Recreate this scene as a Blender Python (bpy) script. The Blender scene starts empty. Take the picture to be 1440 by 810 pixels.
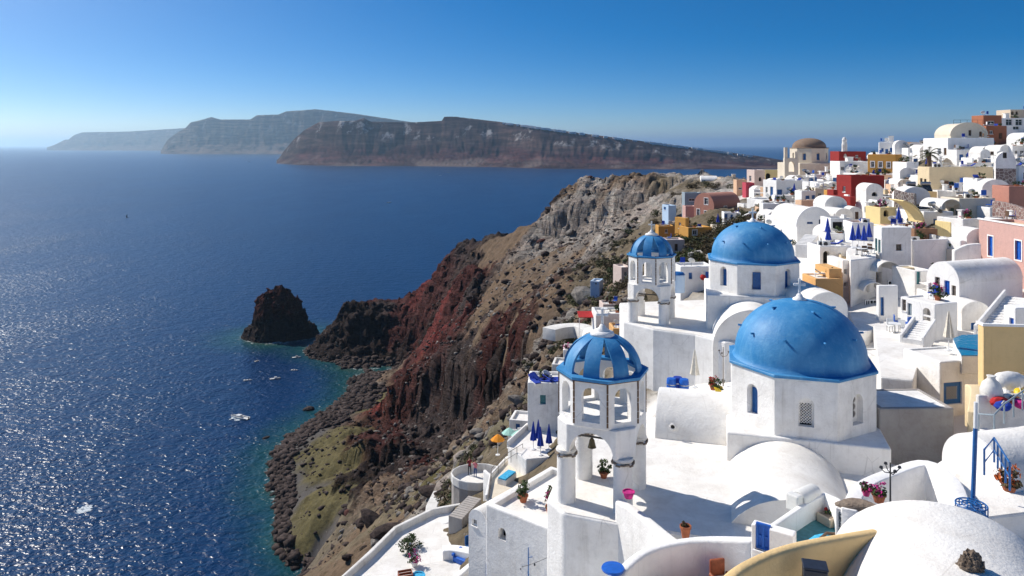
import bpy, bmesh, math, random
import numpy as np
from mathutils import Vector, Matrix

scene = bpy.context.scene
COL = scene.collection
R = math.radians

# ------------------------------------------------------------------ camera, sky, sun, exposure
CAM_Z = 110.0          # metres above the sea, from the distance of the horizon, the islet and the far islands
FPX = 1050.0           # focal length in pixels of the 1440 px wide photograph
U0, V0 = 720.0, 204.0  # principal column, horizon row
cam_data = bpy.data.cameras.new('camera')
cam = bpy.data.objects.new('camera', cam_data)
COL.objects.link(cam)
cam.location = (0, 0, CAM_Z)
cam.rotation_euler = (R(90), 0, 0)
cam_data.sensor_width = 36.0
cam_data.lens = 36.0 * FPX / 1440.0
cam_data.shift_y = -(405.0 - V0) / 1440.0
cam_data.clip_start = 0.3
cam_data.clip_end = 200000.0
scene.camera = cam

SUN_AZ = -58.0         # degrees from the viewing axis (negative: left)
SUN_EL = 40.0
world = bpy.data.worlds.new('World')
scene.world = world
world.use_nodes = True
wn, wl = world.node_tree.nodes, world.node_tree.links
for n in list(wn):
    wn.remove(n)
w_out = wn.new('ShaderNodeOutputWorld')
w_bg = wn.new('ShaderNodeBackground')
w_sky = wn.new('ShaderNodeTexSky')
w_sky.sky_type = 'NISHITA'
w_sky.sun_disc = False
w_sky.sun_elevation = R(SUN_EL)
w_sky.sun_rotation = R(SUN_AZ)
w_sky.altitude = 2500.0
w_sky.air_density = 1.3
w_sky.dust_density = 5.0
w_sky.ozone_density = 4.0
w_hs = wn.new('ShaderNodeHueSaturation')
w_hs.inputs['Saturation'].default_value = 1.50
w_hs.inputs['Value'].default_value = 0.70
# the whole sky is read steeper and deeper, as through a polarising filter
w_tc = wn.new('ShaderNodeTexCoord')
w_vm = wn.new('ShaderNodeVectorMath')
w_vm.operation = 'MULTIPLY'
w_vm.inputs[1].default_value = (1, 1, 2.3)
w_nm = wn.new('ShaderNodeVectorMath')
w_nm.operation = 'NORMALIZE'
wl.new(w_tc.outputs['Generated'], w_vm.inputs[0])
wl.new(w_vm.outputs[0], w_nm.inputs[0])
wl.new(w_nm.outputs[0], w_sky.inputs['Vector'])
wl.new(w_sky.outputs[0], w_hs.inputs['Color'])
wl.new(w_hs.outputs[0], w_bg.inputs['Color'])
w_bg.inputs['Strength'].default_value = 0.085
wl.new(w_bg.outputs[0], w_out.inputs['Surface'])

sun_data = bpy.data.lights.new('sun', 'SUN')
sun_data.energy = 2.95
sun_data.angle = R(0.53)
sun_data.color = (1.0, 0.94, 0.85)
sun = bpy.data.objects.new('sun', sun_data)
COL.objects.link(sun)
_sd = Vector((math.sin(R(SUN_AZ)) * math.cos(R(SUN_EL)), math.cos(R(SUN_AZ)) * math.cos(R(SUN_EL)), math.sin(R(SUN_EL))))
sun.rotation_euler = _sd.to_track_quat('Z', 'Y').to_euler()

scene.view_settings.view_transform = 'Standard'
scene.view_settings.look = 'None'
scene.view_settings.exposure = 0.92
scene.view_settings.gamma = 1.0
scene.view_settings.use_curve_mapping = False
scene.render.engine = 'CYCLES'
scene.cycles.use_denoising = True
scene.cycles.max_bounces = 10
scene.cycles.diffuse_bounces = 8
scene.cycles.glossy_bounces = 3
scene.cycles.transmission_bounces = 3
scene.cycles.volume_bounces = 2
scene.cycles.sample_clamp_indirect = 6.0
scene.cycles.caustics_reflective = False
scene.cycles.caustics_refractive = False
random.seed(7)
RNG = np.random.default_rng(7)


def P(u, v, d):
    """Point at depth d (metres along the view axis) seen at photo pixel (u, v)."""
    return Vector(((u - U0) / FPX * d, d, CAM_Z - (v - V0) / FPX * d))
# ------------------------------------------------------------------ materials
MATS = {}


def new_mat(name):
    m = bpy.data.materials.new(name)
    m.use_nodes = True
    nt = m.node_tree
    for n in list(nt.nodes):
        nt.nodes.remove(n)
    out = nt.nodes.new('ShaderNodeOutputMaterial')
    bs = nt.nodes.new('ShaderNodeBsdfPrincipled')
    nt.links.new(bs.outputs[0], out.inputs[0])
    MATS[name] = m
    return m, nt, bs


def node(nt, typ, **kw):
    n = nt.nodes.new(typ)
    for k, v in kw.items():
        if k.startswith('i_'):
            n.inputs[k[2:].replace('_', ' ')].default_value = v
        else:
            setattr(n, k, v)
    return n


def wpos(nt, scale=(1, 1, 1)):
    g = nt.nodes.new('ShaderNodeNewGeometry')
    m = nt.nodes.new('ShaderNodeMapping')
    m.inputs['Scale'].default_value = scale
    nt.links.new(g.outputs['Position'], m.inputs['Vector'])
    return m.outputs[0]


def noise(nt, vec, scale, detail=4, rough=0.55, dist=0.0):
    n = node(nt, 'ShaderNodeTexNoise')
    n.inputs['Scale'].default_value = scale
    n.inputs['Detail'].default_value = detail
    n.inputs['Roughness'].default_value = rough
    n.inputs['Distortion'].default_value = dist
    nt.links.new(vec, n.inputs['Vector'])
    return n.outputs['Fac']


def ramp(nt, fac, stops):
    r = nt.nodes.new('ShaderNodeValToRGB')
    el = r.color_ramp.elements
    while len(el) < len(stops):
        el.new(0.5)
    for e, (p, c) in zip(el, stops):
        e.position = p
        e.color = (c[0], c[1], c[2], 1) if len(c) == 3 else c
    nt.links.new(fac, r.inputs[0])
    return r.outputs[0]


def mixc(nt, fac, a, b, mode='MIX'):
    m = nt.nodes.new('ShaderNodeMix')
    m.data_type = 'RGBA'
    m.blend_type = mode
    for sock, val in ((m.inputs[0], fac), (m.inputs[6], a), (m.inputs[7], b)):
        if isinstance(val, (int, float)):
            sock.default_value = val
        elif isinstance(val, (tuple, list)):
            sock.default_value = (val[0], val[1], val[2], 1)
        else:
            nt.links.new(val, sock)
    return m.outputs[2]


def math_n(nt, op, a, b=None, clamp=False):
    m = nt.nodes.new('ShaderNodeMath')
    m.operation = op
    m.use_clamp = clamp
    for i, val in enumerate((a, b)):
        if val is None:
            continue
        if isinstance(val, (int, float)):
            m.inputs[i].default_value = val
        else:
            nt.links.new(val, m.inputs[i])
    return m.outputs[0]


def bump(nt, bs, height, strength=0.3, dist=0.05):
    b = nt.nodes.new('ShaderNodeBump')
    b.inputs['Strength'].default_value = strength
    b.inputs['Distance'].default_value = dist
    nt.links.new(height, b.inputs['Height'])
    nt.links.new(b.outputs[0], bs.inputs['Normal'])


def plaster(name, col, stain, amt=0.35, rough=0.9, streak=0.35, bstr=0.35):
    """Lime-washed or painted render: blotches, rain streaks, fine trowel relief."""
    m, nt, bs = new_mat(name)
    p = wpos(nt)
    blot = noise(nt, p, 0.55, 6, 0.6, 0.4)
    blot = ramp(nt, blot, [(0.42, (0, 0, 0)), (0.72, (1, 1, 1))])
    fine = noise(nt, p, 3.2, 5, 0.65)
    fine = ramp(nt, fine, [(0.50, (0, 0, 0)), (0.78, (1, 1, 1))])
    st = noise(nt, wpos(nt, (2.6, 2.6, 0.22)), 1.0, 5, 0.6)
    st = ramp(nt, st, [(0.52, (0, 0, 0)), (0.80, (1, 1, 1))])
    a = math_n(nt, 'MULTIPLY', blot, amt)
    b = math_n(nt, 'MULTIPLY', fine, amt * 0.6)
    c = math_n(nt, 'MULTIPLY', st, amt * streak)
    f = math_n(nt, 'ADD', math_n(nt, 'ADD', a, b), c, True)
    colr = mixc(nt, f, col, stain)
    big = noise(nt, p, 0.13, 2)
    dark = (col[0] * 0.93, col[1] * 0.93, col[2] * 0.92)
    colr = mixc(nt, math_n(nt, 'MULTIPLY', big, 0.25), colr, dark)
    # damp patches and sharp drip lines
    pt = ramp(nt, noise(nt, p, 0.24, 8, 0.72, 0.3), [(0.56, (0, 0, 0)), (0.66, (1, 1, 1))])
    dr = ramp(nt, noise(nt, wpos(nt, (5.0, 5.0, 0.12)), 1.0, 3, 0.6), [(0.60, (0, 0, 0)), (0.72, (1, 1, 1))])
    drg = ramp(nt, noise(nt, p, 0.5, 3), [(0.46, (0, 0, 0)), (0.6, (1, 1, 1))])
    wear = math_n(nt, 'ADD', math_n(nt, 'MULTIPLY', pt, 0.30), math_n(nt, 'MULTIPLY', math_n(nt, 'MULTIPLY', dr, drg), 0.45 if streak > 0 else 0.0), True)
    colr = mixc(nt, math_n(nt, 'MULTIPLY', wear, min(1.0, amt * 1.6)), colr, (stain[0] * 0.82, stain[1] * 0.80, stain[2] * 0.78))
    # hairline cracks and flaked spots
    vor = node(nt, 'ShaderNodeTexVoronoi', feature='DISTANCE_TO_EDGE')
    vor.inputs['Scale'].default_value = 0.55
    nt.links.new(wpos(nt, (1, 1, 0.8)), vor.inputs['Vector'])
    crack = ramp(nt, vor.outputs['Distance'], [(0.0, (1, 1, 1)), (0.012, (0, 0, 0))])
    gate = ramp(nt, noise(nt, p, 0.4, 2), [(0.52, (0, 0, 0)), (0.62, (1, 1, 1))])
    ck = math_n(nt, 'MULTIPLY', math_n(nt, 'MULTIPLY', crack, gate), 0.35)
    colr = mixc(nt, ck, colr, (stain[0] * 0.6, stain[1] * 0.6, stain[2] * 0.6))
    nt.links.new(colr, bs.inputs['Base Color'])
    bs.inputs['Roughness'].default_value = rough
    bs.inputs['Specular IOR Level'].default_value = 0.2
    h = math_n(nt, 'ADD', math_n(nt, 'MULTIPLY', noise(nt, p, 1.3, 4), 2.0), noise(nt, p, 9.0, 3))
    bump(nt, bs, h, bstr, 0.06)
    return m


def simple(name, col, rough=0.6, var=0.15, scale=6.0, metal=0.0, spec=0.4, bstr=0.0):
    m, nt, bs = new_mat(name)
    p = wpos(nt)
    n = noise(nt, p, scale, 4)
    d = tuple(c * (1 - var) for c in col)
    l = tuple(min(1, c * (1 + var)) for c in col)
    nt.links.new(ramp(nt, n, [(0.3, d), (0.7, l)]), bs.inputs['Base Color'])
    bs.inputs['Roughness'].default_value = rough
    bs.inputs['Metallic'].default_value = metal
    bs.inputs['Specular IOR Level'].default_value = spec
    if bstr:
        bump(nt, bs, noise(nt, p, scale * 2, 4), bstr, 0.03)
    return m


plaster('white', (0.90, 0.88, 0.845), (0.54, 0.51, 0.47), 0.50, streak=0.8)
plaster('white_clean', (0.91, 0.895, 0.87), (0.62, 0.60, 0.57), 0.36, streak=0.7)
plaster('white_worn', (0.78, 0.76, 0.72), (0.46, 0.42, 0.37), 0.50, streak=0.7)
plaster('roof_white', (0.84, 0.815, 0.77), (0.56, 0.51, 0.45), 0.55, streak=0.0)
plaster('cream', (0.74, 0.66, 0.53), (0.52, 0.43, 0.32), 0.3)
plaster('beige', (0.60, 0.49, 0.37), (0.42, 0.33, 0.24), 0.35)
plaster('sand', (0.76, 0.62, 0.40), (0.45, 0.36, 0.25), 0.35)
plaster('yellow', (0.80, 0.57, 0.28), (0.52, 0.36, 0.17), 0.3)
plaster('pale_yellow', (0.78, 0.62, 0.30), (0.60, 0.45, 0.25), 0.3)
plaster('ochre', (0.60, 0.31, 0.075), (0.42, 0.23, 0.09), 0.35)
plaster('orange', (0.70, 0.40, 0.16), (0.50, 0.30, 0.15), 0.3)
plaster('peach', (0.70, 0.46, 0.30), (0.52, 0.36, 0.26), 0.3)
plaster('terracotta', (0.40, 0.155, 0.085), (0.28, 0.12, 0.08), 0.35)
plaster('dark_red', (0.30, 0.032, 0.028), (0.17, 0.03, 0.03), 0.35)
plaster('crimson', (0.50, 0.07, 0.10), (0.33, 0.07, 0.09), 0.3)
plaster('pink', (0.60, 0.37, 0.32), (0.44, 0.29, 0.26), 0.45, streak=0.9)
plaster('rose', (0.47, 0.22, 0.165), (0.34, 0.17, 0.13), 0.4)
plaster('pale_pink', (0.66, 0.53, 0.47), (0.50, 0.40, 0.36), 0.35)
plaster('pale_blue', (0.48, 0.62, 0.78), (0.36, 0.47, 0.60), 0.3)
plaster('grey_blue', (0.30, 0.36, 0.40), (0.22, 0.26, 0.29), 0.3)
plaster('tan_eroded', (0.42, 0.29, 0.18), (0.62, 0.55, 0.47), 0.55)
plaster('brown_wall', (0.30, 0.16, 0.09), (0.22, 0.13, 0.09), 0.35)
plaster('grey_cement', (0.42, 0.39, 0.36), (0.26, 0.22, 0.20), 0.55)
plaster('brown_dome', (0.23, 0.155, 0.11), (0.33, 0.26, 0.20), 0.45)
plaster('blue_dome', (0.030, 0.215, 0.47), (0.16, 0.40, 0.63), 0.50, rough=0.55, streak=1.2, bstr=0.22)
MATS['blue_dome'].node_tree.nodes['Principled BSDF'].inputs['Specular IOR Level'].default_value = 0.35
simple('blue_paint', (0.018, 0.115, 0.34), 0.4, 0.2)
simple('blue_bright', (0.015, 0.12, 0.52), 0.45, 0.15)
simple('blue_cloth', (0.012, 0.045, 0.34), 0.9, 0.25)
simple('teal_paint', (0.06, 0.22, 0.24), 0.5, 0.2)
simple('green_paint', (0.13, 0.21, 0.16), 0.5, 0.2)
simple('brown_wood', (0.12, 0.065, 0.035), 0.6, 0.25)
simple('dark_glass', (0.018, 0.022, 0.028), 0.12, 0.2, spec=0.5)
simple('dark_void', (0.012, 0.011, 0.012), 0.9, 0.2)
simple('white_paint', (0.78, 0.78, 0.77), 0.5, 0.04)
simple('white_plastic', (0.76, 0.75, 0.71), 0.38, 0.06)
simple('steel', (0.45, 0.45, 0.44), 0.35, 0.1, metal=0.9)
simple('dark_metal', (0.045, 0.045, 0.048), 0.5, 0.2, metal=0.3)
simple('grey_wood', (0.24, 0.20, 0.17), 0.85, 0.25)
simple('terracotta_pot', (0.36, 0.115, 0.05), 0.8, 0.2)
simple('magenta_flower', (0.50, 0.02, 0.20), 0.8, 0.4)
simple('orange_flower', (0.55, 0.12, 0.02), 0.8, 0.4)
simple('red_cloth', (0.42, 0.02, 0.02), 0.9, 0.2)
simple('pink_plastic', (0.65, 0.04, 0.22), 0.4, 0.1)
simple('aqua_cloth', (0.05, 0.38, 0.62), 0.9, 0.3)
simple('mint_cloth', (0.35, 0.60, 0.52), 0.9, 0.2)
simple('orange_cloth', (0.75, 0.27, 0.02), 0.9, 0.15)
simple('cream_cloth', (0.72, 0.66, 0.55), 0.9, 0.15)
simple('navy_box', (0.02, 0.025, 0.04), 0.5, 0.3)
simple('leather', (0.28, 0.075, 0.03), 0.6, 0.3)
simple('yellow_plastic', (0.75, 0.52, 0.02), 0.5, 0.1)
simple('basket', (0.40, 0.31, 0.16), 0.9, 0.3, 20)
simple('bronze', (0.10, 0.085, 0.05), 0.45, 0.3, metal=0.7)


def foliage(name, a, b, c):
    m, nt, bs = new_mat(name)
    oi = node(nt, 'ShaderNodeNewGeometry')
    n = noise(nt, wpos(nt), 2.2, 4)
    r = ramp(nt, n, [(0.25, a), (0.5, b), (0.78, c)])
    rr = mixc(nt, math_n(nt, 'MULTIPLY', oi.outputs['Random Per Island'], 0.55), r, tuple(x * 0.5 for x in a))
    nt.links.new(rr, bs.inputs['Base Color'])
    bs.inputs['Roughness'].default_value = 0.75
    bs.inputs['Specular IOR Level'].default_value = 0.2
    return m


foliage('leaf_olive', (0.050, 0.055, 0.020), (0.085, 0.085, 0.032), (0.13, 0.115, 0.05))
foliage('leaf_green', (0.035, 0.060, 0.020), (0.060, 0.090, 0.030), (0.10, 0.12, 0.045))
foliage('leaf_brown', (0.070, 0.052, 0.026), (0.105, 0.080, 0.040), (0.15, 0.115, 0.06))
foliage('leaf_palm', (0.045, 0.055, 0.022), (0.075, 0.080, 0.034), (0.12, 0.105, 0.05))


def rock(name, a, b, c, scale=0.9, bstr=0.9, bd=0.25):
    m, nt, bs = new_mat(name)
    p = wpos(nt)
    n = noise(nt, p, scale, 8, 0.65, 0.5)
    col = ramp(nt, n, [(0.28, a), (0.5, b), (0.74, c)])
    nt.links.new(col, bs.inputs['Base Color'])
    bs.inputs['Roughness'].default_value = 0.92
    bs.inputs['Specular IOR Level'].default_value = 0.15
    bump(nt, bs, noise(nt, p, scale * 2.5, 8, 0.7), bstr, bd)
    return m


rock('rock_dark', (0.020, 0.015, 0.014), (0.050, 0.036, 0.032), (0.12, 0.085, 0.072))
rock('rock_red', (0.040, 0.016, 0.014), (0.085, 0.032, 0.026), (0.14, 0.075, 0.058))
rock('rock_grey', (0.10, 0.09, 0.08), (0.20, 0.18, 0.16), (0.34, 0.30, 0.26))
rock('rock_tan', (0.16, 0.12, 0.09), (0.28, 0.22, 0.17), (0.42, 0.35, 0.28))


def stone_wall_mat(name, mortar, a, b, scale=2.6):
    m, nt, bs = new_mat(name)
    p = wpos(nt)
    v = node(nt, 'ShaderNodeTexVoronoi', feature='DISTANCE_TO_EDGE')
    v.inputs['Scale'].default_value = scale
    v2 = node(nt, 'ShaderNodeTexVoronoi')
    v2.inputs['Scale'].default_value = scale
    for q in (v, v2):
        nt.links.new(p, q.inputs['Vector'])
    f = ramp(nt, v.outputs['Distance'], [(0.03, (0, 0, 0)), (0.10, (1, 1, 1))])
    sep = node(nt, 'ShaderNodeSeparateColor')
    nt.links.new(v2.outputs['Color'], sep.inputs[0])
    st = mixc(nt, sep.outputs[0], a, b)
    nt.links.new(mixc(nt, f, mortar, st), bs.inputs['Base Color'])
    bs.inputs['Roughness'].default_value = 0.95
    bump(nt, bs, f, 0.8, 0.05)
    return m


stone_wall_mat('rubble', (0.50, 0.46, 0.41), (0.16, 0.11, 0.10), (0.34, 0.27, 0.23))
stone_wall_mat('rubble_red', (0.45, 0.38, 0.34), (0.17, 0.08, 0.07), (0.30, 0.20, 0.17))


def water_mat(name, col, rough=0.08, sc=3.0):
    m, nt, bs = new_mat(name)
    bs.inputs['Base Color'].default_value = (*col, 1)
    bs.inputs['Roughness'].default_value = rough
    bs.inputs['IOR'].default_value = 1.33
    bump(nt, bs, noise(nt, wpos(nt), sc, 3), 0.25, 0.1)
    return m


water_mat('pool_water', (0.01, 0.20, 0.36))


# ------------------------------------------------------------------ mesh building
class MB:
    """Collects shapes; build() links them as one mesh object."""

    def __init__(self):
        self.v, self.f = [], []

    def add(self, verts, faces):
        o = len(self.v)
        self.v.extend([tuple(p) for p in verts])
        self.f.extend([tuple(i + o for i in f) for f in faces])
        return self

    def box(self, x0, x1, y0, y1, z0, z1):
        vs = [(x0, y0, z0), (x1, y0, z0), (x1, y1, z0), (x0, y1, z0), (x0, y0, z1), (x1, y0, z1), (x1, y1, z1), (x0, y1, z1)]
        return self.add(vs, [(3, 2, 1, 0), (4, 5, 6, 7), (0, 1, 5, 4), (1, 2, 6, 5), (2, 3, 7, 6), (3, 0, 4, 7)])

    def obox(self, c, size, rz=0.0, rx=0.0, ry=0.0):
        m = Matrix.Rotation(rz, 3, 'Z') @ Matrix.Rotation(ry, 3, 'Y') @ Matrix.Rotation(rx, 3, 'X')
        sx, sy, sz = (s / 2 for s in size)
        vs = [Vector(c) + m @ Vector(p) for p in ((-sx, -sy, -sz), (sx, -sy, -sz), (sx, sy, -sz), (-sx, sy, -sz), (-sx, -sy, sz), (sx, -sy, sz), (sx, sy, sz), (-sx, sy, sz))]
        return self.add(vs, [(3, 2, 1, 0), (4, 5, 6, 7), (0, 1, 5, 4), (1, 2, 6, 5), (2, 3, 7, 6), (3, 0, 4, 7)])

    def prism(self, prof, fn, cap=True):
        """prof: list of 2-D points (counter-clockwise seen from the front); fn(a, b, t) -> 3-D with t in {0, 1}."""
        n = len(prof)
        vs = [fn(a, b, 0) for a, b in prof] + [fn(a, b, 1) for a, b in prof]
        fs = [(i, n + i, n + (i + 1) % n, (i + 1) % n) for i in range(n)]
        if cap:
            fs += [tuple(range(n)), tuple(range(2 * n - 1, n - 1, -1))]
        return self.add(vs, fs)

    def zprism(self, poly, z0, z1):
        n = len(poly)
        vs = [(x, y, z0) for x, y in poly] + [(x, y, z1) for x, y in poly]
        fs = [(i, (i + 1) % n, n + (i + 1) % n, n + i) for i in range(n)]
        fs += [tuple(range(n - 1, -1, -1)), tuple(range(n, 2 * n))]
        return self.add(vs, fs)

    def lathe(self, prof, n=16, c=(0, 0, 0), a0=0.0, a1=2 * math.pi, cap=True):
        full = abs(a1 - a0 - 2 * math.pi) < 1e-6
        m = n if full else n + 1
        vs, fs = [], []
        for r, z in prof:
            for i in range(m):
                a = a0 + (a1 - a0) * i / n
                vs.append((c[0] + r * math.cos(a), c[1] + r * math.sin(a), c[2] + z))
        for j in range(len(prof) - 1):
            for i in range(n):
                k = (i + 1) % m
                fs.append((j * m + i, j * m + k, (j + 1) * m + k, (j + 1) * m + i))
        if cap and full:
            if prof[0][0] > 1e-4:
                fs.append(tuple(range(m - 1, -1, -1)))
            if prof[-1][0] > 1e-4:
                b = (len(prof) - 1) * m
                fs.append(tuple(range(b, b + m)))
        return self.add(vs, fs)

    def tube(self, pts, r, n=6):
        pts = [Vector(p) for p in pts]
        vs, fs = [], []
        for i, p in enumerate(pts):
            t = (pts[min(i + 1, len(pts) - 1)] - pts[max(i - 1, 0)]).normalized()
            a = t.orthogonal().normalized() if abs(t.z) > 0.9 else t.cross(Vector((0, 0, 1))).normalized()
            b = t.cross(a)
            rr = r[i] if isinstance(r, (list, tuple)) else r
            for k in range(n):
                w = 2 * math.pi * k / n
                vs.append(p + (a * math.cos(w) + b * math.sin(w)) * rr)
        for i in range(len(pts) - 1):
            for k in range(n):
                q = (k + 1) % n
                fs.append((i * n + k, i * n + q, (i + 1) * n + q, (i + 1) * n + k))
        fs.append(tuple(range(n - 1, -1, -1)))
        e = (len(pts) - 1) * n
        fs.append(tuple(range(e, e + n)))
        return self.add(vs, fs)

    def path_wall(self, pts, t, z0, ztops):
        """A wall following plan points; z0 may be a list; ztops a list of heights."""
        n = len(pts)
        z0s = z0 if isinstance(z0, (list, tuple)) else [z0] * n
        vs, fs = [], []
        for i in range(n):
            a = Vector(pts[max(i - 1, 0)][:2])
            b = Vector(pts[min(i + 1, n - 1)][:2])
            dvec = (b - a).normalized()
            nn = Vector((-dvec.y, dvec.x)) * t / 2
            p = Vector(pts[i][:2])
            vs += [(p.x - nn.x, p.y - nn.y, z0s[i]), (p.x + nn.x, p.y + nn.y, z0s[i]), (p.x + nn.x, p.y + nn.y, ztops[i]), (p.x - nn.x, p.y - nn.y, ztops[i])]
        for i in range(n - 1):
            o, q = 4 * i, 4 * i + 4
            for k in range(4):
                kk = (k + 1) % 4
                fs.append((o + k, q + k, q + kk, o + kk))
        fs.append((0, 1, 2, 3))
        e = 4 * (n - 1)
        fs.append((e + 3, e + 2, e + 1, e))
        return self.add(vs, fs)

    def blob(self, c, r, seed=0, rough=0.3, sub=2, flat=1.0):
        bm = bmesh.new()
        bmesh.ops.create_icosphere(bm, subdivisions=sub, radius=1.0)
        rs = random.Random(seed)
        dirs = [(Vector((rs.gauss(0, 1), rs.gauss(0, 1), rs.gauss(0, 1))).normalized(), rs.uniform(-1, 1)) for _ in range(9)]
        rr = r if isinstance(r, (tuple, list)) else (r, r, r * flat)
        for v in bm.verts:
            k = 1.0
            for dd, w in dirs:
                k += rough * w * max(0.0, v.co.dot(dd)) ** 3
            v.co = Vector((v.co.x * rr[0], v.co.y * rr[1], v.co.z * rr[2])) * k
        vs = [Vector(c) + v.co for v in bm.verts]
        fs = [tuple(v.index for v in f.verts) for f in bm.faces]
        bm.free()
        return self.add(vs, fs)

    def mesh(self, name, bev=0.0, seg=2, smooth=False, recalc=True):
        me = bpy.data.meshes.new(name)
        me.from_pydata(self.v, [], self.f)
        bm = bmesh.new()
        bm.from_mesh(me)
        if recalc:
            bmesh.ops.recalc_face_normals(bm, faces=bm.faces)
        if bev > 0:
            es = [e for e in bm.edges if len(e.link_faces) == 2 and e.calc_face_angle(0) > R(28)]
            bmesh.ops.bevel(bm, geom=es, offset=bev, segments=seg, affect='EDGES', profile=0.5, clamp_overlap=True)
        bm.to_mesh(me)
        bm.free()
        if smooth:
            me.shade_smooth()
        return me

    def build(self, name, mat, parent=None, bev=0.0, seg=2, smooth=False):
        return link(name, self.mesh(name, bev, seg, smooth), mat, parent)


def link(name, me, mat=None, parent=None):
    o = bpy.data.objects.new(name, me)
    COL.objects.link(o)
    if mat is not None:
        me.materials.clear()
        me.materials.append(MATS[mat] if isinstance(mat, str) else mat)
    if parent is not None:
        o.parent = parent
    return o


def smooth_by_angle(me, deg=40):
    bm = bmesh.new()
    bm.from_mesh(me)
    for f in bm.faces:
        f.smooth = True
    for e in bm.edges:
        if len(e.link_faces) != 2 or e.calc_face_angle(0) > R(deg):
            e.smooth = False
    bm.to_mesh(me)
    bm.free()


def tag(o, label=None, cat=None, group=None, kind=None):
    if label:
        o['label'] = label
    if cat:
        o['category'] = cat
    if group:
        o['group'] = group
    if kind:
        o['kind'] = kind
    return o


def thing(name, label, cat, loc=(0, 0, 0), rz=0.0, group=None):
    o = bpy.data.objects.new(name, None)
    o.empty_display_size = 0.3
    COL.objects.link(o)
    o.location = loc
    o.rotation_euler = (0, 0, rz)
    return tag(o, label, cat, group, 'thing')


def copy_tree(o, parent=None):
    c = o.copy()
    COL.objects.link(c)
    c.parent = parent
    for ch in list(o.children):
        copy_tree(ch, c)
    return c


CUTS = []      # (body object, cutter object): carved together at the end


def carve(body, mb):
    if not mb.v:
        return
    cu = link('cutter_tmp', mb.mesh('cutter_tmp'), None, body.parent)
    m = body.modifiers.new('cut', 'BOOLEAN')
    m.operation = 'DIFFERENCE'
    m.solver = 'EXACT'
    m.object = cu
    CUTS.append((body, cu))


def carve_all():
    dg = bpy.context.evaluated_depsgraph_get()
    dg.update()
    new = []
    for body, cu in CUTS:
        me = bpy.data.meshes.new_from_object(body.evaluated_get(dg))
        new.append((body, cu, me))
    for body, cu, me in new:
        body.modifiers.clear()
        body.data = me
        if body.get('_sm'):
            smooth_by_angle(me, 38)
    for body, cu, me in new:
        bpy.data.objects.remove(cu)
    CUTS.clear()


# ------------------------------------------------------------------ numpy noise
_perm = np.random.default_rng(11).permutation(512)
_perm = np.concatenate([_perm, _perm])
_ga = np.random.default_rng(12).uniform(0, 2 * math.pi, 512)


def gnoise(x, y):
    xi, yi = np.floor(x).astype(int), np.floor(y).astype(int)
    xf, yf = x - xi, y - yi
    u = xf * xf * xf * (xf * (xf * 6 - 15) + 10)
    v = yf * yf * yf * (yf * (yf * 6 - 15) + 10)

    def g(ix, iy, dx, dy):
        a = _ga[_perm[(_perm[ix & 511] + iy) & 511]]
        return np.cos(a) * dx + np.sin(a) * dy
    n00, n10 = g(xi, yi, xf, yf), g(xi + 1, yi, xf - 1, yf)
    n01, n11 = g(xi, yi + 1, xf, yf - 1), g(xi + 1, yi + 1, xf - 1, yf - 1)
    a, b = n00 + u * (n10 - n00), n01 + u * (n11 - n01)
    return (a + v * (b - a)) * 1.4


def fbm(x, y, octv=5, gain=0.5, lac=2.03):
    s, a, t = 0.0, 1.0, 0.0
    for k in range(octv):
        s = s + a * gnoise(x + 17.3 * k, y - 9.1 * k)
        t += a
        a *= gain
        x, y = x * lac, y * lac
    return s / t


def ridged(x, y, octv=5, gain=0.55):
    s, a, t = 0.0, 1.0, 0.0
    for k in range(octv):
        s = s + a * (1 - np.abs(gnoise(x + 31.7 * k, y + 5.9 * k)) * 2)
        t += a
        a *= gain
        x, y = x * 2.05, y * 2.05
    return s / t
# ------------------------------------------------------------------ the cliff and the ground of the village: one sheet
CLS = {'R': (0.088, 0.034, 0.031), 'B': (0.150, 0.105, 0.070), 'O': (0.115, 0.098, 0.045), 'G': (0.34, 0.32, 0.295),
       'K': (0.045, 0.034, 0.032), 'W': (0.74, 0.71, 0.66), 'T': (0.24, 0.185, 0.135), 'S': (0.085, 0.078, 0.075),
       'M': (0.075, 0.060, 0.058), 'L': (0.47, 0.44, 0.40), 'V': (0.155, 0.125, 0.085), 'C': (0.165, 0.042, 0.038)}
AMP = {'R': 1.0, 'B': 0.40, 'O': 0.42, 'G': 0.9, 'K': 1.15, 'W': 0.0, 'T': 0.8, 'S': 0.12, 'M': 1.0, 'L': 0.8, 'V': 0.42, 'C': 0.8}
TP = []      # x, y, z, class


def tp(u, v, d, c):
    p = P(u, v, d)
    TP.append((p.x, p.y, p.z, c))


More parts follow.
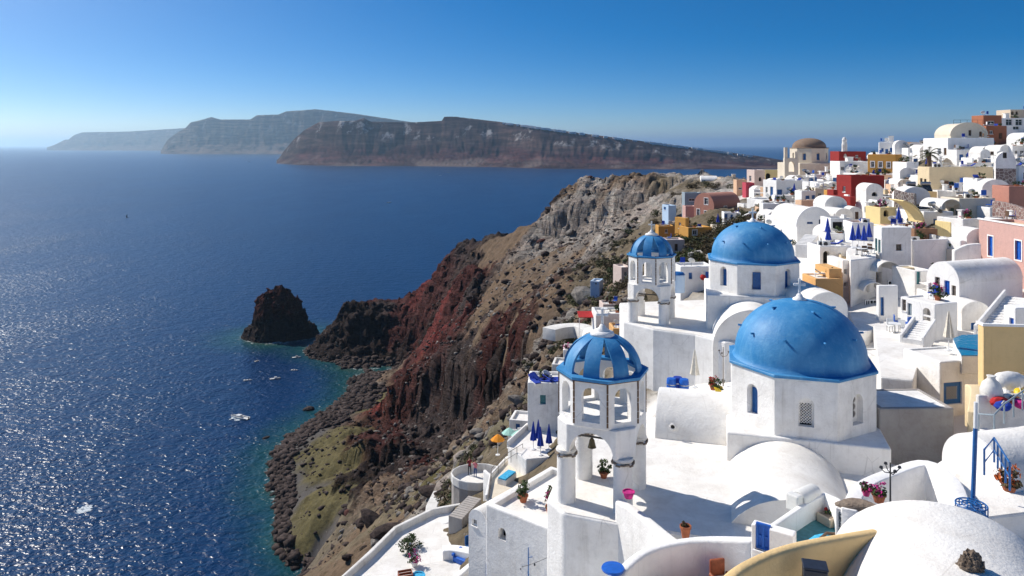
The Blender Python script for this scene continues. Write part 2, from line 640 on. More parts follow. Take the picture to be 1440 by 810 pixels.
for u, v in ((440, 800), (400, 720), (390, 690), (386, 655), (400, 632), (424, 606), (452, 588), (476, 570), (496, 548), (497, 533), (486, 516)):
    d = CAM_Z * FPX / (v - V0)                       # the waterline: z = 0
    p = P(u, v, d)
    TP.append((p.x, p.y, 0.25, 'S'))
    n = Vector((-0.85, -0.35)) if v < 560 else Vector((-0.95, 0.0))
    TP.append((p.x + n.x * 14, p.y + n.y * 14, -5.0, 'S'))
    TP.append((p.x + n.x * 40, p.y + n.y * 40, -16.0, 'S'))
for a in [
    # promontory
    (441, 489, 404, 'K'), (455, 478, 402, 'K'), (470, 470, 404, 'K'), (484, 438, 402, 'K'), (500, 430, 404, 'K'), (530, 430, 405, 'R'), (556, 434, 403, 'R'),
    (470, 509, 378, 'K'), (500, 509, 376, 'K'), (540, 510, 374, 'K'), (565, 508, 372, 'K'), (520, 470, 388, 'K'), (560, 465, 388, 'R'), (590, 470, 372, 'R'), (585, 506, 362, 'K'),
    (505, 440, 398, 'K'), (545, 440, 398, 'M'),
    # red ridge and its skyline
    (576, 416, 400, 'R'), (598, 402, 398, 'C'), (614, 388, 394, 'C'), (630, 366, 390, 'R'), (642, 352, 388, 'R'), (655, 342, 386, 'M'), (690, 336, 370, 'M'), (730, 322, 352, 'B'), (765, 304, 336, 'B'),
    (620, 440, 345, 'C'), (640, 450, 328, 'R'), (612, 478, 325, 'C'), (596, 500, 328, 'C'), (600, 520, 316, 'R'), (630, 500, 300, 'C'), (650, 400, 335, 'R'), (660, 375, 360, 'M'), (668, 410, 315, 'M'),
    # cove
    (520, 540, 336, 'S'), (545, 535, 338, 'T'), (570, 530, 332, 'R'), (560, 550, 318, 'O'), (540, 560, 315, 'O'), (520, 575, 305, 'O'), (550, 575, 298, 'C'), (500, 572, 309, 'S'),
    (590, 545, 305, 'C'),
    # brown upper slope
    (680, 355, 360, 'B'), (720, 350, 335, 'B'), (700, 390, 300, 'B'), (740, 380, 285, 'B'), (680, 440, 268, 'B'), (720, 430, 246, 'B'), (760, 410, 238, 'B'), (690, 470, 242, 'B'), (720, 480, 215, 'B'),
    (750, 460, 196, 'B'), (790, 380, 242, 'B'), (800, 345, 278, 'B'), (780, 430, 185, 'B'), (745, 490, 178, 'B'), (648, 462, 290, 'B'),
    # second scarp: top edge, then foot
    (560, 535, 300, 'R'), (600, 530, 288, 'R'), (640, 487, 270, 'R'), (670, 485, 252, 'M'), (700, 492, 228, 'R'), (725, 500, 204, 'R'), (736, 510, 188, 'R'),
    (545, 596, 272, 'R'), (575, 600, 262, 'M'), (610, 606, 250, 'M'), (645, 604, 236, 'M'), (680, 596, 218, 'K'), (705, 588, 200, 'K'), (725, 572, 178, 'M'),
    # grass below it and the small hollow
    (430, 640, 258, 'O'), (450, 660, 240, 'O'), (470, 620, 260, 'O'), (500, 600, 266, 'O'), (490, 650, 234, 'O'), (470, 690, 214, 'O'), (510, 628, 242, 'R'), (555, 630, 236, 'R'), (515, 672, 221, 'K'), (550, 668, 216, 'K'), (585, 640, 218, 'M'),
    (590, 668, 198, 'R'), (600, 620, 236, 'M'), (630, 640, 200, 'V'), (450, 720, 203, 'O'), (475, 745, 188, 'V'), (455, 770, 184, 'V'), (445, 800, 186, 'S'), (500, 700, 190, 'K'), (530, 690, 188, 'T'),
    # near slope up to the village edge
    (560, 700, 165, 'V'), (510, 740, 155, 'B'), (480, 790, 150, 'B'), (540, 760, 120, 'B'), (590, 690, 140, 'V'), (630, 660, 135, 'O'), (655, 632, 140, 'V'), (680, 610, 150, 'T'), (700, 600, 145, 'G'), (500, 815, 110, 'B'),
    (600, 720, 95, 'V'), (640, 680, 95, 'O'), (660, 640, 105, 'O'), (690, 610, 108, 'V'), (560, 770, 85, 'B'), (615, 700, 100, 'L'), (720, 590, 120, 'T'), (735, 545, 128, 'T'), (745, 525, 140, 'G'), (730, 560, 125, 'T'),
    (770, 480, 150, 'G'), (800, 450, 155, 'B'), (790, 470, 135, 'T'), (820, 410, 185, 'V'), (850, 400, 172, 'V'), (840, 430, 145, 'V'), (870, 380, 175, 'V'), (820, 380, 215, 'G'), (860, 350, 212, 'G'), (840, 340, 245, 'G'), (880, 340, 200, 'V'), (870, 320, 232, 'L'), (900, 300, 235, 'L'),
    (900, 330, 190, 'V'), (920, 300, 215, 'L'), (945, 285, 225, 'V'),
    # pumice bluff: foot then crest
    (778, 335, 308, 'G'), (800, 340, 296, 'L'), (830, 336, 286, 'G'), (860, 322, 275, 'G'), (890, 305, 266, 'G'), (915, 285, 262, 'T'), (790, 300, 316, 'G'), (815, 320, 300, 'G'), (850, 308, 290, 'L'), (880, 295, 282, 'G'),
    (782, 290, 325, 'K'), (800, 272, 322, 'T'), (818, 262, 318, 'G'), (835, 260, 312, 'L'), (850, 268, 308, 'G'), (870, 262, 300, 'T'), (900, 256, 296, 'V'), (930, 252, 292, 'L'), (960, 248, 288, 'L'), (880, 270, 292, 'T'), (910, 265, 286, 'T'), (935, 262, 280, 'V'),
    (985, 252, 268, 'L'), (960, 262, 258, 'V'), (975, 270, 232, 'V'), (1010, 255, 262, 'L'), (1040, 262, 225, 'L'),
    # village ground
    (1070, 275, 180, 'W'), (1105, 290, 150, 'V'), (1120, 262, 185, 'W'), (1160, 255, 180, 'W'), (1030, 290, 175, 'V'), (990, 310, 150, 'V'), (945, 320, 165, 'L'), (1040, 325, 125, 'V'), (1000, 345, 120, 'V'), (960, 360, 115, 'V'), (930, 370, 125, 'V'), (900, 420, 95, 'V'), (860, 450, 100, 'V'), (985, 400, 88, 'V'), (1100, 330, 110, 'V'),
    (1150, 310, 112, 'W'), (1215, 245, 150, 'W'), (1215, 300, 110, 'W'), (1260, 258, 130, 'W'), (1290, 240, 135, 'V'), (1340, 238, 125, 'W'), (1400, 200, 150, 'W'), (1450, 170, 160, 'W'), (1330, 285, 100, 'W'), (1400, 285, 95, 'W'), (1260, 312, 92, 'W'), (1300, 340, 80, 'W'), (1360, 340, 82, 'V'), (1180, 360, 84, 'W'), (1140, 385, 82, 'W'), (1180, 420, 72, 'W'), (1230, 445, 64, 'W'),
    (1300, 490, 56, 'W'), (1240, 600, 47, 'W'), (1360, 530, 52, 'W'), (1340, 660, 42, 'W'), (1420, 460, 62, 'W'), (1420, 680, 36, 'W'), (980, 560, 60, 'W'), (900, 640, 54, 'W'), (960, 500, 74, 'W'), (870, 540, 76, 'V'), (800, 665, 58, 'V'), (770, 655, 66, 'V'), (740, 645, 72, 'V'), (700, 685, 70, 'V'), (660, 715, 74, 'V'), (800, 560, 82, 'V'), (860, 490, 90, 'V'), (700, 820, 50, 'V'), (620, 800, 60, 'V'), (540, 825, 62, 'V'), (575, 812, 61, 'V'), (640, 850, 54, 'V'), (1000, 880, 33, 'W'), (900, 880, 34, 'W'), (1150, 920, 26, 'W'), (1300, 940, 23, 'W'), (1420, 860, 24, 'W'), (1080, 780, 36, 'W'), (1150, 640, 48, 'W'), (1060, 620, 52, 'W'), (1250, 720, 34, 'W'),
]:
    tp(*a)
for a in [(-20, 20, 70, 'V'), (10, 10, 86, 'W'), (40, 12, 94, 'W'), (80, 20, 106, 'W'), (80, 60, 107, 'W'), (120, 100, 113, 'W'), (140, 150, 110, 'V'), (-45, 60, 40, 'B'), (-40, 30, 55, 'B'), (-75, 40, 0, 'S'), (-72, 90, 0, 'S'), (-66, 140, 0, 'S'), (-58, 170, 0, 'S'),
          (-95, 40, -8, 'S'), (-95, 90, -8, 'S'), (-90, 140, -8, 'S'), (-46, 110, 34, 'B'), (-50, 140, 22, 'B'), (-120, 100, -18, 'S'), (-20, -30, 85, 'W'), (60, -40, 100, 'W'), (160, -20, 115, 'W'), (200, 120, 108, 'V'), (240, 250, 60, 'V'), (150, 220, 84, 'V'), (110, 215, 92, 'V'), (90, 262, 86, 'V'),
          (100, 320, 60, 'V'), (70, 335, 66, 'V'), (45, 350, 60, 'V'), (10, 385, 45, 'R'), (-15, 410, 35, 'R'), (-45, 425, 12, 'R'), (-70, 432, 4, 'K'), (-95, 428, 0.0, 'K'), (-118, 415, -3, 'K'), (-122, 400, -4, 'K'), (-108, 385, -3, 'K'), (-92, 372, -2.5, 'K'), (-70, 450, -6, 'K'), (0, 440, 0, 'K'), (60, 420, 20, 'V'), (120, 420, 10, 'V'),
          (200, 400, 10, 'V'), (0, 480, -10, 'K'), (-100, 470, -15, 'K'), (100, 500, -10, 'K'), (260, 480, -10, 'K'), (-160, 400, -20, 'K'), (-160, 300, -20, 'S'), (-150, 220, -20, 'S'), (300, 0, 100, 'V'), (330, 200, 50, 'V'), (350, 380, -8, 'K')]:
    TP.append(a)

_tx = np.array([p[0] for p in TP]); _ty = np.array([p[1] for p in TP]); _tz = np.array([p[2] for p in TP])
_n = len(TP)
_K = np.hypot(_tx[:, None] - _tx[None], _ty[:, None] - _ty[None])
_A = np.zeros((_n + 3, _n + 3))
_A[:_n, :_n] = -_K + np.eye(_n) * 0.25
_A[:_n, _n] = 1; _A[:_n, _n + 1] = _tx; _A[:_n, _n + 2] = _ty
_A[_n, :_n] = 1; _A[_n + 1, :_n] = _tx; _A[_n + 2, :_n] = _ty
_w = np.linalg.solve(_A, np.concatenate([_tz, np.zeros(3)]))


def base_h(x, y):
    x = np.asarray(x, float); y = np.asarray(y, float)
    out = _w[_n] + _w[_n + 1] * x + _w[_n + 2] * y
    for i in range(_n):
        out = out - _w[i] * np.hypot(x - _tx[i], y - _ty[i])
    return out


_cc = np.array([CLS[p[3]] for p in TP]); _ca = np.array([AMP[p[3]] for p in TP])


def classes(x, y):
    sx = x + 11.0 * fbm(x / 16, y / 16, 5); sy = y + 16.0 * fbm(x / 16 + 50, y / 20 + 20, 5)
    W = np.zeros_like(x); c = np.zeros(x.shape + (3,)); a = np.zeros_like(x)
    for i in range(_n):
        w = 1.0 / (((sx - _tx[i]) ** 2 + (sy - _ty[i]) ** 2) + 1.0) ** 2.4
        W += w; a += w * _ca[i]
        c += w[..., None] * _cc[i]
    return c / W[..., None], a / W


def axis(spans):
    out = []
    for a, b, s in spans:
        out.append(np.arange(a, b, s))
    out.append(np.array([spans[-1][1]]))
    return np.concatenate(out)


gx = axis([(-170, -125, 5), (-125, 75, 0.75), (75, 130, 2.0), (130, 350, 14)])
gy = axis([(-40, 20, 5), (20, 60, 1.5), (60, 130, 0.8), (130, 415, 0.85), (415, 505, 5)])
GX, GY = np.meshgrid(gx, gy)
HB = base_h(GX, GY)


def scarp(pts, H, L, w, warp):
    """Gathers the fall of a slope into one broken cliff along the line pts (left to right, top on the far side)."""
    q = [P(*a) for a in pts]
    best = np.full(GX.shape, 1e9); sg = np.zeros(GX.shape); end = np.ones(GX.shape)
    for i in range(len(q) - 1):
        ax, ay, bx, by = q[i].x, q[i].y, q[i + 1].x, q[i + 1].y
        dx, dy = bx - ax, by - ay
        t = ((GX - ax) * dx + (GY - ay) * dy) / (dx * dx + dy * dy)
        tc = np.clip(t, 0, 1)
        dist = np.hypot(GX - ax - tc * dx, GY - ay - tc * dy)
        cr = np.sign(dx * (GY - ay) - dy * (GX - ax))
        m = dist < best
        best = np.where(m, dist, best); sg = np.where(m, cr, sg)
        over = np.maximum(0, -t) * (i == 0) + np.maximum(0, t - 1) * (i == len(q) - 2)
        end = np.where(m, np.clip(1 - over * math.hypot(dx, dy) / 14, 0, 1), end)
    sd = best * sg + warp * (fbm(GX / 11, GY / 11, 4) + 0.35 * ridged(GX / 4, GY / 4, 3))
    st = np.clip(0.5 + sd / (2 * w), 0, 1)
    return H * end * (st * st * (3 - 2 * st) - np.clip(0.5 + sd / (2 * L), 0, 1))


HB = HB + scarp([(552, 566, 286), (588, 566, 275), (625, 548, 260), (658, 545, 244), (690, 545, 223), (715, 545, 202), (731, 541, 183)], 15, 24, 2.5, 6)
HB = HB + scarp([(505, 650, 234), (535, 650, 230), (560, 648, 225)], 7, 14, 1.6, 3)
HB = HB + scarp([(776, 318, 312), (795, 308, 308), (815, 292, 304), (840, 296, 296), (866, 290, 288), (895, 278, 280), (925, 268, 275)], 9, 22, 2.2, 6)
HB = HB + scarp([(470, 480, 392), (505, 470, 390), (545, 472, 388), (580, 480, 376)], 5, 20, 2.2, 6)
HB = HB + scarp([(640, 470, 300), (660, 440, 300), (668, 405, 322), (664, 372, 350)], 8, 18, 2.5, 6)
TC, TA = classes(GX, GY)
_land = np.clip((HB + 1.5) / 5.0, 0, 1)
# erosion: gullies that run down the slope, strata ledges, rubble
_gul = ridged(GX / 26 + 0.35 * GY / 40, GY / 34, 5)
_fine = ridged(GX / 7.0, GY / 8.5, 4)
_rub = fbm(GX / 2.6, GY / 2.6, 3)
_wx = GX + 6 * fbm(GX / 22 + 7, GY / 22, 3); _wy = GY + 6 * fbm(GX / 22, GY / 22 + 9, 3)
_gul = ridged(_wx / 26 + 0.35 * _wy / 40, _wy / 34, 5)
_dz = TA * (5.2 * (_gul - 0.35) + 2.3 * (_fine - 0.3) + 1.8 * _rub + 1.4 * (ridged(GX / 3.4, GY / 3.4, 3) - 0.3))
_dz = _dz + (TA > 0.02) * 0.35 * fbm(GX / 5, GY / 5, 3)
HT = HB + _dz * _land
_st = 5.5
_led = np.clip((TA - 0.55) * 2.2, 0, 1) * _land
_q = HT / _st + 1.1 * fbm(GX / 30, GY / 30, 4)
_fr = _q - np.floor(_q)
HT = HT + _led * _st * 0.34 * (np.clip((_fr - 0.25) / 0.3, 0, 1) - _fr)


def hgt(x, y):
    i = int(np.clip(np.searchsorted(gx, x) - 1, 0, len(gx) - 2)); j = int(np.clip(np.searchsorted(gy, y) - 1, 0, len(gy) - 2))
    a = (x - gx[i]) / (gx[i + 1] - gx[i]); b = (y - gy[j]) / (gy[j + 1] - gy[j])
    return float((HT[j, i] * (1 - a) + HT[j, i + 1] * a) * (1 - b) + (HT[j + 1, i] * (1 - a) + HT[j + 1, i + 1] * a) * b)


def grid_mesh(name, X, Y, Z, attrs, smooth=True):
    ny, nx = X.shape
    co = np.stack([X, Y, Z], -1).reshape(-1, 3)
    idx = np.arange(nx * ny).reshape(ny, nx)
    q = np.stack([idx[:-1, :-1], idx[:-1, 1:], idx[1:, 1:], idx[1:, :-1]], -1).reshape(-1, 4)
    me = bpy.data.meshes.new(name)
    me.vertices.add(len(co)); me.vertices.foreach_set('co', co.ravel())
    me.loops.add(q.size); me.loops.foreach_set('vertex_index', q.ravel())
    me.polygons.add(len(q)); me.polygons.foreach_set('loop_start', np.arange(0, q.size, 4))
    me.polygons.foreach_set('loop_total', np.full(len(q), 4))
    me.update(calc_edges=True)
    for k, val in attrs.items():
        if val.shape[-1] == 3 and val.ndim == 3:
            at = me.attributes.new(k, 'FLOAT_COLOR', 'POINT')
            rgba = np.concatenate([val.reshape(-1, 3), np.ones((nx * ny, 1))], 1)
            at.data.foreach_set('color', rgba.ravel())
        else:
            at = me.attributes.new(k, 'FLOAT', 'POINT')
            at.data.foreach_set('value', val.ravel())
    if smooth:
        me.shade_smooth()
    return me


def terrain_mat():
    m, nt, bs = new_mat('cliff_ground')
    at = node(nt, 'ShaderNodeAttribute', attribute_name='col')
    am = node(nt, 'ShaderNodeAttribute', attribute_name='amp')
    p = wpos(nt)
    n1 = noise(nt, p, 0.35, 9, 0.68, 0.6)
    n2 = noise(nt, p, 1.6, 6, 0.7)
    k = ramp(nt, n1, [(0.28, (0.45, 0.43, 0.42)), (0.5, (1, 1, 1)), (0.72, (1.5, 1.45, 1.4))])
    amt = math_n(nt, 'ADD', math_n(nt, 'MULTIPLY', am.outputs['Fac'], 1.2), 0.12, True)
    c = mixc(nt, amt, at.outputs['Color'], mixc(nt, 1.0, at.outputs['Color'], k, 'MULTIPLY'))
    k2 = ramp(nt, n2, [(0.33, (0.62, 0.60, 0.58)), (0.62, (1.15, 1.13, 1.1))])
    c = mixc(nt, math_n(nt, 'MULTIPLY', amt, 0.8), c, mixc(nt, 1.0, c, k2, 'MULTIPLY'))
    # lava and ash beds
    bed = noise(nt, wpos(nt, (0.045, 0.045, 0.34)), 1.0, 6, 0.68, 1.2)
    bk = ramp(nt, bed, [(0.32, (0.45, 0.42, 0.42)), (0.46, (1.0, 1.0, 1.0)), (0.54, (0.75, 0.66, 0.64)), (0.68, (1.55, 1.45, 1.38))])
    cliffy = ramp(nt, am.outputs['Fac'], [(0.5, (0, 0, 0)), (0.8, (1, 1, 1))])
    c = mixc(nt, math_n(nt, 'MULTIPLY', cliffy, 0.85), c, mixc(nt, 1.0, c, bk, 'MULTIPLY'))
    # low scrub in dark tufts and pale stones on the open slopes
    sc = noise(nt, p, 0.9, 5, 0.6)
    tuft = ramp(nt, sc, [(0.57, (0, 0, 0)), (0.64, (1, 1, 1))])
    am2 = ramp(nt, am.outputs['Fac'], [(0.06, (0, 0, 0)), (0.16, (1, 1, 1)), (0.5, (1, 1, 1)), (0.7, (0, 0, 0))])
    c = mixc(nt, math_n(nt, 'MULTIPLY', math_n(nt, 'MULTIPLY', tuft, am2), 0.6), c, (0.055, 0.050, 0.026))
    vo = node(nt, 'ShaderNodeTexVoronoi')
    vo.inputs['Scale'].default_value = 1.1
    nt.links.new(p, vo.inputs['Vector'])
    sepc = node(nt, 'ShaderNodeSeparateColor')
    nt.links.new(vo.outputs['Color'], sepc.inputs[0])
    st = math_n(nt, 'MULTIPLY', math_n(nt, 'LESS_THAN', vo.outputs['Distance'], 0.16), math_n(nt, 'GREATER_THAN', sepc.outputs[0], 0.72))
    c = mixc(nt, math_n(nt, 'MULTIPLY', math_n(nt, 'MULTIPLY', st, am2), 0.55), c, (0.27, 0.24, 0.21))
    nt.links.new(c, bs.inputs['Base Color'])
    bs.inputs['Roughness'].default_value = 0.95
    bs.inputs['Specular IOR Level'].default_value = 0.1
    h = math_n(nt, 'ADD', noise(nt, p, 0.8, 9, 0.72), math_n(nt, 'MULTIPLY', noise(nt, p, 3.0, 6, 0.7), 0.4))
    h = math_n(nt, 'ADD', h, math_n(nt, 'MULTIPLY', math_n(nt, 'MULTIPLY', bed, cliffy), 2.4))
    b = nt.nodes.new('ShaderNodeBump')
    b.inputs['Distance'].default_value = 1.1
    nt.links.new(h, b.inputs['Height'])
    nt.links.new(math_n(nt, 'ADD', math_n(nt, 'MULTIPLY', am.outputs['Fac'], 1.1), 0.06, True), b.inputs['Strength'])
    nt.links.new(b.outputs[0], bs.inputs['Normal'])
    return m


terrain_mat()
# broken ledges: steep rock is pushed in and out bed by bed
_gy, _gx = np.gradient(HT, gy, gx)
_steep = np.clip((np.hypot(_gx, _gy) - 0.45) / 0.8, 0, 1) * np.clip(TA - 0.25, 0, 1) * _land
_ox = 3.4 * _steep * (fbm(GY / 7.0, HT / 2.6, 4) + 0.6 * fbm(GX / 3.0 + GY / 3.0, HT / 1.1, 3))
_oy = 3.4 * _steep * (fbm(GX / 7.0 + 31, HT / 2.6 + 7, 4) + 0.6 * fbm(GX / 3.0 - GY / 3.0, HT / 1.1 + 5, 3))
ground = link('ground', grid_mesh('ground', GX + _ox, GY + _oy, HT, {'col': TC, 'amp': TA}), 'cliff_ground')
tag(ground, 'volcanic cliff of red, brown and grey rock under the white village', None, None, 'structure')
TN_Y, TN_X = np.gradient(HT, gy, gx)

# ------------------------------------------------------------------ the sea
ISLET = [P(394, 472, 431), 25.0]
sx_ = axis([(-70000, -20000, 10000), (-20000, -4000, 2000), (-4000, -700, 300), (-700, -180, 40), (-180, 20, 2.0), (20, 400, 40), (400, 4000, 300), (4000, 20000, 2000), (20000, 70000, 10000)])
sy_ = axis([(-3000, -200, 400), (-200, 120, 40), (120, 470, 2.0), (470, 1000, 40), (1000, 6000, 500), (6000, 30000, 2000), (30000, 90000, 10000)])
SX, SY = np.meshgrid(sx_, sy_)
_in = (SX > -168) & (SX < 340) & (SY > -38) & (SY < 500)
_dep = np.full(SX.shape, 30.0)
_ii = np.clip(np.searchsorted(gx, SX[_in]) - 1, 0, len(gx) - 2); _jj = np.clip(np.searchsorted(gy, SY[_in]) - 1, 0, len(gy) - 2)
_dep[_in] = np.clip(-HT[_jj, _ii], -0.5, 30)
_di = np.hypot((SX - ISLET[0].x) / 1.15, SY - ISLET[0].y) - 16.5
_dep = np.minimum(_dep, np.clip(_di * 0.34, -0.5, 30))


def sea_mat():
    m, nt, bs = new_mat('sea_water')
    dp = node(nt, 'ShaderNodeAttribute', attribute_name='dep')
    p = wpos(nt)
    d = dp.outputs['Fac']
    dn = math_n(nt, 'ADD', d, math_n(nt, 'MULTIPLY', math_n(nt, 'SUBTRACT', noise(nt, p, 0.07, 5, 0.6), 0.5), 7.0))
    dd = math_n(nt, 'DIVIDE', dn, 10.0, True)
    deep = mixc(nt, noise(nt, wpos(nt, (1, 0.35, 1)), 0.0045, 4, 0.6, 0.6), (0.0003, 0.013, 0.050), (0.0005, 0.032, 0.110))
    shal = ramp(nt, dd, [(0.0, (0.022, 0.060, 0.050)), (0.16, (0.007, 0.052, 0.058)), (0.45, (0.003, 0.034, 0.062)), (1.0, (0.002, 0.026, 0.075))])
    f = ramp(nt, dd, [(0.5, (1, 1, 1)), (1.0, (0, 0, 0))])
    c = mixc(nt, f, deep, shal)
    # foam where the swell breaks
    fo = noise(nt, p, 0.45, 8, 0.75, 0.8)
    near = ramp(nt, math_n(nt, 'DIVIDE', d, 3.2, True), [(0.0, (1, 1, 1)), (1.0, (0, 0, 0))])
    fm = ramp(nt, math_n(nt, 'ADD', fo, math_n(nt, 'MULTIPLY', near, 0.24)), [(0.72, (0, 0, 0)), (0.80, (1, 1, 1))])
    fm = math_n(nt, 'MULTIPLY', fm, ramp(nt, near, [(0.0, (0, 0, 0)), (0.2, (1, 1, 1))]))
    c = mixc(nt, math_n(nt, 'MULTIPLY', fm, 0.75), c, (0.62, 0.64, 0.64))
    nt.links.new(c, bs.inputs['Base Color'])
    nt.links.new(math_n(nt, 'ADD', math_n(nt, 'MULTIPLY', fm, 0.6), 0.30), bs.inputs['Roughness'])
    bs.inputs['IOR'].default_value = 1.33
    bs.inputs['Specular IOR Level'].default_value = 0.40
    # wind waves: chop, ripples and broad gust patches
    w1 = noise(nt, wpos(nt, (1, 1.5, 1)), 0.10, 2, 0.5, 0.3)
    w2 = noise(nt, wpos(nt, (1, 1.35, 1)), 0.42, 2, 0.55, 0.4)
    gust = ramp(nt, noise(nt, wpos(nt, (1.0, 0.45, 1)), 0.016, 4, 0.6, 0.5), [(0.32, (0.55, 0.55, 0.55)), (0.68, (1.25, 1.25, 1.25))])
    h = math_n(nt, 'ADD', math_n(nt, 'MULTIPLY', w1, 1.1), math_n(nt, 'MULTIPLY', math_n(nt, 'MULTIPLY', w2, 0.80), gust))
    b = nt.nodes.new('ShaderNodeBump')
    b.inputs['Strength'].default_value = 1.0
    b.inputs['Distance'].default_value = 1.0
    nt.links.new(h, b.inputs['Height'])
    nt.links.new(b.outputs[0], bs.inputs['Normal'])
    return m


sea_mat()
sea = link('sea', grid_mesh('sea', SX, SY, np.zeros_like(SX), {'dep': _dep}), 'sea_water')
tag(sea, 'deep blue sea of the caldera glittering under the sun', None, None, 'structure')


# ------------------------------------------------------------------ far islands
def island_mat(name, low, mid, top, snow):
    m, nt, bs = new_mat(name)
    at = node(nt, 'ShaderNodeAttribute', attribute_name='t')
    t = at.outputs['Fac']
    p = wpos(nt)
    w = math_n(nt, 'ADD', t, math_n(nt, 'MULTIPLY', math_n(nt, 'SUBTRACT', noise(nt, wpos(nt, (0.6, 0.6, 3)), 0.004, 6, 0.65), 0.5), 0.5))
    c = ramp(nt, w, [(0.02, low), (0.25, low), (0.34, mid), (0.62, mid), (0.70, top), (0.98, top)])
    n = noise(nt, wpos(nt, (0.25, 0.25, 2.2)), 0.02, 8, 0.7)
    c = mixc(nt, 0.85, c, ramp(nt, n, [(0.36, (0.25, 0.22, 0.22)), (0.5, (0.9, 0.8, 0.78)), (0.64, (2.2, 1.9, 1.75))]), 'MULTIPLY')
    # pale pumice band under the rim, streaked downwards
    s1 = noise(nt, wpos(nt, (1, 1, 0.6)), 0.010, 6, 0.7)
    s1 = ramp(nt, s1, [(0.54, (0, 0, 0)), (0.62, (1, 1, 1))])
    band = ramp(nt, w, [(0.76, (0, 0, 0)), (0.84, (1, 1, 1)), (0.97, (1, 1, 1)), (1.0, (0.3, 0.3, 0.3))])
    c = mixc(nt, math_n(nt, 'MULTIPLY', math_n(nt, 'MULTIPLY', s1, band), snow), c, (0.46, 0.43, 0.40))
    # scree fans at the foot
    s2 = noise(nt, wpos(nt, (1, 1, 0.4)), 0.0035, 4, 0.6)
    s2 = ramp(nt, s2, [(0.50, (0, 0, 0)), (0.60, (1, 1, 1))])
    foot = ramp(nt, t, [(0.0, (1, 1, 1)), (0.45, (0.6, 0.6, 0.6)), (0.65, (0, 0, 0))])
    c = mixc(nt, math_n(nt, 'MULTIPLY', math_n(nt, 'MULTIPLY', s2, foot), 0.8), c, (0.15, 0.115, 0.10))
    nt.links.new(c, bs.inputs['Base Color'])
    bs.inputs['Roughness'].default_value = 1.0
    bs.inputs['Specular IOR Level'].default_value = 0.0
    return m


def island(name, label, crest, shore, run, mat, nu, amp, back):
    us = np.linspace(crest[0][0], crest[-1][0], nu)
    vt = np.interp(us, [c[0] for c in crest], [c[1] for c in crest])
    dS = np.interp(us, [c[0] for c in shore], [c[1] for c in shore])
    dC = dS + run
    zt = CAM_Z - (vt - V0) / FPX * dC
    ts = np.concatenate([np.array([-0.06]), np.linspace(0, 1, 46), np.array([1.3, 2.0, 3.0])])
    X, Y, Z, T = [], [], [], []
    fl = amp
    for t in ts:
        tt = np.clip(t, 0, 1)
        prof = 0.30 * tt + 0.28 * tt ** 2 + 0.42 * np.clip((tt - 0.55) / 0.45, 0, 1) ** 1.2
        z = zt * prof
        gul = (ridged(us / 26.0, us * 0 + t * 1.6 + 3.1, 5) - 0.35) * 0.55 + fbm(us / 9.0, us * 0 + t * 4.0, 4) * 0.5
        d = dS + run * (tt + max(0, t - 1) * back) + gul * run * fl * math.sin(math.pi * min(max(tt, 0), 0.97))
        if t < 0:
            z = z * 0 - 25
            d = dS - 40
        if t > 1:
            z = zt * (1 - (t - 1) / 2.0) - 25 * (t > 2.5)
        zz = z + (0.035 * zt * fbm(us / 5.0, us * 0 + t * 9, 4) * (0.1 < tt) * (t <= 1) * (1 - 0.75 * tt))
        X.append((us - U0) / FPX * d); Y.append(d); Z.append(zz); T.append(us * 0 + tt)
    o = link(name, grid_mesh(name, np.array(X), np.array(Y), np.array(Z), {'t': np.array(T)}), mat)
    return tag(o, label, None, None, 'structure')


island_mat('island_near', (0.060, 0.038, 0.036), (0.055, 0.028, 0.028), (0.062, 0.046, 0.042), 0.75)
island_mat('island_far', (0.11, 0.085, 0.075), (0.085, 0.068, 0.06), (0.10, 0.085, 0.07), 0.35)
D_ = CAM_Z * FPX
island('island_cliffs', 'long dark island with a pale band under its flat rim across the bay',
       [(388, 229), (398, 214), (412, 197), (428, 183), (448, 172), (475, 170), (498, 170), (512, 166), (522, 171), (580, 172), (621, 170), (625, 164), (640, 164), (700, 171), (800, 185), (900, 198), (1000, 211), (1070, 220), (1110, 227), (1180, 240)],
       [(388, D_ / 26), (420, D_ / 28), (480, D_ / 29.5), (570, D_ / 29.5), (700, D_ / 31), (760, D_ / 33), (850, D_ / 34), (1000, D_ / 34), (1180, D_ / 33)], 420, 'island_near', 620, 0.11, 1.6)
_rs = random.Random(3)
_cr = [(625, 164), (640, 164), (700, 171), (800, 185), (900, 198), (1000, 211), (1070, 220)]
_fv = MB()
for k in range(110):
    u_ = _rs.choice((_rs.gauss(770, 25), _rs.gauss(960, 40), _rs.uniform(700, 1065)))
    v_ = float(np.interp(u_, [c[0] for c in _cr], [c[1] for c in _cr]))
    d_ = float(np.interp(u_, [700, 760, 850, 1000], [D_ / 31, D_ / 33, D_ / 34, D_ / 34])) + 420 - _rs.uniform(2, 16)
    q_ = P(u_, v_, d_)
    w_, h_ = _rs.uniform(5, 13), _rs.uniform(4, 8)
    _fv.box(q_.x - w_, q_.x + w_, q_.y - 5, q_.y + 5, q_.z - 9, q_.z + h_ - 5)
tag(_fv.build('far_village', 'white'), 'specks of a far white village along the rim of the long island', None, None, 'stuff')
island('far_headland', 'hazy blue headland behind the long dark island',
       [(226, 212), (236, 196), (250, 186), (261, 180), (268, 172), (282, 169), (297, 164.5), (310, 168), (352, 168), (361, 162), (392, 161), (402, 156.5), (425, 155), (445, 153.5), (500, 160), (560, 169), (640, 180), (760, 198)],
       [(226, 9300), (500, 9000), (760, 8800)], 600, 'island_far', 300, 0.3, 3.0)
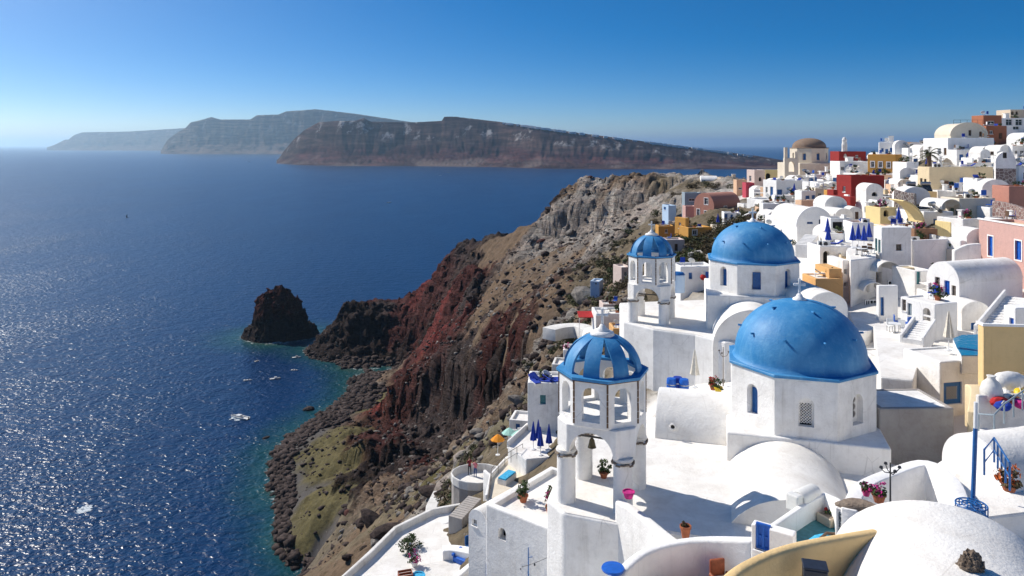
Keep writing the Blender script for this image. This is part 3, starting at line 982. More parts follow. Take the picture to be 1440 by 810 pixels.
island('farthest_headland', 'faint pale low headland on the horizon',
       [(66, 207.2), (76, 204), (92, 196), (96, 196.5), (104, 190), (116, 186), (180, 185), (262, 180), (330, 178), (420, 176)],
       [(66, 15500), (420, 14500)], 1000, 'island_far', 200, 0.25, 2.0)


# ------------------------------------------------------------------ the air: one even box of haze
_hz = MB().box(-75000, 75000, -4000, 95000, min(float(HT.min()), -25.0) - 1.0, 640)
haze_m = bpy.data.materials.new('haze_air')
haze_m.use_nodes = True
hn = haze_m.node_tree
for n in list(hn.nodes):
    hn.nodes.remove(n)
h_out = hn.nodes.new('ShaderNodeOutputMaterial')
h_v = hn.nodes.new('ShaderNodeVolumePrincipled')
h_v.inputs['Color'].default_value = (0.60, 0.83, 1.0, 1)
h_v.inputs['Density'].default_value = 4.4e-5
h_v.inputs['Anisotropy'].default_value = 0.6
hn.links.new(h_v.outputs[0], h_out.inputs['Volume'])
haze_m.cycles.homogeneous_volume = True if hasattr(haze_m.cycles, 'homogeneous_volume') else True
MATS['haze_air'] = haze_m
haze = _hz.build('haze', 'haze_air')
tag(haze, 'pale sea haze filling the air over the bay', None, None, 'stuff')
# ------------------------------------------------------------------ churches and bell towers
def arch_prof(w, h, n=10, z0=0.0):
    r = w / 2
    pts = [(-r, z0), (r, z0)]
    for i in range(n + 1):
        a = math.pi * i / n
        pts.append((r * math.cos(a), z0 + h - r + r * math.sin(a)))
    return pts


def octo(a, off=0.0):
    r = a / math.cos(math.pi / 8)
    return [(r * math.cos(math.pi / 8 + k * math.pi / 4 + off), r * math.sin(math.pi / 8 + k * math.pi / 4 + off)) for k in range(8)]


def face_fn(ang, dist, depth):
    """Profile on the face whose outward normal points to ang, starting dist from the axis, running inwards by depth."""
    n = Vector((math.cos(ang), math.sin(ang), 0))
    s = Vector((-n.y, n.x, 0))
    return lambda a, b, t: s * a + n * (dist - depth * t) + Vector((0, 0, b))


def add_cross(parent, z, s=1.0, mat='white_clean'):
    b = MB().lathe([(0.42 * s, -0.12 * s), (0.40 * s, 0.06 * s), (0.22 * s, 0.16 * s), (0.16 * s, 0.30 * s), (0.10 * s, 0.36 * s), (0.0, 0.38 * s)], 14, (0, 0, z))
    o = b.build('finial', mat, parent, smooth=True)
    c = MB().box(-0.07 * s, 0.07 * s, -0.06 * s, 0.06 * s, z + 0.34 * s, z + 1.30 * s)
    c.box(-0.36 * s, -0.07 * s, -0.058 * s, 0.058 * s, z + 0.84 * s, z + 0.99 * s).box(0.07 * s, 0.36 * s, -0.058 * s, 0.058 * s, z + 0.84 * s, z + 0.99 * s)
    c.build('cross', mat, o, 0.02, 1)


def domed_church(name, label, cx, cy, th, zf, zb, zr, half, ap, dh, front, vault, mats=('white', 'blue_dome'), peg=True, cross=True):
    """zf ground, zb top of the square body, zr rim of the octagonal drum; front: kinds of opening for the faces seen from the bay."""
    t = thing(name, label, 'church', (cx, cy, 0), R(th))
    wall = MB().box(-half, half, -half, half, zf, zb).build('base_wall', mats[0], t, 0.10, 3)
    dm = MB().zprism(octo(ap), zb - 0.3, zr)
    drum = dm.build('drum', mats[0], t, 0.05, 2)
    cut = MB()
    for ang, kind, w, h in front:
        a = R(ang)
        hz = zb + (zr - zb) * 0.20
        cut.prism(arch_prof(w, h), lambda p, q, tt, f=face_fn(a, ap + 0.2, 0.62), z=hz: f(p, q, tt) + Vector((0, 0, z)))
        fn = face_fn(a, ap - 0.36, 0.05)
        if kind == 'lattice':
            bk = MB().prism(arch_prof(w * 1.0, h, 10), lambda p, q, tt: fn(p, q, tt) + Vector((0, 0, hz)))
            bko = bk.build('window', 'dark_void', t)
            lat = MB()
            fl = face_fn(a, ap - 0.30, 0.05)
            for k in range(-9, 10):
                for sgn in (-1, 1):
                    x0 = k * 0.15
                    pts = []
                    for s_ in np.linspace(0.1, h - 0.28, 40):
                        x = x0 + sgn * (s_ - h / 2)
                        if abs(x) < w / 2 - 0.08:
                            pts.append((x, s_))
                    if len(pts) > 2:
                        p0, p1 = fl(pts[0][0], pts[0][1] + hz, 0), fl(pts[-1][0], pts[-1][1] + hz, 0)
                        lat.tube([p0, p1], 0.02, 4)
            lat.build('lattice', 'white', bko)
            fr = MB()
            for x0, x1, q0, q1 in ((-w / 2, -w / 2 + 0.10, 0, h - 0.25), (w / 2 - 0.10, w / 2, 0, h - 0.25), (-w / 2 + 0.1, w / 2 - 0.1, h - 0.36, h - 0.05)):
                fr.prism([(x0, q0), (x1, q0), (x1, q1), (x0, q1)], lambda p, q, tt: face_fn(a, ap - 0.285, 0.06)(p, q + hz, tt))
            fr.build('frame', 'white', bko)
        elif kind == 'blue':
            pn = MB().prism([(-w / 2 + 0.09, 0), (w / 2, 0), (w / 2, h - 0.3), (-w / 2 + 0.09, h - 0.3)], lambda p, q, tt: fn(p, q + hz, tt))
            pno = pn.build('window', 'blue_paint', t)
            rl = MB()
            for x0, x1, q0, q1 in ((-w / 2 + 0.09, -w / 2 + 0.16, 0, h - 0.3), (w / 2 - 0.07, w / 2, 0, h - 0.3), (-0.02, 0.09, 0.02, h - 0.32)):
                rl.prism([(x0, q0), (x1, q0), (x1, q1), (x0, q1)], lambda p, q, tt: face_fn(a, ap - 0.33, 0.05)(p, q + hz, tt))
            rl.build('stile', 'blue_paint', pno)
        else:
            bk = MB().prism(arch_prof(w, h), lambda p, q, tt: fn(p, q, tt) + Vector((0, 0, hz)))
            bk.build('niche_panel', mats[0], t)
            for k in range(3):
                ho = MB()
                f2 = face_fn(a, ap - 0.345, 0.05)
                zc = hz + h * (0.28 + 0.24 * k)
                pr = [(0.15 * math.cos(i * math.pi / 6), 0.15 * math.sin(i * math.pi / 6)) for i in range(12)]
                ho.prism(pr, lambda p, q, tt: f2(p + 0.05, q + zc, tt))
                hob = ho.build('vent_hole', 'dark_void', t)
                rg = MB()
                f3 = face_fn(a, ap - 0.33, 0.05)
                for i in range(12):
                    a0, a1 = i * math.pi / 6, (i + 1) * math.pi / 6
                    rg.prism([(0.15 * math.cos(a0), 0.15 * math.sin(a0)), (0.20 * math.cos(a0), 0.20 * math.sin(a0)), (0.20 * math.cos(a1), 0.20 * math.sin(a1)), (0.15 * math.cos(a1), 0.15 * math.sin(a1))], lambda p, q, tt: f3(p + 0.05, q + zc, tt), True)
                for i in range(3):
                    x = -0.08 + 0.08 * i
                    rg.prism([(x - 0.012, -0.13), (x + 0.012, -0.13), (x + 0.012, 0.13), (x - 0.012, 0.13)], lambda p, q, tt: f3(p + 0.05, q + zc, tt))
                rg.build('grille', 'grey_cement', hob)
    carve(drum, cut)
    rim = MB().zprism(octo(ap + 0.10), zr, zr + 0.16)
    rim.build('rim', mats[1], t, 0.03, 1)
    rd = ap * 0.955
    prof = [(rd + 0.10, 0.0), (rd + 0.02, 0.10), (rd - 0.03, 0.24)]
    for i in range(1, 19):
        a = math.pi / 2 * i / 18
        prof.append(((rd - 0.03) * math.cos(a) ** 0.96, 0.24 + (dh - 0.24) * math.sin(a) ** 1.02))
    prof[-1] = (0.0, dh)
    dome = MB().lathe(prof, 64, (0, 0, zr + 0.161), cap=False).build('dome', mats[1], t, smooth=True)
    if peg:
        for k in range(10):
            aa = R(-90 + 18 + 36 * k)
            for lev in ((0.40,) if k % 2 else (0.40, 0.86)):
                ph = math.asin(min(1, lev)) if lev < 0.9 else 1.25
                ph = lev * 1.25
                rr, zz = rd * math.cos(ph), zr + 0.2 + dh * math.sin(ph)
                n = Vector((math.cos(aa), math.sin(aa), 0))
                MB().tube([n * (rr - 0.15) + Vector((0, 0, zz)), n * (rr + 0.22) + Vector((0, 0, zz + 0.03))], 0.06, 6).build('peg', mats[1], dome)
    if cross:
        add_cross(t, zr + 0.16 + dh, 0.95)
    if vault:
        (vx, vr, vs, ln, vb) = vault
        body = MB().prism([(-vr, vb), (vr, vb)] + [(vr * math.cos(math.pi * i / 28), vs + vr * 0.98 * math.sin(math.pi * i / 28)) for i in range(29)],
                          lambda p, q, tt: Vector((vx + p, -half - ln + (ln + 0.3) * tt, q)))
        v = body.build('vault', mats[0], t)
        smooth_by_angle(v.data, 35)
        v.data.materials[0] = MATS['roof_white']
    return t


def bell_tower(name, label, cx, cy, th, zf, zc, zl, zr, ap, dh, mat='white'):
    """zf floor, zc capitals, zl foot of the lantern, zr rim under the ribbed dome."""
    t = thing(name, label, 'bell tower', (cx, cy, 0), R(th))
    pr = 0.45
    q = ap * 0.98 / math.sqrt(2) * 1.02
    for sx in (-1, 1):
        for sy in (-1, 1):
            x, y = sx * q, sy * q
            pil = MB().lathe([(pr * 1.04, zf - 1.2), (pr * 1.02, zf + 0.4), (pr, zc - 0.35)], 24, (x, y, 0)).build('pillar', mat, t, smooth=True)
            smooth_by_angle(pil.data, 50)
            MB().lathe([(pr + 0.02, zc - 0.35), (pr + 0.05, zc - 0.28), (pr - 0.02, zc - 0.20), (pr + 0.06, zc - 0.10), (pr + 0.03, zc)], 20, (x, y, 0)).build('capital', 'white_worn', pil, smooth=False)
            ring = MB()
            for i in range(14):
                a = 2 * math.pi * i / 14
                ring.obox((x + (pr + 0.05) * math.cos(a), y + (pr + 0.05) * math.sin(a), zc - 0.24 + 0.05 * math.sin(i * 2.3)), (0.10, 0.22, 0.06), a)
            ring.build('stone_ring', 'rock_tan', pil)
    # block with crossing arches between pillars and lantern
    aw = ap * 0.98
    blk = MB().zprism([(-aw * 0.99, -aw * 0.62), (-aw * 0.62, -aw * 0.99), (aw * 0.62, -aw * 0.99), (aw * 0.99, -aw * 0.62), (aw * 0.99, aw * 0.62), (aw * 0.62, aw * 0.99), (-aw * 0.62, aw * 0.99), (-aw * 0.99, aw * 0.62)], zc - 0.02, zl)
    b = blk.build('arcade', mat, t, 0.03, 1)
    cut = MB()
    span = 2 * (q - pr * 0.72)
    rise = min(span / 2, (zl - zc) * 0.80)
    prof = [(-span / 2, zc - 0.5), (span / 2, zc - 0.5)] + [(span / 2 * math.cos(math.pi * i / 14), zc + rise * math.sin(math.pi * i / 14)) for i in range(15)]
    cut.prism(prof, lambda p, r_, tt: Vector((p, -4 + 8 * tt, r_)))
    carve(b, cut)
    cut = MB().prism(prof, lambda p, r_, tt: Vector((4 - 8 * tt, p, r_)))
    carve(b, cut)
    lan = MB().zprism(octo(ap), zl - 0.02, zr).build('lantern', mat, t, 0.03, 1)
    inner = MB().zprism(octo(ap - 0.34), zl + 0.12, zr + 0.3)
    carve(lan, inner)
    wz, wh = zl + 0.26, (zr - zl) * 0.74
    for k in range(4):
        a = k * math.pi / 4
        cut = MB().prism(arch_prof(ap * 0.45, wh), lambda p, r_, tt, f=face_fn(a, 4, 8): f(p, r_ + wz, tt))
        carve(lan, cut)
    for x, y in octo(ap + 0.005):
        st = MB()
        a = math.atan2(y, x)
        zz = zl + 0.1
        i = 0
        while zz < zr - 0.1:
            hh = 0.24 + 0.10 * ((i * 7) % 3)
            st.obox((x, y, zz + hh / 2), (0.045, 0.085, hh - 0.03), a)
            zz += hh
            i += 1
        st.build('corner_strip', 'brown_wood', lan)
    rim = MB()
    oo, ii = octo(ap + 0.12), octo(ap - 0.36)
    for k in range(8):
        j = (k + 1) % 8
        rim.add([(*oo[k], zr + 0.001), (*oo[j], zr + 0.001), (*ii[j], zr + 0.001), (*ii[k], zr + 0.001), (*oo[k], zr + 0.13), (*oo[j], zr + 0.13), (*ii[j], zr + 0.13), (*ii[k], zr + 0.13)],
                [(3, 2, 1, 0), (4, 5, 6, 7), (0, 1, 5, 4), (2, 3, 7, 6)])
    rim.build('rim', 'blue_dome', t)
    und = MB()
    oo, ii = octo(ap + 0.08), octo(ap - 0.30)
    for k in range(8):
        j = (k + 1) % 8
        und.add([(*oo[k], zr - 0.05), (*oo[j], zr - 0.05), (*ii[j], zr - 0.05), (*ii[k], zr - 0.05), (*oo[k], zr - 0.001), (*oo[j], zr - 0.001), (*ii[j], zr - 0.001), (*ii[k], zr - 0.001)],
                [(3, 2, 1, 0), (4, 5, 6, 7), (0, 1, 5, 4), (2, 3, 7, 6)])
    und.build('rim_edge', 'brown_wood', t)
    rd = ap * 0.97
    for k in range(8):
        ac = k * math.pi / 4
        rb = MB()
        vs, fs = [], []
        m = 15
        for i in range(m):
            tt = i / (m - 1)
            ph = tt * R(82)
            hw = R(12.0) + R(10.55) * min(1, max(0, (tt - 0.22) / 0.64)) ** 1.4
            for rr in (rd, rd - 0.13):
                for s in (-1, 0, 1):
                    a = ac + s * hw
                    vs.append((rr * math.cos(ph) * math.cos(a), rr * math.cos(ph) * math.sin(a), zr + 0.10 + dh * (rr / rd) * math.sin(ph)))
        for i in range(m - 1):
            o, p_ = i * 6, i * 6 + 6
            fs += [(o, o + 1, p_ + 1, p_), (o + 1, o + 2, p_ + 2, p_ + 1), (o + 4, o + 3, p_ + 3, p_ + 4), (o + 5, o + 4, p_ + 4, p_ + 5), (o + 3, o, p_, p_ + 3), (o + 2, o + 5, p_ + 5, p_ + 2)]
        fs += [(0, 3, 4, 1), (1, 4, 5, 2)]
        e = (m - 1) * 6
        fs += [(e, e + 1, e + 4, e + 3), (e + 1, e + 2, e + 5, e + 4)]
        rb.add(vs, fs)
        r_o = rb.build('rib', 'blue_dome', t)
        smooth_by_angle(r_o.data, 40)
    MB().lathe([(0.62, -0.10), (0.56, 0.06), (0.30, 0.14), (0.0, 0.16)], 20, (0, 0, zr + 0.10 + dh)).build('cap', 'white', t, smooth=True)
    add_cross(t, zr + 0.22 + dh, 0.85, 'white')
    beam = MB().tube([(-1.3, 0.05, zc + 0.12), (1.3, 0.05, zc + 0.12)], 0.05, 6).build('beam', 'dark_metal', t)
    bell = MB().lathe([(0.22, -0.46), (0.19, -0.39), (0.15, -0.22), (0.125, -0.09), (0.06, 0.0), (0.0, 0.015)], 16, (-0.55, 0.05, zc + 0.05), cap=False).build('bell', 'bronze', t, smooth=True)
    MB().tube([(-0.55, 0.05, zc - 0.2), (-0.55, 0.05, zc - 0.50)], [0.02, 0.04], 6).build('clapper', 'dark_metal', bell)
    return t


# near church of the blue dome
domed_church('blue_domed_church', 'large white church with big blue dome and lattice drum window, nearer of the two', 16.9, 43.9, -16, 80, 94.2, 97.35, 4.12, 3.86, 3.42,
             [(-90, 'lattice', 0.80, 1.55), (-135, 'blue', 0.78, 1.72), (-45, 'holes', 0.86, 1.65), (180, 'blue', 0.8, 1.7), (0, 'blue', 0.8, 1.7)], (-1.15, 3.45, 90.65, 7.0, 84))
bell_tower('bell_tower', 'white bell tower with ribbed open blue dome standing beside flat white roof in full view', 4.5, 37.2, -23, 92.7, 95.25, 96.6, 98.8, 2.0, 1.75)
# second church, further down the slope
domed_church('blue_domed_church', 'white church with blue dome and narrow blue drum windows, behind the larger domed church', 22.1, 68.6, -13, 84, 96.9, 99.55, 4.2, 3.84, 3.25,
             [(-90, 'blue', 0.75, 1.75), (-135, 'blue', 0.75, 1.75), (-45, 'blue', 0.75, 1.75), (180, 'blue', 0.8, 1.7), (0, 'blue', 0.8, 1.7)], (-0.55, 3.25, 93.3, 3.6, 82))
bell_tower('bell_tower', 'white bell tower with ribbed blue dome beside the farther blue-domed church', 12.9, 69.0, -23, 93.9, 96.05, 97.35, 99.85, 2.0, 1.8)


def podium(name, label, cat, poly, z0, z1, mat='white', top='roof_white', bev=0.15, lip=0.0):
    cx = sum(p[0] for p in poly) / len(poly)
    cy = sum(p[1] for p in poly) / len(poly)
    t = thing(name, label, cat, (cx, cy, 0))
    pl = [(x - cx, y - cy) for x, y in poly]
    MB().zprism(pl, z0, z1).build('wall', mat, t, bev, 3)
    k = 0.985
    MB().zprism([(x * k, y * k) for x, y in pl], z1 - 0.2, z1 + 0.012).build('roof', top, t)
    return t


podium('roof_terrace', 'flat white roof around the near bell tower with the tower shadow on it', 'roof',
       [(1.7, 36.6), (2.4, 35.2), (4.9, 34.2), (9.6, 32.6), (20.0, 31.0), (21.5, 40.0), (13.0, 48.0), (7.0, 47.5), (3.2, 42.5)], 78, 92.65)
podium('roof_terrace', 'flat white roof around the farther bell tower', 'roof',
       [(10.2, 68.4), (12.4, 65.6), (15.6, 63.6), (17.5, 61.2), (25.5, 59.5), (28.0, 74.0), (20, 78.0), (11.0, 76.5)], 78, 93.85)
# ------------------------------------------------------------------ houses
ROOFS = []    # flat roofs: corner, directions, size, height, label
FOOT = []     # footprints (x, y, radius) already taken
WIN_CACHE = {}


def hit(u, C, dv):
    """Where the vertical plane through C along dv meets photo column u: distance along dv and depth."""
    k = (u - U0) / FPX
    s = (k * C.y - C.x) / (dv[0] - k * dv[1])
    return s, C.y + s * dv[1]


def fmap(face):
    if face == 'F':
        return lambda s, z, q: (s, q, z)
    return lambda s, z, q: (q, s, z)


def opening(t, cut, face, s0, s1, z0, z1, kind, mat, trim):
    m = fmap(face)
    w, h = s1 - s0, z1 - z0
    mid = (s0 + s1) / 2

    def pan(prof, q0, q1):
        return MB().prism(prof, lambda a, b, tt: Vector(m(mid + a, z0 + b, q0 + (q1 - q0) * tt)))
    rect = [(-w / 2, 0), (w / 2, 0), (w / 2, h), (-w / 2, h)]
    ar = arch_prof(w, h) if h > w * 0.75 else rect
    prof = ar if kind in ('arch', 'archdoor', 'ladder') else rect
    dep = 0.55 if kind in ('arch', 'ladder') else 0.24
    c = pan(prof, -0.3, dep)
    cut.add(c.v, c.f)
    nm = 'door' if kind in ('door', 'archdoor') else 'window'
    if kind == 'niche':
        nm = 'niche_panel'
    fb = w * 0.22 if kind == 'lattice' else min(0.09, w * 0.16)
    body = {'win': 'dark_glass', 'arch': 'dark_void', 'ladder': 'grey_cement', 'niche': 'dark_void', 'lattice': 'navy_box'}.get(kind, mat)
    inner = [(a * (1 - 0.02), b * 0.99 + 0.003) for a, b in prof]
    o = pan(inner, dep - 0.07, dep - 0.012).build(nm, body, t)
    if kind in ('win', 'shut', 'door', 'lattice'):
        fr = MB()
        q0, q1 = dep - 0.115, dep - 0.072
        e = 0.006
        bars = [(-w / 2 + e, -w / 2 + fb, e, h - e), (w / 2 - fb, w / 2 - e, e, h - e), (-w / 2 + fb + e, w / 2 - fb - e, h - fb, h - e), (-w / 2 + fb + e, w / 2 - fb - e, e, fb)]
        if kind == 'win':
            bars += [(-0.02, 0.02, fb + e, h - fb - e)]
            if h > 0.9:
                bars += [(-w / 2 + fb + e, -0.03, h * 0.6, h * 0.6 + 0.04), (0.03, w / 2 - fb - e, h * 0.6, h * 0.6 + 0.04)]
        if kind in ('shut', 'door'):
            bars += [(-0.05, 0.05, fb + e, h - fb - e), (-w / 2 + fb + e, -0.06, h * 0.45, h * 0.45 + 0.08), (0.06, w / 2 - fb - e, h * 0.45, h * 0.45 + 0.08)]
        for a0, a1, b0, b1 in bars:
            if a1 > a0 and b1 > b0:
                pp = pan([(a0, b0), (a1, b0), (a1, b1), (a0, b1)], q0, q1)
                fr.add(pp.v, pp.f)
        fr.build('frame', mat, o)
        if kind == 'lattice':
            la = MB()
            for k in range(-12, 13):
                for sg in (-1, 1):
                    pts = [(k * 0.17 + sg * (s_ - h / 2), s_) for s_ in np.linspace(fb, h - fb, 60)]
                    pts = [p_ for p_ in pts if abs(p_[0]) < w * 0.30]
                    if len(pts) > 3:
                        la.tube([m(mid + pts[0][0], z0 + pts[0][1], q0 - 0.02), m(mid + pts[-1][0], z0 + pts[-1][1], q0 - 0.02)], 0.013, 4)
            la.build('lattice', 'white_paint', o)
        if kind == 'door':
            MB().blob(m(mid + 0.09, z0 + h * 0.42, q0 - 0.03), 0.035, 1, 0, 1).build('handle', 'steel', o)
    if kind == 'ladder':
        fr = MB()
        for k in range(1, 5):
            pp = pan([(-w / 2, h * k / 5.6), (w / 2, h * k / 5.6), (w / 2, h * k / 5.6 + 0.12), (-w / 2, h * k / 5.6 + 0.12)], 0.03, 0.16)
            fr.add(pp.v, pp.f)
        fr.build('bars', 'white_clean', o)
    if trim:
        fr = MB()
        g = 0.11
        for a0, a1, b0, b1 in ((-w / 2 - g, -w / 2, -g, h + g), (w / 2, w / 2 + g, -g, h + g), (-w / 2, w / 2, h, h + g), (-w / 2, w / 2, -g, 0)):
            pp = pan([(a0, b0), (a1, b0), (a1, b1), (a0, b1)], -0.035, 0.02)
            fr.add(pp.v, pp.f)
        fr.build('surround', 'white_clean', o)
    elif kind in ('win', 'shut') and h < 2.0:
        pp = pan([(-w / 2 - 0.06, -0.07), (w / 2 + 0.06, -0.07), (w / 2 + 0.06, 0.0), (-w / 2 - 0.06, 0.0)], -0.07, 0.05)
        pp.build('sill', 'white_clean', o)


def house(label, uc, vt, d, uL=None, uR=None, th=0.0, h=4.0, mat='white', ops=(), roof='flat', D=None, W=None, par=0.28, tw=0.26, rr=1.0, rim=False, cat='house', name='house', low=1.2,
          chim=(), roofmat='roof_white', rimmat='white_clean', trim=False, facing=None, cornice=None, group=None):
    C = P(uc, vt, d)
    a = R(th)
    e, g = (math.cos(a), math.sin(a)), (-math.sin(a), math.cos(a))
    if W is None:
        W = abs(hit(uR, C, e)[0])
    if D is None:
        D = abs(hit(uL, C, g)[0]) if uL is not None else max(3.0, min(W * 0.8, 7.0))
        D = min(D, 16.0)
    cs = [(C.x + e[0] * x + g[0] * y, C.y + e[1] * x + g[1] * y) for x in (0, W / 2, W) for y in (0, D / 2, D)]
    zt = min(hgt(*p) for p in cs)
    zb = C.z - h
    t = thing(name, label, cat, (C.x, C.y, zb), a, group)
    FOOT.append((C.x + e[0] * W / 2 + g[0] * D / 2, C.y + e[1] * W / 2 + g[1] * D / 2, 0.5 * math.hypot(W, D)))
    zl = min(zt - zb, 0.0) - low
    cut = MB()
    if roof == 'flat' and d > 35:
        ROOFS.append((C.copy(), e, g, W, D, C.z - (par if par > 0.02 else 0), label, d))
    if roof == 'flat':
        body = MB().box(0, W, 0, D, zl, h).build('wall', mat, t, min(0.09, W * 0.03), 2)
        if par > 0.02 and W > 1.6 and D > 1.6:
            cut.box(tw, W - tw, tw, D - tw, h - par, h + 1)
            MB().box(tw + 0.004, W - tw - 0.004, tw + 0.004, D - tw - 0.004, h - par - 0.05, h - par + 0.008).build('roof', roofmat, t)
        if cornice:
            MB().box(-0.06, W + 0.06, -0.06, 0.12, h - 0.02, h + 0.12).box(-0.06, 0.12, 0.12, D + 0.06, h - 0.02, h + 0.12).build('cornice', cornice, t)
    else:
        ax = roof[-1]
        wd = W if ax == 'g' else D
        rise = rr * wd / 2
        n = 22
        prof = [(0, zl), (wd, zl), (wd, h)] + [(wd / 2 + wd / 2 * math.cos(math.pi * i / n), h + rise * math.sin(math.pi * i / n)) for i in range(1, n)] + [(0, h)]
        if ax == 'g':
            fn = lambda p, q, tt: Vector((p, D * tt, q))
        else:
            fn = lambda p, q, tt: Vector((W * tt, p, q))
        body = MB().prism(prof, fn).build('wall', mat, t)
        body['_sm'] = 1
        smooth_by_angle(body.data, 38)
        if roofmat != 'roof_white' or True:
            # the barrel roof: a thin shell laid over the vault
            sh = MB()
            k0 = 0.02
            outer = [(wd / 2 + (wd / 2 + k0) * math.cos(math.pi * i / n), h + (rise + k0) * math.sin(math.pi * i / n)) for i in range(n + 1)]
            innr = [(wd / 2 + (wd / 2 - 0.05) * math.cos(math.pi * i / n), h + (rise - 0.05) * math.sin(math.pi * i / n)) for i in range(n, -1, -1)]
            if ax == 'g':
                f2 = lambda p, q, tt: Vector((p, 0.06 + (D - 0.05) * tt, q))
            else:
                f2 = lambda p, q, tt: Vector((0.06 + (W - 0.05) * tt, p, q))
            ro = sh.prism(outer + innr, f2).build('barrel_roof', roofmat if roofmat != 'roof_white' else (mat if mat not in ('white', 'white_clean') else 'roof_white'), t)
            smooth_by_angle(ro.data, 38)
        if rim:
            rm = MB()
            k1 = 0.16
            outer = [(wd / 2 + (wd / 2 + k1) * math.cos(math.pi * i / n), h + (rise + k1) * math.sin(math.pi * i / n)) for i in range(n + 1)]
            innr = [(wd / 2 + (wd / 2 - 0.22) * math.cos(math.pi * i / n), h + (rise - 0.22) * math.sin(math.pi * i / n)) for i in range(n, -1, -1)]
            if ax == 'g':
                f3 = lambda p, q, tt: Vector((p, -0.10 + 0.5 * tt, q))
            else:
                f3 = lambda p, q, tt: Vector((-0.10 + 0.5 * tt, p, q))
            r3 = rm.prism(outer + innr, f3).build('gable_rim', rimmat, t)
            smooth_by_angle(r3.data, 38)
    for op in ops:
        face, u, v, w, hh, kind = op[:6]
        m_ = op[6] if len(op) > 6 else ('blue_paint' if kind in ('shut', 'door', 'archdoor', 'lattice') else 'white_paint')
        dv = e if face == 'F' else g
        sa, _ = hit(u - w / 2, C, dv)
        sb, _ = hit(u + w / 2, C, dv)
        sc, dep = hit(u, C, dv)
        s0, s1 = min(sa, sb), max(sa, sb)
        lim = W if face == 'F' else D
        mx = 1.4 if kind in ('door', 'win', 'shut', 'archdoor') else 3.0
        if s1 - s0 > mx:
            s0, s1 = sc - mx / 2, sc + mx / 2
        if s1 - s0 < 0.42:
            s0, s1 = sc - 0.21, sc + 0.21
        s0, s1 = max(s0, 0.14), min(s1, lim - 0.14)
        if s1 - s0 < 0.25:
            continue
        zc = CAM_Z - (v - V0) / FPX * dep - zb
        hm = min(hh / FPX * dep, 2.6)
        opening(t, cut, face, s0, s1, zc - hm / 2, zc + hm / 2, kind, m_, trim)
    if facing:
        fm_, z0, z1 = facing
        MB().box(0.02, W - 0.02, -0.03, 0.1, z0, z1).build('stone_facing', fm_, t)
    for fx, fy, cw, ch in chim:
        cb = MB().box(W * fx - cw / 2, W * fx + cw / 2, D * fy - cw / 2, D * fy + cw / 2, h - par - 0.1, h + ch)
        co = cb.build('chimney', mat, t, 0.04, 1)
        MB().box(W * fx - cw * 0.65, W * fx + cw * 0.65, D * fy - cw * 0.65, D * fy + cw * 0.65, h + ch + 0.001, h + ch + 0.09).build('chimney_cap', 'white', co)
    carve(body, cut)
    return t


def wall_run(label, pts, t, drop, mat='white', name='parapet_wall', cat='wall', bev=0.12, sub=6, group=None):
    """A free-standing wall whose top edge runs through photo points (u, v, depth), smoothed."""
    q = [P(*p) for p in pts]
    out = []
    for i in range(len(q) - 1):
        p0, p1, p2, p3 = q[max(i - 1, 0)], q[i], q[i + 1], q[min(i + 2, len(q) - 1)]
        for k in range(sub):
            s = k / sub
            out.append(0.5 * ((2 * p1) + (p2 - p0) * s + (2 * p0 - 5 * p1 + 4 * p2 - p3) * s * s + (3 * p1 - p0 - 3 * p2 + p3) * s ** 3))
    out.append(q[-1])
    c = out[len(out) // 2].copy()
    zmin = min(p.z for p in out) - drop
    t_ = thing(name, label, cat, (c.x, c.y, zmin), 0.0, group)
    o = MB().path_wall([(p.x - c.x, p.y - c.y) for p in out], t, [p.z - drop - zmin for p in out], [p.z - zmin for p in out]).build('wall', mat, t_, bev, 3)
    smooth_by_angle(o.data, 50)
    return t_


def on_plane(u, v, z):
    d = (CAM_Z - z) * FPX / (v - V0)
    return P(u, v, d)


def slab(label, pix, z, thick, mat='white', top='roof_white', name='terrace', cat='terrace', bev=0.10, lip=None, group=None):
    """A terrace whose flat top at height z is outlined by photo points."""
    pl = [on_plane(u, v, z) for u, v in pix]
    return podium_g(name, label, cat, [(p.x, p.y) for p in pl], z - thick, z, mat, top, bev, lip, group)


def podium_g(name, label, cat, poly, z0, z1, mat, top, bev, lip, group):
    cx = sum(p[0] for p in poly) / len(poly)
    cy = sum(p[1] for p in poly) / len(poly)
    t = thing(name, label, cat, (cx, cy, z0), 0.0, group)
    pl = [(x - cx, y - cy) for x, y in poly]
    FOOT.append((cx, cy, max(math.hypot(*p) for p in pl) * 0.8))
    MB().zprism(pl, 0, z1 - z0).build('wall', mat, t, bev, 2)
    MB().zprism([(x * 0.985, y * 0.985) for x, y in pl], z1 - z0 - 0.2, z1 - z0 + 0.012).build('floor', top, t)
    if lip:
        idx, hh, tk, lm = lip
        MB().path_wall([pl[i % len(pl)] for i in idx], tk, [z1 - z0 - 0.05] * len(idx), [z1 - z0 + hh] * len(idx)).build('parapet', lm, t, 0.07, 2)
    return t


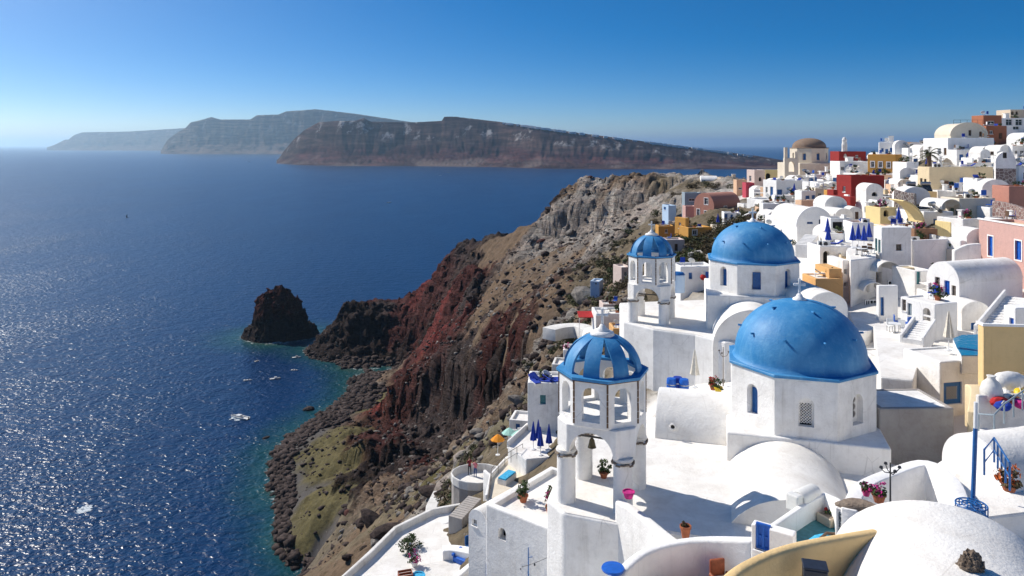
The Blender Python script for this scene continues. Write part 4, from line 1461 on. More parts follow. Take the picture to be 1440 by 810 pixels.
# ------------------------------------------------------------------ small things
def scatter_leaves(n, r, seed, size, clumps=14):
    rs = random.Random(seed)
    mb = MB()
    cs = []
    for _ in range(clumps):
        a, p = rs.uniform(0, 2 * math.pi), rs.uniform(0.0, 1.0)
        rad = rs.uniform(0.25, 0.95)
        cs.append((r[0] * rad * math.cos(a) * math.sqrt(1 - 0.5 * p * p), r[1] * rad * math.sin(a) * math.sqrt(1 - 0.5 * p * p), r[2] * p * rs.uniform(0.6, 1.0), rs.uniform(0.22, 0.42)))
    for i in range(n):
        c = cs[i % clumps]
        v = Vector((rs.gauss(0, 1), rs.gauss(0, 1), rs.gauss(0, 1))).normalized() * (rs.random() ** 0.35) * c[3]
        p = Vector((c[0] + v.x * r[0], c[1] + v.y * r[1], max(0.02, c[2] + v.z * r[2])))
        s = size * rs.uniform(0.6, 1.3)
        nrm = (v.normalized() + Vector((rs.gauss(0, 0.5), rs.gauss(0, 0.5), rs.gauss(0.3, 0.5)))).normalized()
        a = nrm.orthogonal().normalized()
        b = nrm.cross(a)
        w = rs.uniform(0, 6.28)
        a, b = a * math.cos(w) + b * math.sin(w), b * math.cos(w) - a * math.sin(w)
        mb.add([p - a * s, p - b * s * 0.45, p + a * s, p + b * s * 0.45 + nrm * s * 0.25], [(0, 1, 2), (0, 2, 3)])
    return mb


BUSH = {}


def bush(u, v, d, rad, mat, label, group, hfac=0.8, zoff=-0.1, name='shrub', loc=None, n=520):
    key = (mat, n)
    if key not in BUSH:
        BUSH[key] = [(scatter_leaves(n, (1, 1, 1), 40 + k, 0.10, 16).mesh('foliage', recalc=False), None) for k in range(3)]
        st = MB()
        for k in range(5):
            a = k * 1.256
            st.tube([(0, 0, -0.25), (0.25 * math.cos(a), 0.25 * math.sin(a), 0.3), (0.5 * math.cos(a), 0.5 * math.sin(a), 0.65)], [0.05, 0.035, 0.015], 5)
        BUSH[key].append(st.mesh('stem'))
    p = P(u, v, d) if loc is None else Vector(loc)
    t = thing(name, label, 'shrub', (p.x, p.y, p.z + zoff), random.uniform(0, 6), group)
    t.scale = (rad, rad * random.uniform(0.85, 1.15), rad * hfac)
    link('foliage', BUSH[key][random.randrange(3)][0], mat, t)
    link('stem', BUSH[key][3], 'brown_wood', t)
    return t


def umbrella_closed(u, v, d, h, mat, label, group):
    p = P(u, v, d)
    t = thing('parasol', label, 'parasol', p, 0, group)
    MB().lathe([(0.22, 0), (0.22, 0.06), (0.03, 0.08), (0.025, h)], 8).build('pole', 'white_paint', t)
    pr = []
    n = 12
    mb = MB()
    lev = [(0.34, h * 0.34), (0.30, h * 0.42), (0.20, h * 0.62), (0.13, h * 0.80), (0.05, h * 0.96), (0.02, h)]
    vs, fs = [], []
    for r_, z in lev:
        for i in range(n):
            a = 2 * math.pi * i / n
            k = r_ * (1.0 if i % 2 else 0.72)
            vs.append((k * math.cos(a), k * math.sin(a), z))
    for j in range(len(lev) - 1):
        for i in range(n):
            q = (i + 1) % n
            fs.append((j * n + i, j * n + q, (j + 1) * n + q, (j + 1) * n + i))
    fs.append(tuple(range(n - 1, -1, -1)))
    fs.append(tuple(range((len(lev) - 1) * n, len(lev) * n)))
    mb.add(vs, fs).build('canopy', mat, t)
    return t


def umbrella_open(u, v, d, r, h, mat, label, group=None):
    p = P(u, v, d)
    t = thing('parasol', label, 'parasol', p, 0, group)
    MB().lathe([(0.22, 0), (0.22, 0.06), (0.03, 0.08), (0.025, h - 0.05)], 8).build('pole', 'white_paint', t)
    MB().lathe([(r, h - 0.55), (r * 0.98, h - 0.50), (r * 0.5, h - 0.22), (0.03, h), (0.03, h - 0.04), (r * 0.5, h - 0.26), (r * 0.96, h - 0.56)], 8, cap=False).build('canopy', mat, t)
    return t


def chair(p, rz, mat, label, group, name='chair', s=1.0):
    t = thing(name, label, 'chair', p, rz, group)
    t.scale = (s, s, s)
    MB().box(-0.24, 0.24, -0.24, 0.24, 0.42, 0.48).build('seat', mat, t)
    MB().box(-0.24, 0.24, 0.20, 0.25, 0.50, 0.95).build('backrest', mat, t)
    for x in (-0.21, 0.21):
        for y in (-0.21, 0.21):
            MB().box(x - 0.02, x + 0.02, y - 0.02, y + 0.02, 0, 0.42).build('leg', 'white_paint' if mat != 'white_paint' else 'steel', t)
    return t


def table(p, rz, mat, label, group, r=0.45):
    t = thing('table', label, 'table', p, rz, group)
    MB().lathe([(r, 0.70), (r, 0.74)], 16).build('table_top', mat, t)
    MB().lathe([(0.26, 0), (0.24, 0.03), (0.035, 0.05), (0.035, 0.70)], 10).build('leg', 'steel', t)
    return t


def lounger(p, rz, mat, label, group):
    t = thing('sun_lounger', label, 'sun lounger', p, rz, group)
    MB().box(-0.32, 0.32, -0.95, 0.95, 0.26, 0.30).build('frame', 'white_paint', t)
    MB().box(-0.30, 0.30, -0.94, 0.30, 0.302, 0.40).build('cushion', mat, t, 0.03, 1)
    MB().obox((0, 0.62, 0.50), (0.60, 0.72, 0.09), rx=R(32)).build('backrest', mat, t)
    for x in (-0.28, 0.28):
        for y in (-0.85, 0.85):
            MB().box(x - 0.025, x + 0.025, y - 0.025, y + 0.025, 0, 0.26).build('leg', 'white_paint', t)
    return t


def pot(p, r, h, mat, label, group=None, leaf=None, flower=None, leafr=None):
    t = thing('potted_plant' if leaf else 'pot', label, 'plant' if leaf else 'pot', p, random.uniform(0, 6), group)
    MB().lathe([(r * 0.65, 0), (r * 0.95, h * 0.75), (r * 1.08, h * 0.80), (r * 1.08, h), (r * 0.92, h), (r * 0.88, h * 0.86)], 16).build('pot', mat, t, smooth=False)
    if leaf:
        lr = leafr or r * 1.5
        m = scatter_leaves(150, (lr, lr, lr * 1.2), int(p[0] * 31 + p[1] * 7) % 999, 0.10 * max(lr, 0.3) * 2, 8).build('foliage', leaf, t)
        m.location.z = h * 0.85
    if flower:
        lr = (leafr or r * 1.5) * 1.08
        m = scatter_leaves(90, (lr, lr, lr * 1.25), int(p[0] * 17 + p[1] * 3) % 999 + 5, 0.09 * max(lr, 0.3) * 2, 9).build('flowers', flower, t)
        m.location.z = h * 0.9
    return t
# ------------------------------------------------------------------ the village, house by house
H = house
# --- skyline and upper rows, right
H('white hilltop house with a row of big windows', 1408, 166, 150, None, 1475, h=7, ops=[('F', 1419, 172, 9, 9, 'win'), ('F', 1433, 172, 10, 9, 'win'), ('F', 1429, 180, 9, 5, 'win'), ('F', 1436, 190, 4, 6, 'win')], chim=[(.3, .4, .8, 1.0)])
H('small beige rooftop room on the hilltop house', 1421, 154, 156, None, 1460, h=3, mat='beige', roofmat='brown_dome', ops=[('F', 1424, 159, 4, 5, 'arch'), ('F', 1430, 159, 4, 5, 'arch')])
H('terracotta house with one wide window on the hilltop', 1383, 162, 146, 1366, 1409, h=5, mat='terracotta', ops=[('F', 1394, 173, 10, 6, 'win')], th=4)
H('dark terracotta lower wing under the terracotta house', 1387, 177, 141, None, 1416, h=5, mat='terracotta', ops=[('F', 1394, 186, 5, 5, 'win'), ('F', 1407, 191, 5, 8, 'door', 'brown_wood')])
H('beige vaulted house below the rooftop railing', 1337, 190, 136, None, 1388, h=3.5, mat='cream', roof='vault_g', rr=0.66, rim=True, rimmat='cream', ops=[('F', 1364, 187, 4, 8, 'win', 'brown_wood'), ('F', 1379, 189, 4, 8, 'door', 'brown_wood')])
H('big white block house with two dark windows above the yellow building', 1333, 194, 129, 1298, 1398, h=6.5, mat='white_clean', ops=[('F', 1354, 212, 7, 11, 'win', 'grey_wood'), ('F', 1383, 212, 6, 8, 'shut'), ('L', 1321, 213, 5, 9, 'win'), ('L', 1329, 213, 4, 10, 'shut', 'brown_wood'), ('L', 1316, 231, 3, 5, 'win'), ('L', 1327, 231, 3, 5, 'win')])
H('low white annex with a bright blue door', 1367, 222, 120, None, 1394, h=3.2, mat='white_clean', ops=[('F', 1389, 229, 6, 11, 'door', 'blue_bright')])
H('white house with blue shutters next to a white vault on the ridge', 1236, 200, 152, None, 1258, th=-25, h=5, mat='white_clean', ops=[('F', 1241, 211, 3, 5, 'shut'), ('F', 1247, 213, 4, 7, 'shut'), ('F', 1254, 211, 5, 6, 'shut')], chim=[(.8, .4, .9, 1.2), (.5, .6, .6, .8)])
H('white vaulted house on the ridge', 1258, 206, 149, None, 1278, th=-15, h=4.5, mat='white_clean', roof='vault_g', rr=0.95, ops=[('F', 1270, 211, 4, 7, 'shut')])
H('brown-roofed vaulted house on the ridge', 1277, 207, 153, None, 1298, h=4, roof='vault_g', rr=0.7, roofmat='brown_dome', D=9)
H('small white house with an arched blue door under the brown vault', 1277, 208, 146, None, 1299, h=5, ops=[('F', 1287, 213, 5, 2.5, 'win'), ('F', 1287, 224, 5, 9, 'archdoor')])
H('ochre house with three white-framed windows in a row', 1220, 217, 138, None, 1260, th=-42, h=5, mat='ochre', trim=True, ops=[('F', 1227, 231, 5, 8, 'win'), ('F', 1238, 231.5, 5, 8, 'win'), ('F', 1249.5, 232, 5, 8, 'win')])
H('narrow white three-window house below the ochre house', 1275, 228, 127, 1255, 1292, th=8, h=5.5, mat='white_clean', ops=[('L', 1259, 242, 4, 8, 'arch'), ('L', 1267, 242, 4, 8, 'win'), ('L', 1272, 242, 3, 7, 'win'), ('F', 1279, 242, 5, 8, 'shut'), ('F', 1284, 255, 5, 7, 'door')])
H('white house under the ochre house with a plain wall', 1222, 244, 134, None, 1256, th=-30, h=4)
H('large yellow building with a long plain wall and dark blue door', 1307, 235, 106, 1290, 1397, th=3, h=5.5, mat='sand', par=0.2, ops=[('L', 1295.5, 258, 3.5, 15, 'niche'), ('L', 1301, 259, 3.5, 15, 'niche'), ('F', 1337, 264, 9, 17, 'door', 'blue_paint')])
H('yellow lower annex of the large yellow building', 1290, 270, 99, None, 1318, th=10, h=4.5, mat='yellow', par=0.1)
H('white vaulted house with a stone front and narrow blue door', 1400, 229, 95, None, 1429, th=-32, h=5.5, roof='vault_g', rr=1.25, D=9, ops=[('F', 1413, 218, 5, 9, 'win', 'brown_wood'), ('F', 1415, 257, 7, 15, 'door')], facing=('rubble', -0.5, 4.8))
H('low white wall house with bright blue door beside the stone-fronted vault', 1374, 251, 96, None, 1399, h=3.4, ops=[('F', 1382, 258, 7, 12, 'door', 'blue_bright')])
H('rose-red plain house below the stone-fronted vault', 1419, 262, 86, None, 1475, h=4, mat='rose', th=-4)
H('cream house with a green door and a long plain side wall', 1349, 279, 86, 1322, 1400, th=6, h=4.4, mat='cream', par=0.2, roofmat='sand', ops=[('L', 1338.5, 305, 6, 25, 'door', 'green_paint'), ('L', 1345, 300, 2.5, 10, 'niche')])
H('tall dark red house with a square window', 1197, 247, 113, 1176, 1244, th=6, h=6.0, mat='dark_red', ops=[('L', 1187, 266, 4, 8, 'win'), ('F', 1208, 265, 6, 8, 'win')])
H('dark red lower wing with two white-framed windows', 1196, 277, 104, 1167, 1203, th=14, h=4.2, mat='dark_red', trim=True, ops=[('L', 1178, 286, 4, 10, 'win'), ('L', 1186, 287, 4, 10, 'win')])
H('dark red side porch with an arch', 1172, 267, 109, 1163, 1178, th=6, h=5, mat='dark_red', ops=[('L', 1168, 281, 5, 10, 'arch')])
H('dark red flat house behind the brown-domed church', 1180, 213, 166, None, 1218, h=4, mat='dark_red', ops=[('F', 1189, 219, 5, 6, 'arch'), ('F', 1205, 220, 4, 4, 'win')])
H('white house with dark terrace below the dark red flat house', 1181, 227, 152, None, 1222, h=5, ops=[('F', 1185, 237, 5, 6, 'win'), ('F', 1196, 236, 4, 6, 'shut')], chim=[(.5, .5, 1.2, .8)])
H('white cube house with a plain parapet next to the tall dark red house', 1150, 256, 142, None, 1178, h=5, th=5)
H('white terrace house with dark chairs behind the vaulted gable house', 1140, 268, 135, None, 1176, h=4, th=3, ops=[('F', 1150, 277, 5, 6, 'win')])
# --- around the brown-domed church
H('pale pink house with small windows at the village edge', 1061, 239, 196, 1050, 1076, th=10, h=6.5, mat='pale_pink', ops=[('L', 1055, 251, 3, 8, 'win'), ('F', 1069, 252, 4, 6, 'arch')])
H('pale yellow house with a round arch', 1076, 239, 203, None, 1100, h=6, mat='pale_yellow', ops=[('F', 1080, 248, 7, 9, 'arch')])
H('peach house beside the crimson hut', 1036, 253, 192, None, 1050, h=5, mat='peach', ops=[('F', 1041, 265, 5, 3, 'win')])
H('small crimson hut between the pale pink and peach houses', 1049, 257, 184, None, 1061, h=4, mat='crimson', ops=[('F', 1055, 264, 2.5, 4, 'win')])
H('far white vaulted house with two blue doors', 986, 255, 252, None, 1009, th=-10, h=3.5, roof='vault_e', D=7, rr=0.5, ops=[('F', 991, 259, 3, 6, 'door'), ('F', 997, 259, 3, 6, 'door')])
H('low beige house on the ridge with a flat white roof', 1014, 250, 238, None, 1038, h=4, mat='beige', chim=[(.85, .5, 1, 1)])
H('white house with two tall blue doors and an arch', 1092, 254, 151, 1073, 1138, th=14, h=5.8, mat='white_clean', ops=[('L', 1078, 267, 3, 8, 'win'), ('L', 1085, 269, 4, 13, 'door'), ('F', 1096, 273, 8, 13, 'door', 'blue_paint'), ('F', 1115, 270, 7, 11, 'arch'), ('F', 1129, 269, 5, 7, 'win')])
H('white terraced house below the tall blue doors', 1073, 281, 141, 1050, 1102, th=20, h=5, mat='white_clean', ops=[('L', 1063, 290, 3, 6, 'win'), ('F', 1078, 289, 4, 4, 'win')])
H('low white house with blue shutters by the rose vault', 1018, 299, 133, None, 1042, th=-8, h=3.2, mat='white_clean', ops=[('F', 1021, 305, 4, 8, 'shut'), ('F', 1029, 305, 3, 7, 'shut'), ('F', 1037, 303, 3, 7, 'win')])
H('white flat house on the slope with a small arch door', 1046, 287, 146, None, 1070, th=8, h=4, ops=[('F', 1055, 294, 4, 8, 'arch')])
H('old rose-red vaulted house with white-framed windows', 1004, 290, 152, 976, 1041, th=34, h=4.2, mat='rose', roof='vault_e', rr=0.95, roofmat='rose', trim=True, ops=[('L', 993, 283, 5, 9, 'win'), ('L', 993, 301, 5, 9, 'win'), ('L', 982, 299, 4, 10, 'win'), ('F', 1020, 293, 4, 6, 'win')])
H('grey-blue flat house behind the rose vault', 963, 271, 168, None, 986, h=4, mat='grey_blue', ops=[('F', 973, 281, 9, 4, 'win')])
H('pink lower floor under the grey-blue house', 964, 290, 160, None, 980, h=4, mat='pink')
H('tiny pale blue house near the bare rocks', 940, 289, 172, 931, 951, th=12, h=4, mat='pale_blue', ops=[('L', 935, 293, 3, 4, 'shut')])
H('ochre tower house with three slit windows', 964, 307, 128, 949, 969, th=28, h=6, mat='ochre', ops=[('L', 956, 317, 3.5, 8, 'win'), ('L', 956, 330, 3.5, 9, 'win')])
H('ochre house with a square white-framed window', 968, 320, 125, None, 1001, th=14, h=4.5, mat='ochre', trim=True, ops=[('F', 977, 327, 6, 7, 'win')])
H('ochre terrace house with a white roof deck', 926, 318, 133, None, 949, th=0, h=4.5, mat='ochre', ops=[('F', 937, 325, 4, 5, 'win')])
H('pinkish plain house with a brown door below the ochre tower', 937, 337, 116, None, 963, th=3, h=4.5, mat='pale_pink', ops=[('F', 951, 348, 4.5, 10, 'door', 'brown_wood')])
# --- middle rows
H('white wall house with a teal shutter beside the vaulted gable house', 1086, 304, 101, None, 1122, h=5, mat='white_clean', ops=[('F', 1098, 319, 6, 8, 'shut', 'teal_paint'), ('F', 1116, 325, 2.5, 3, 'win')])
H('white vaulted gable house with two tiny blue windows', 1121, 317, 93, None, 1169, th=4, h=4.5, mat='white_clean', roof='vault_g', rr=0.98, rim=True, D=8, ops=[('F', 1139, 313.5, 8, 3, 'win', 'blue_paint'), ('F', 1154, 312, 5, 7, 'win', 'blue_paint')])
H('peach terrace house with a railing of dark chairs', 1127, 282, 112, 1118, 1162, th=8, h=4.5, mat='peach')
H('white porch house with a deep niche', 1168, 307, 88, None, 1198, h=4, ops=[('F', 1178, 317, 14, 10, 'niche')])
H('white angled wall house with a small orange roof', 1198, 313, 83, None, 1229, th=-6, h=4.5, mat='white_clean', roofmat='orange')
H('white terrace house with an arched recess', 1153, 346, 77, None, 1196, th=3, h=4.5, mat='white', ops=[('F', 1162, 362, 9, 18, 'arch')])
H('small white dome-topped house by the dark red wing', 1193, 300, 99, None, 1213, h=4, roof='vault_g', rr=0.9, ops=[('F', 1205, 303, 5, 10, 'door', 'brown_wood')])
H('white oven-shaped house above the yellow awning', 1218, 268, 102, None, 1242, h=4, roof='vault_g', rr=0.8, ops=[('F', 1230, 273, 8, 6, 'arch')])
H('low pale yellow terrace house beside the yellow awning', 1238, 292, 90, None, 1262, th=8, h=2.6, mat='pale_yellow', ops=[('F', 1246, 300, 7, 9, 'arch')])
H('white cube house with one brown window and teal shutters', 1240, 320, 72.5, 1228, 1282, th=5, h=4.6, mat='white', par=0.35, ops=[('F', 1264, 348, 8, 9, 'win', 'brown_wood'), ('L', 1232, 344, 3.5, 18, 'shut', 'teal_paint'), ('L', 1236.5, 346, 3.5, 18, 'shut', 'teal_paint')])
H('low brown parapet house beside the white cube house', 1286, 322, 77, None, 1319, th=6, h=3, mat='brown_wall', par=0.5)
H('white courtyard house with a tall plain wall', 1285, 338, 73.5, None, 1347, th=16, h=4.6, mat='white_clean', par=0.5)
H('long pink house with blue doors and a white cornice', 1500, 327.6, 61.4, 1376, 1560, th=0, h=6.2, mat='pink', cornice='white_clean', roofmat='sand', trim=True, ops=[('L', 1393, 346, 7, 28, 'door', 'blue_bright'), ('L', 1432, 352, 9, 27, 'door', 'blue_bright')])
H('white barrel-vaulted house with a tall blue door', 1349, 399, 62, 1303, 1438, th=20, h=6.5, mat='white_clean', roof='vault_e', rr=1.0, roofmat='white', ops=[('L', 1318, 397, 7, 15, 'win', 'grey_wood'), ('L', 1331.5, 409, 8, 29, 'door', 'blue_bright'), ('L', 1341, 410, 4, 17, 'win', 'grey_wood')])
H('white lower house with a barred arch beside the stair', 1315, 428, 57.5, 1266, 1347, th=20, h=4.2, mat='white_clean', par=0.1, ops=[('L', 1271, 429, 6, 16, 'win', 'grey_wood'), ('L', 1279, 435, 6, 17, 'shut', 'grey_blue'), ('L', 1303, 455, 11, 44, 'ladder')])
H('small sand-coloured cube house', 1267, 377, 69, 1257, 1287, th=12, h=3.2, mat='sand')
H('white house with a teal gate next to the sand cube', 1287, 381, 67, None, 1312, th=12, h=4, ops=[('F', 1291, 391, 7, 18, 'door', 'teal_paint')])
H('small white house with a sloping roof and blue door', 1236, 402, 63, 1232, 1263, th=6, h=4.5, mat='white_clean', ops=[('F', 1240, 431, 6, 26, 'door')])
H('big eroded tan wall of an old house', 1196, 371, 73, 1189, 1262, th=6, h=7, mat='tan_eroded', par=0.1)
H('orange house with a stepped gable', 1147, 392, 69, None, 1186, th=2, h=4, mat='orange', par=0.1)
H('orange upper step beside the eroded tan wall', 1166, 378, 69.6, None, 1184, th=2, h=4, mat='orange', par=0.05, ops=[('F', 1178, 396, 5, 6, 'win')])
H('narrow white house with slit windows beside the orange gable', 1185, 366, 70.5, None, 1194, th=4, h=5, ops=[('F', 1190, 382, 3, 8, 'win'), ('F', 1190, 400, 3, 6, 'win')])
H('white vaulted roof behind the large blue dome', 1135, 434, 61, None, 1192, th=4, h=4, roof='vault_g', rr=0.75, D=8)
H('low white house with a dark blue window beside the farther blue-domed church', 957, 375, 86, None, 1005, th=6, h=3.6, mat='white_clean', ops=[('F', 971, 388, 5, 9, 'shut'), ('F', 996, 389, 8, 14, 'door', 'blue_bright')])
H('white house with a blue window low beside the near bell tower', 742, 538, 70, None, 812, th=-4, h=6, mat='white', par=0.3, ops=[('F', 763.5, 562, 8, 13, 'shut', 'teal_paint')])
H('flat-roofed white house at the village edge with one dark window', 683, 709, 42, None, 775, th=-38, D=6.4, h=7.5, mat='white', par=0.3, tw=0.36, ops=[('F', 706, 751, 11, 17, 'arch')])
H('small white vaulted outhouse beside the flat-roofed house', 659, 728, 47, None, 684, th=-40, D=4.5, h=3.8, mat='white_clean', roof='vault_g', rr=0.95, ops=[('F', 667, 735, 4, 9, 'win')])
H('white terrace house above the cliff with a red awning', 838, 441, 92, None, 892, th=2, h=4, mat='white')
H('small pink-brown house on the scrub slope', 874, 376, 126, 862, 889, th=16, h=4, mat='pale_pink', ops=[('F', 880, 385, 4, 6, 'win')])
H('tiny white hut among the scrub', 830, 395, 133, None, 843, th=-20, h=2.6, mat='pale_blue', ops=[('F', 838, 399, 3, 3, 'win')])
# --- right foreground
H('white house with a blue lattice window under the pool', 1322, 509, 46.5, 1270, 1386, th=12, h=5, mat='white', par=0.1, ops=[('L', 1284, 553, 10, 26, 'door'), ('F', 1340, 553, 26, 31, 'lattice', 'blue_paint')])
H('worn grey courtyard house beside the large blue dome', 1237, 506, 51, None, 1276, th=3, h=4.5, mat='white_worn', par=0.1)
H('white house with a little blue window at the village right edge', 1428, 433, 51, 1411, 1478, th=8, h=4, mat='white_clean', ops=[('L', 1422.5, 452, 6, 10, 'shut', 'blue_bright')])
H('yellow house wall behind the two big jars', 1383, 458, 43.5, None, 1500, th=-6, D=0.7, h=3.5, mat='yellow', par=0.0, cornice='white_clean')
H('white terrace house carrying the big jars', 1376, 556, 38, 1371, 1500, th=4, h=6, mat='white_worn', par=0.5, tw=0.4)
H('weathered grey retaining house under the lattice window', 1237, 575, 41.5, None, 1342, th=2, h=5.0, mat='grey_cement', par=0.05, roofmat='white')
H('smooth white vaulted roof at the right edge behind the blue pole', 1420, 690, 30, None, 1520, th=14, D=3.4, h=4, mat='white_clean', roof='vault_e', rr=0.9)
H('big white barrel-vaulted roof in the foreground', 1172, 945, 20.4, W=6.5, th=-23, D=6.4, h=4, mat='white_clean', roof='vault_g', rr=0.74, rim=True, low=6)
H('white gate pillar with a bright blue panelled shutter beside the courtyard', 1056, 737, 27.3, W=1.5, th=-34, D=0.45, h=3, mat='white_clean', par=0.05, ops=[('F', 1071, 757, 22, 36, 'shut', 'blue_bright')])

# --- houses spilling down the cliff edge between the two bell towers
H('small white cliff-edge house with two blue shutters', 792, 492, 92, None, 822, th=-6, h=3.2, mat='white_clean', ops=[('F', 800, 502, 5, 9, 'shut'), ('F', 812, 502, 5, 9, 'shut')])
H('orange cliff-edge house peeping out behind the near bell tower', 862, 462, 88, None, 892, th=2, h=3.0, mat='orange', ops=[('F', 872, 472, 5, 9, 'win')])
H('white vaulted cliff-edge cave house', 818, 478, 96, None, 846, th=-8, h=2.4, mat='white', roof='vault_g', rr=0.8, ops=[('F', 832, 482, 6, 14, 'archdoor')])
H('pink cliff-edge house with a white terrace', 848, 428, 106, None, 872, th=4, h=3.0, mat='pale_pink', ops=[('F', 856, 438, 5, 8, 'win'), ('F', 866, 440, 5, 12, 'door', 'brown_wood')])
H('white stepped house on the scrub below the farther bell tower', 776, 512, 88, None, 800, th=-10, h=3.0, mat='white_worn', ops=[('F', 786, 522, 5, 8, 'win')])
H('low white cliff house with a blue door above the parasol terrace', 716, 590, 80, None, 744, th=-12, h=3.0, mat='white', ops=[('F', 728, 604, 6, 16, 'door')])
H('little cream house among shrubs beside the rose vault', 1008, 318, 124, None, 1026, th=6, h=2.6, mat='cream', ops=[('F', 1014, 326, 4, 8, 'door', 'blue_paint')])
H('white two-window house above the shrubs', 1062, 312, 116, None, 1086, th=8, h=3.4, mat='white_clean', ops=[('F', 1068, 322, 4, 7, 'shut'), ('F', 1078, 321, 4, 7, 'shut')])
# ------------------------------------------------------------------ terraces, walls, stairs, furniture
G_ROCK = []
for k in range(6):
    mb = MB().blob((0, 0, 0.25), (0.62 + 0.08 * (k % 3), 0.5, 0.42), 100 + k, 0.55, 2)
    G_ROCK.append(mb.mesh('boulder'))

# lower terraces on the cliff edge
slab('low white terrace above the cliff with a blue sofa', [(480, 822), (520, 786), (556, 750), (608, 724), (652, 716), (700, 742), (712, 790), (700, 840), (560, 850)], 77.4, 9, lip=((8, 0, 1, 2, 3, 4), 0.55, 0.35, 'white_worn'))
slab('round grey terrace where two people stand', [(672 + 37 * math.cos(a), 676 + 14 * math.sin(a)) for a in np.linspace(0, 2 * math.pi, 17)[:-1]], 77.9, 9, mat='grey_cement', lip=(tuple(range(17)), 0.75, 0.16, 'white_worn'))
slab('sand-coloured terrace behind the flat-roofed house', [(684, 702), (690, 672), (712, 648), (742, 634), (778, 630), (790, 655), (740, 700)], 81.6, 9, top='cream', lip=((0, 1, 2, 3), 0.35, 0.2, 'white'))
slab('white terrace with closed blue parasols', [(714, 628), (742, 602), (800, 600), (812, 640), (740, 646)], 83.2, 9, lip=((0, 1), 0.5, 0.2, 'white'))
wall_run('tall white angled wall beside the round terrace', [(681, 660, 66), (700, 676, 64), (722, 690, 62)], 0.3, 4)
wall_run('curved white bench wall on the low terrace', [(622, 771, 59), (640, 770, 59), (668, 775, 58), (684, 782, 57)], 0.9, 1.2, 'white_clean')
wall_run('smooth white retaining wall behind the low terrace', [(575, 757, 63), (600, 742, 64), (640, 727, 65), (662, 722, 65)], 1.0, 4.0, 'white')
wall_run('white curved parapet at the foot of the flat-roofed house', [(626, 822, 49), (655, 798, 50), (680, 772, 50), (700, 755, 50)], 0.5, 2.5, 'white')
H('half-buried white vault at the bottom edge', 700, 812, 44, None, 770, th=-38, D=4, h=3, mat='white', roof='vault_g', rr=0.6)


def stairs(label, p0, p1, w, n, mat='white', cat='stairs', side=0.0):
    a, b = P(*p0), P(*p1)
    dvec = Vector((b.x - a.x, b.y - a.y))
    ln = dvec.length
    rz = math.atan2(dvec.y, dvec.x)
    t = thing('staircase', label, cat, (a.x, a.y, a.z), rz)
    for i in range(n):
        x0, x1 = ln * i / n, ln * (i + 1) / n
        z = (b.z - a.z) * (i + 1) / n
        MB().box(x0, x1, -w / 2, w / 2, min(-1.0, z - 1.5), z).build('step', mat, t, 0.02, 1)
    if side:
        for s in (-1, 1):
            mb = MB().prism([(0, -1.2), (ln, b.z - a.z - 1.2), (ln, b.z - a.z + side), (0, side)], lambda p, q, tt: Vector((p, s * (w / 2 + 0.002) + s * 0.2 * tt, q)))
            mb.build('side_wall', mat, t, 0.03, 1)
    return t


stairs('steep grey stair beside the round terrace', (640, 728, 62), (668, 699, 65), 1.3, 11, 'grey_cement')
stairs('tan stair between the blue parasols and the orange gable', (1195, 372, 74), (1192, 355, 79), 1.4, 7, 'sand', side=0.4)
stairs('white stair climbing beside the barrel-vaulted house', (1392, 470, 53), (1432, 418, 60), 1.6, 14, 'white', side=0.5)
stairs('white stair below the barred arch', (1282, 478, 54), (1300, 452, 57), 1.2, 9, 'white', side=0.3)
stairs('white stair under the vaulted gable house', (1128, 345, 84), (1142, 330, 88), 1.5, 8, 'white')
stairs('pale stone path stair on the scrub slope', (606, 712, 80), (616, 690, 97), 1.2, 12, 'white_worn')
stairs('cream stair beside the cream house', (1306, 322, 84), (1322, 294, 93), 2.0, 12, 'cream', side=0.3)
stairs('white stair beside the ochre house', (1262, 262, 118), (1290, 240, 130), 1.6, 12, 'white', side=0.4)

# foreground walls
wall_run('sloping white wing wall below the near bell tower', [(870, 702, 34.6), (900, 722, 33.2), (932, 748, 31.6), (958, 768, 30.2)], 0.5, 5.0)
wall_run('long curved white courtyard wall in the foreground', [(850, 838, 25.5), (880, 795, 27.4), (920, 769, 28.6), (985, 757, 29.2), (1060, 757, 28.4)], 0.42, 3.2, 'white_clean')
wall_run('yellow curved wall in the foreground', [(1010, 826, 19.6), (1040, 798, 20.6), (1085, 776, 21.7), (1130, 763, 22.6), (1196, 751, 23.6), (1235, 745, 24.2)], 0.36, 3.2, 'yellow')
podium('courtyard_floor', 'white floor of the small foreground courtyard', 'floor', [(2.6, 24.0), (4.2, 27.6), (6.5, 28.8), (9.4, 28.4), (8.6, 22.0)], 85, 93.15)
wall_run('low white parapet around the water tank terrace', [(1060, 757, 28.2), (1110, 722, 29.9), (1160, 693, 31.4), (1188, 713, 29.2)], 0.26, 1.5, 'white_clean', sub=2)
slab('blue-floored terrace with the white water tank', [(1066, 764), (1160, 707), (1204, 726), (1196, 775), (1110, 800)], 94.45, 6, top='teal_paint')
wall_run('thick white rounded wall behind the candle lamp', [(1194, 716, 27.4), (1212, 683, 29.8), (1252, 664, 31.4), (1303, 650, 32.0), (1340, 676, 30.0), (1354, 712, 28.0)], 0.55, 3.0, 'white_clean')
wall_run('curved white parapet below the weathered grey house', [(1240, 660, 35.4), (1296, 664, 34.6), (1338, 644, 35.6), (1368, 612, 37.4), (1398, 592, 38.8), (1440, 575, 40)], 0.5, 2.4, 'white')
slab('white landing beside the blue pole', [(1330, 690), (1360, 640), (1400, 620), (1450, 640), (1450, 720), (1370, 730)], 96.0, 5)
slab('pale courtyard with pots below the small white house', [(1228, 456), (1262, 452), (1302, 476), (1284, 535), (1238, 530)], 95.6, 4)
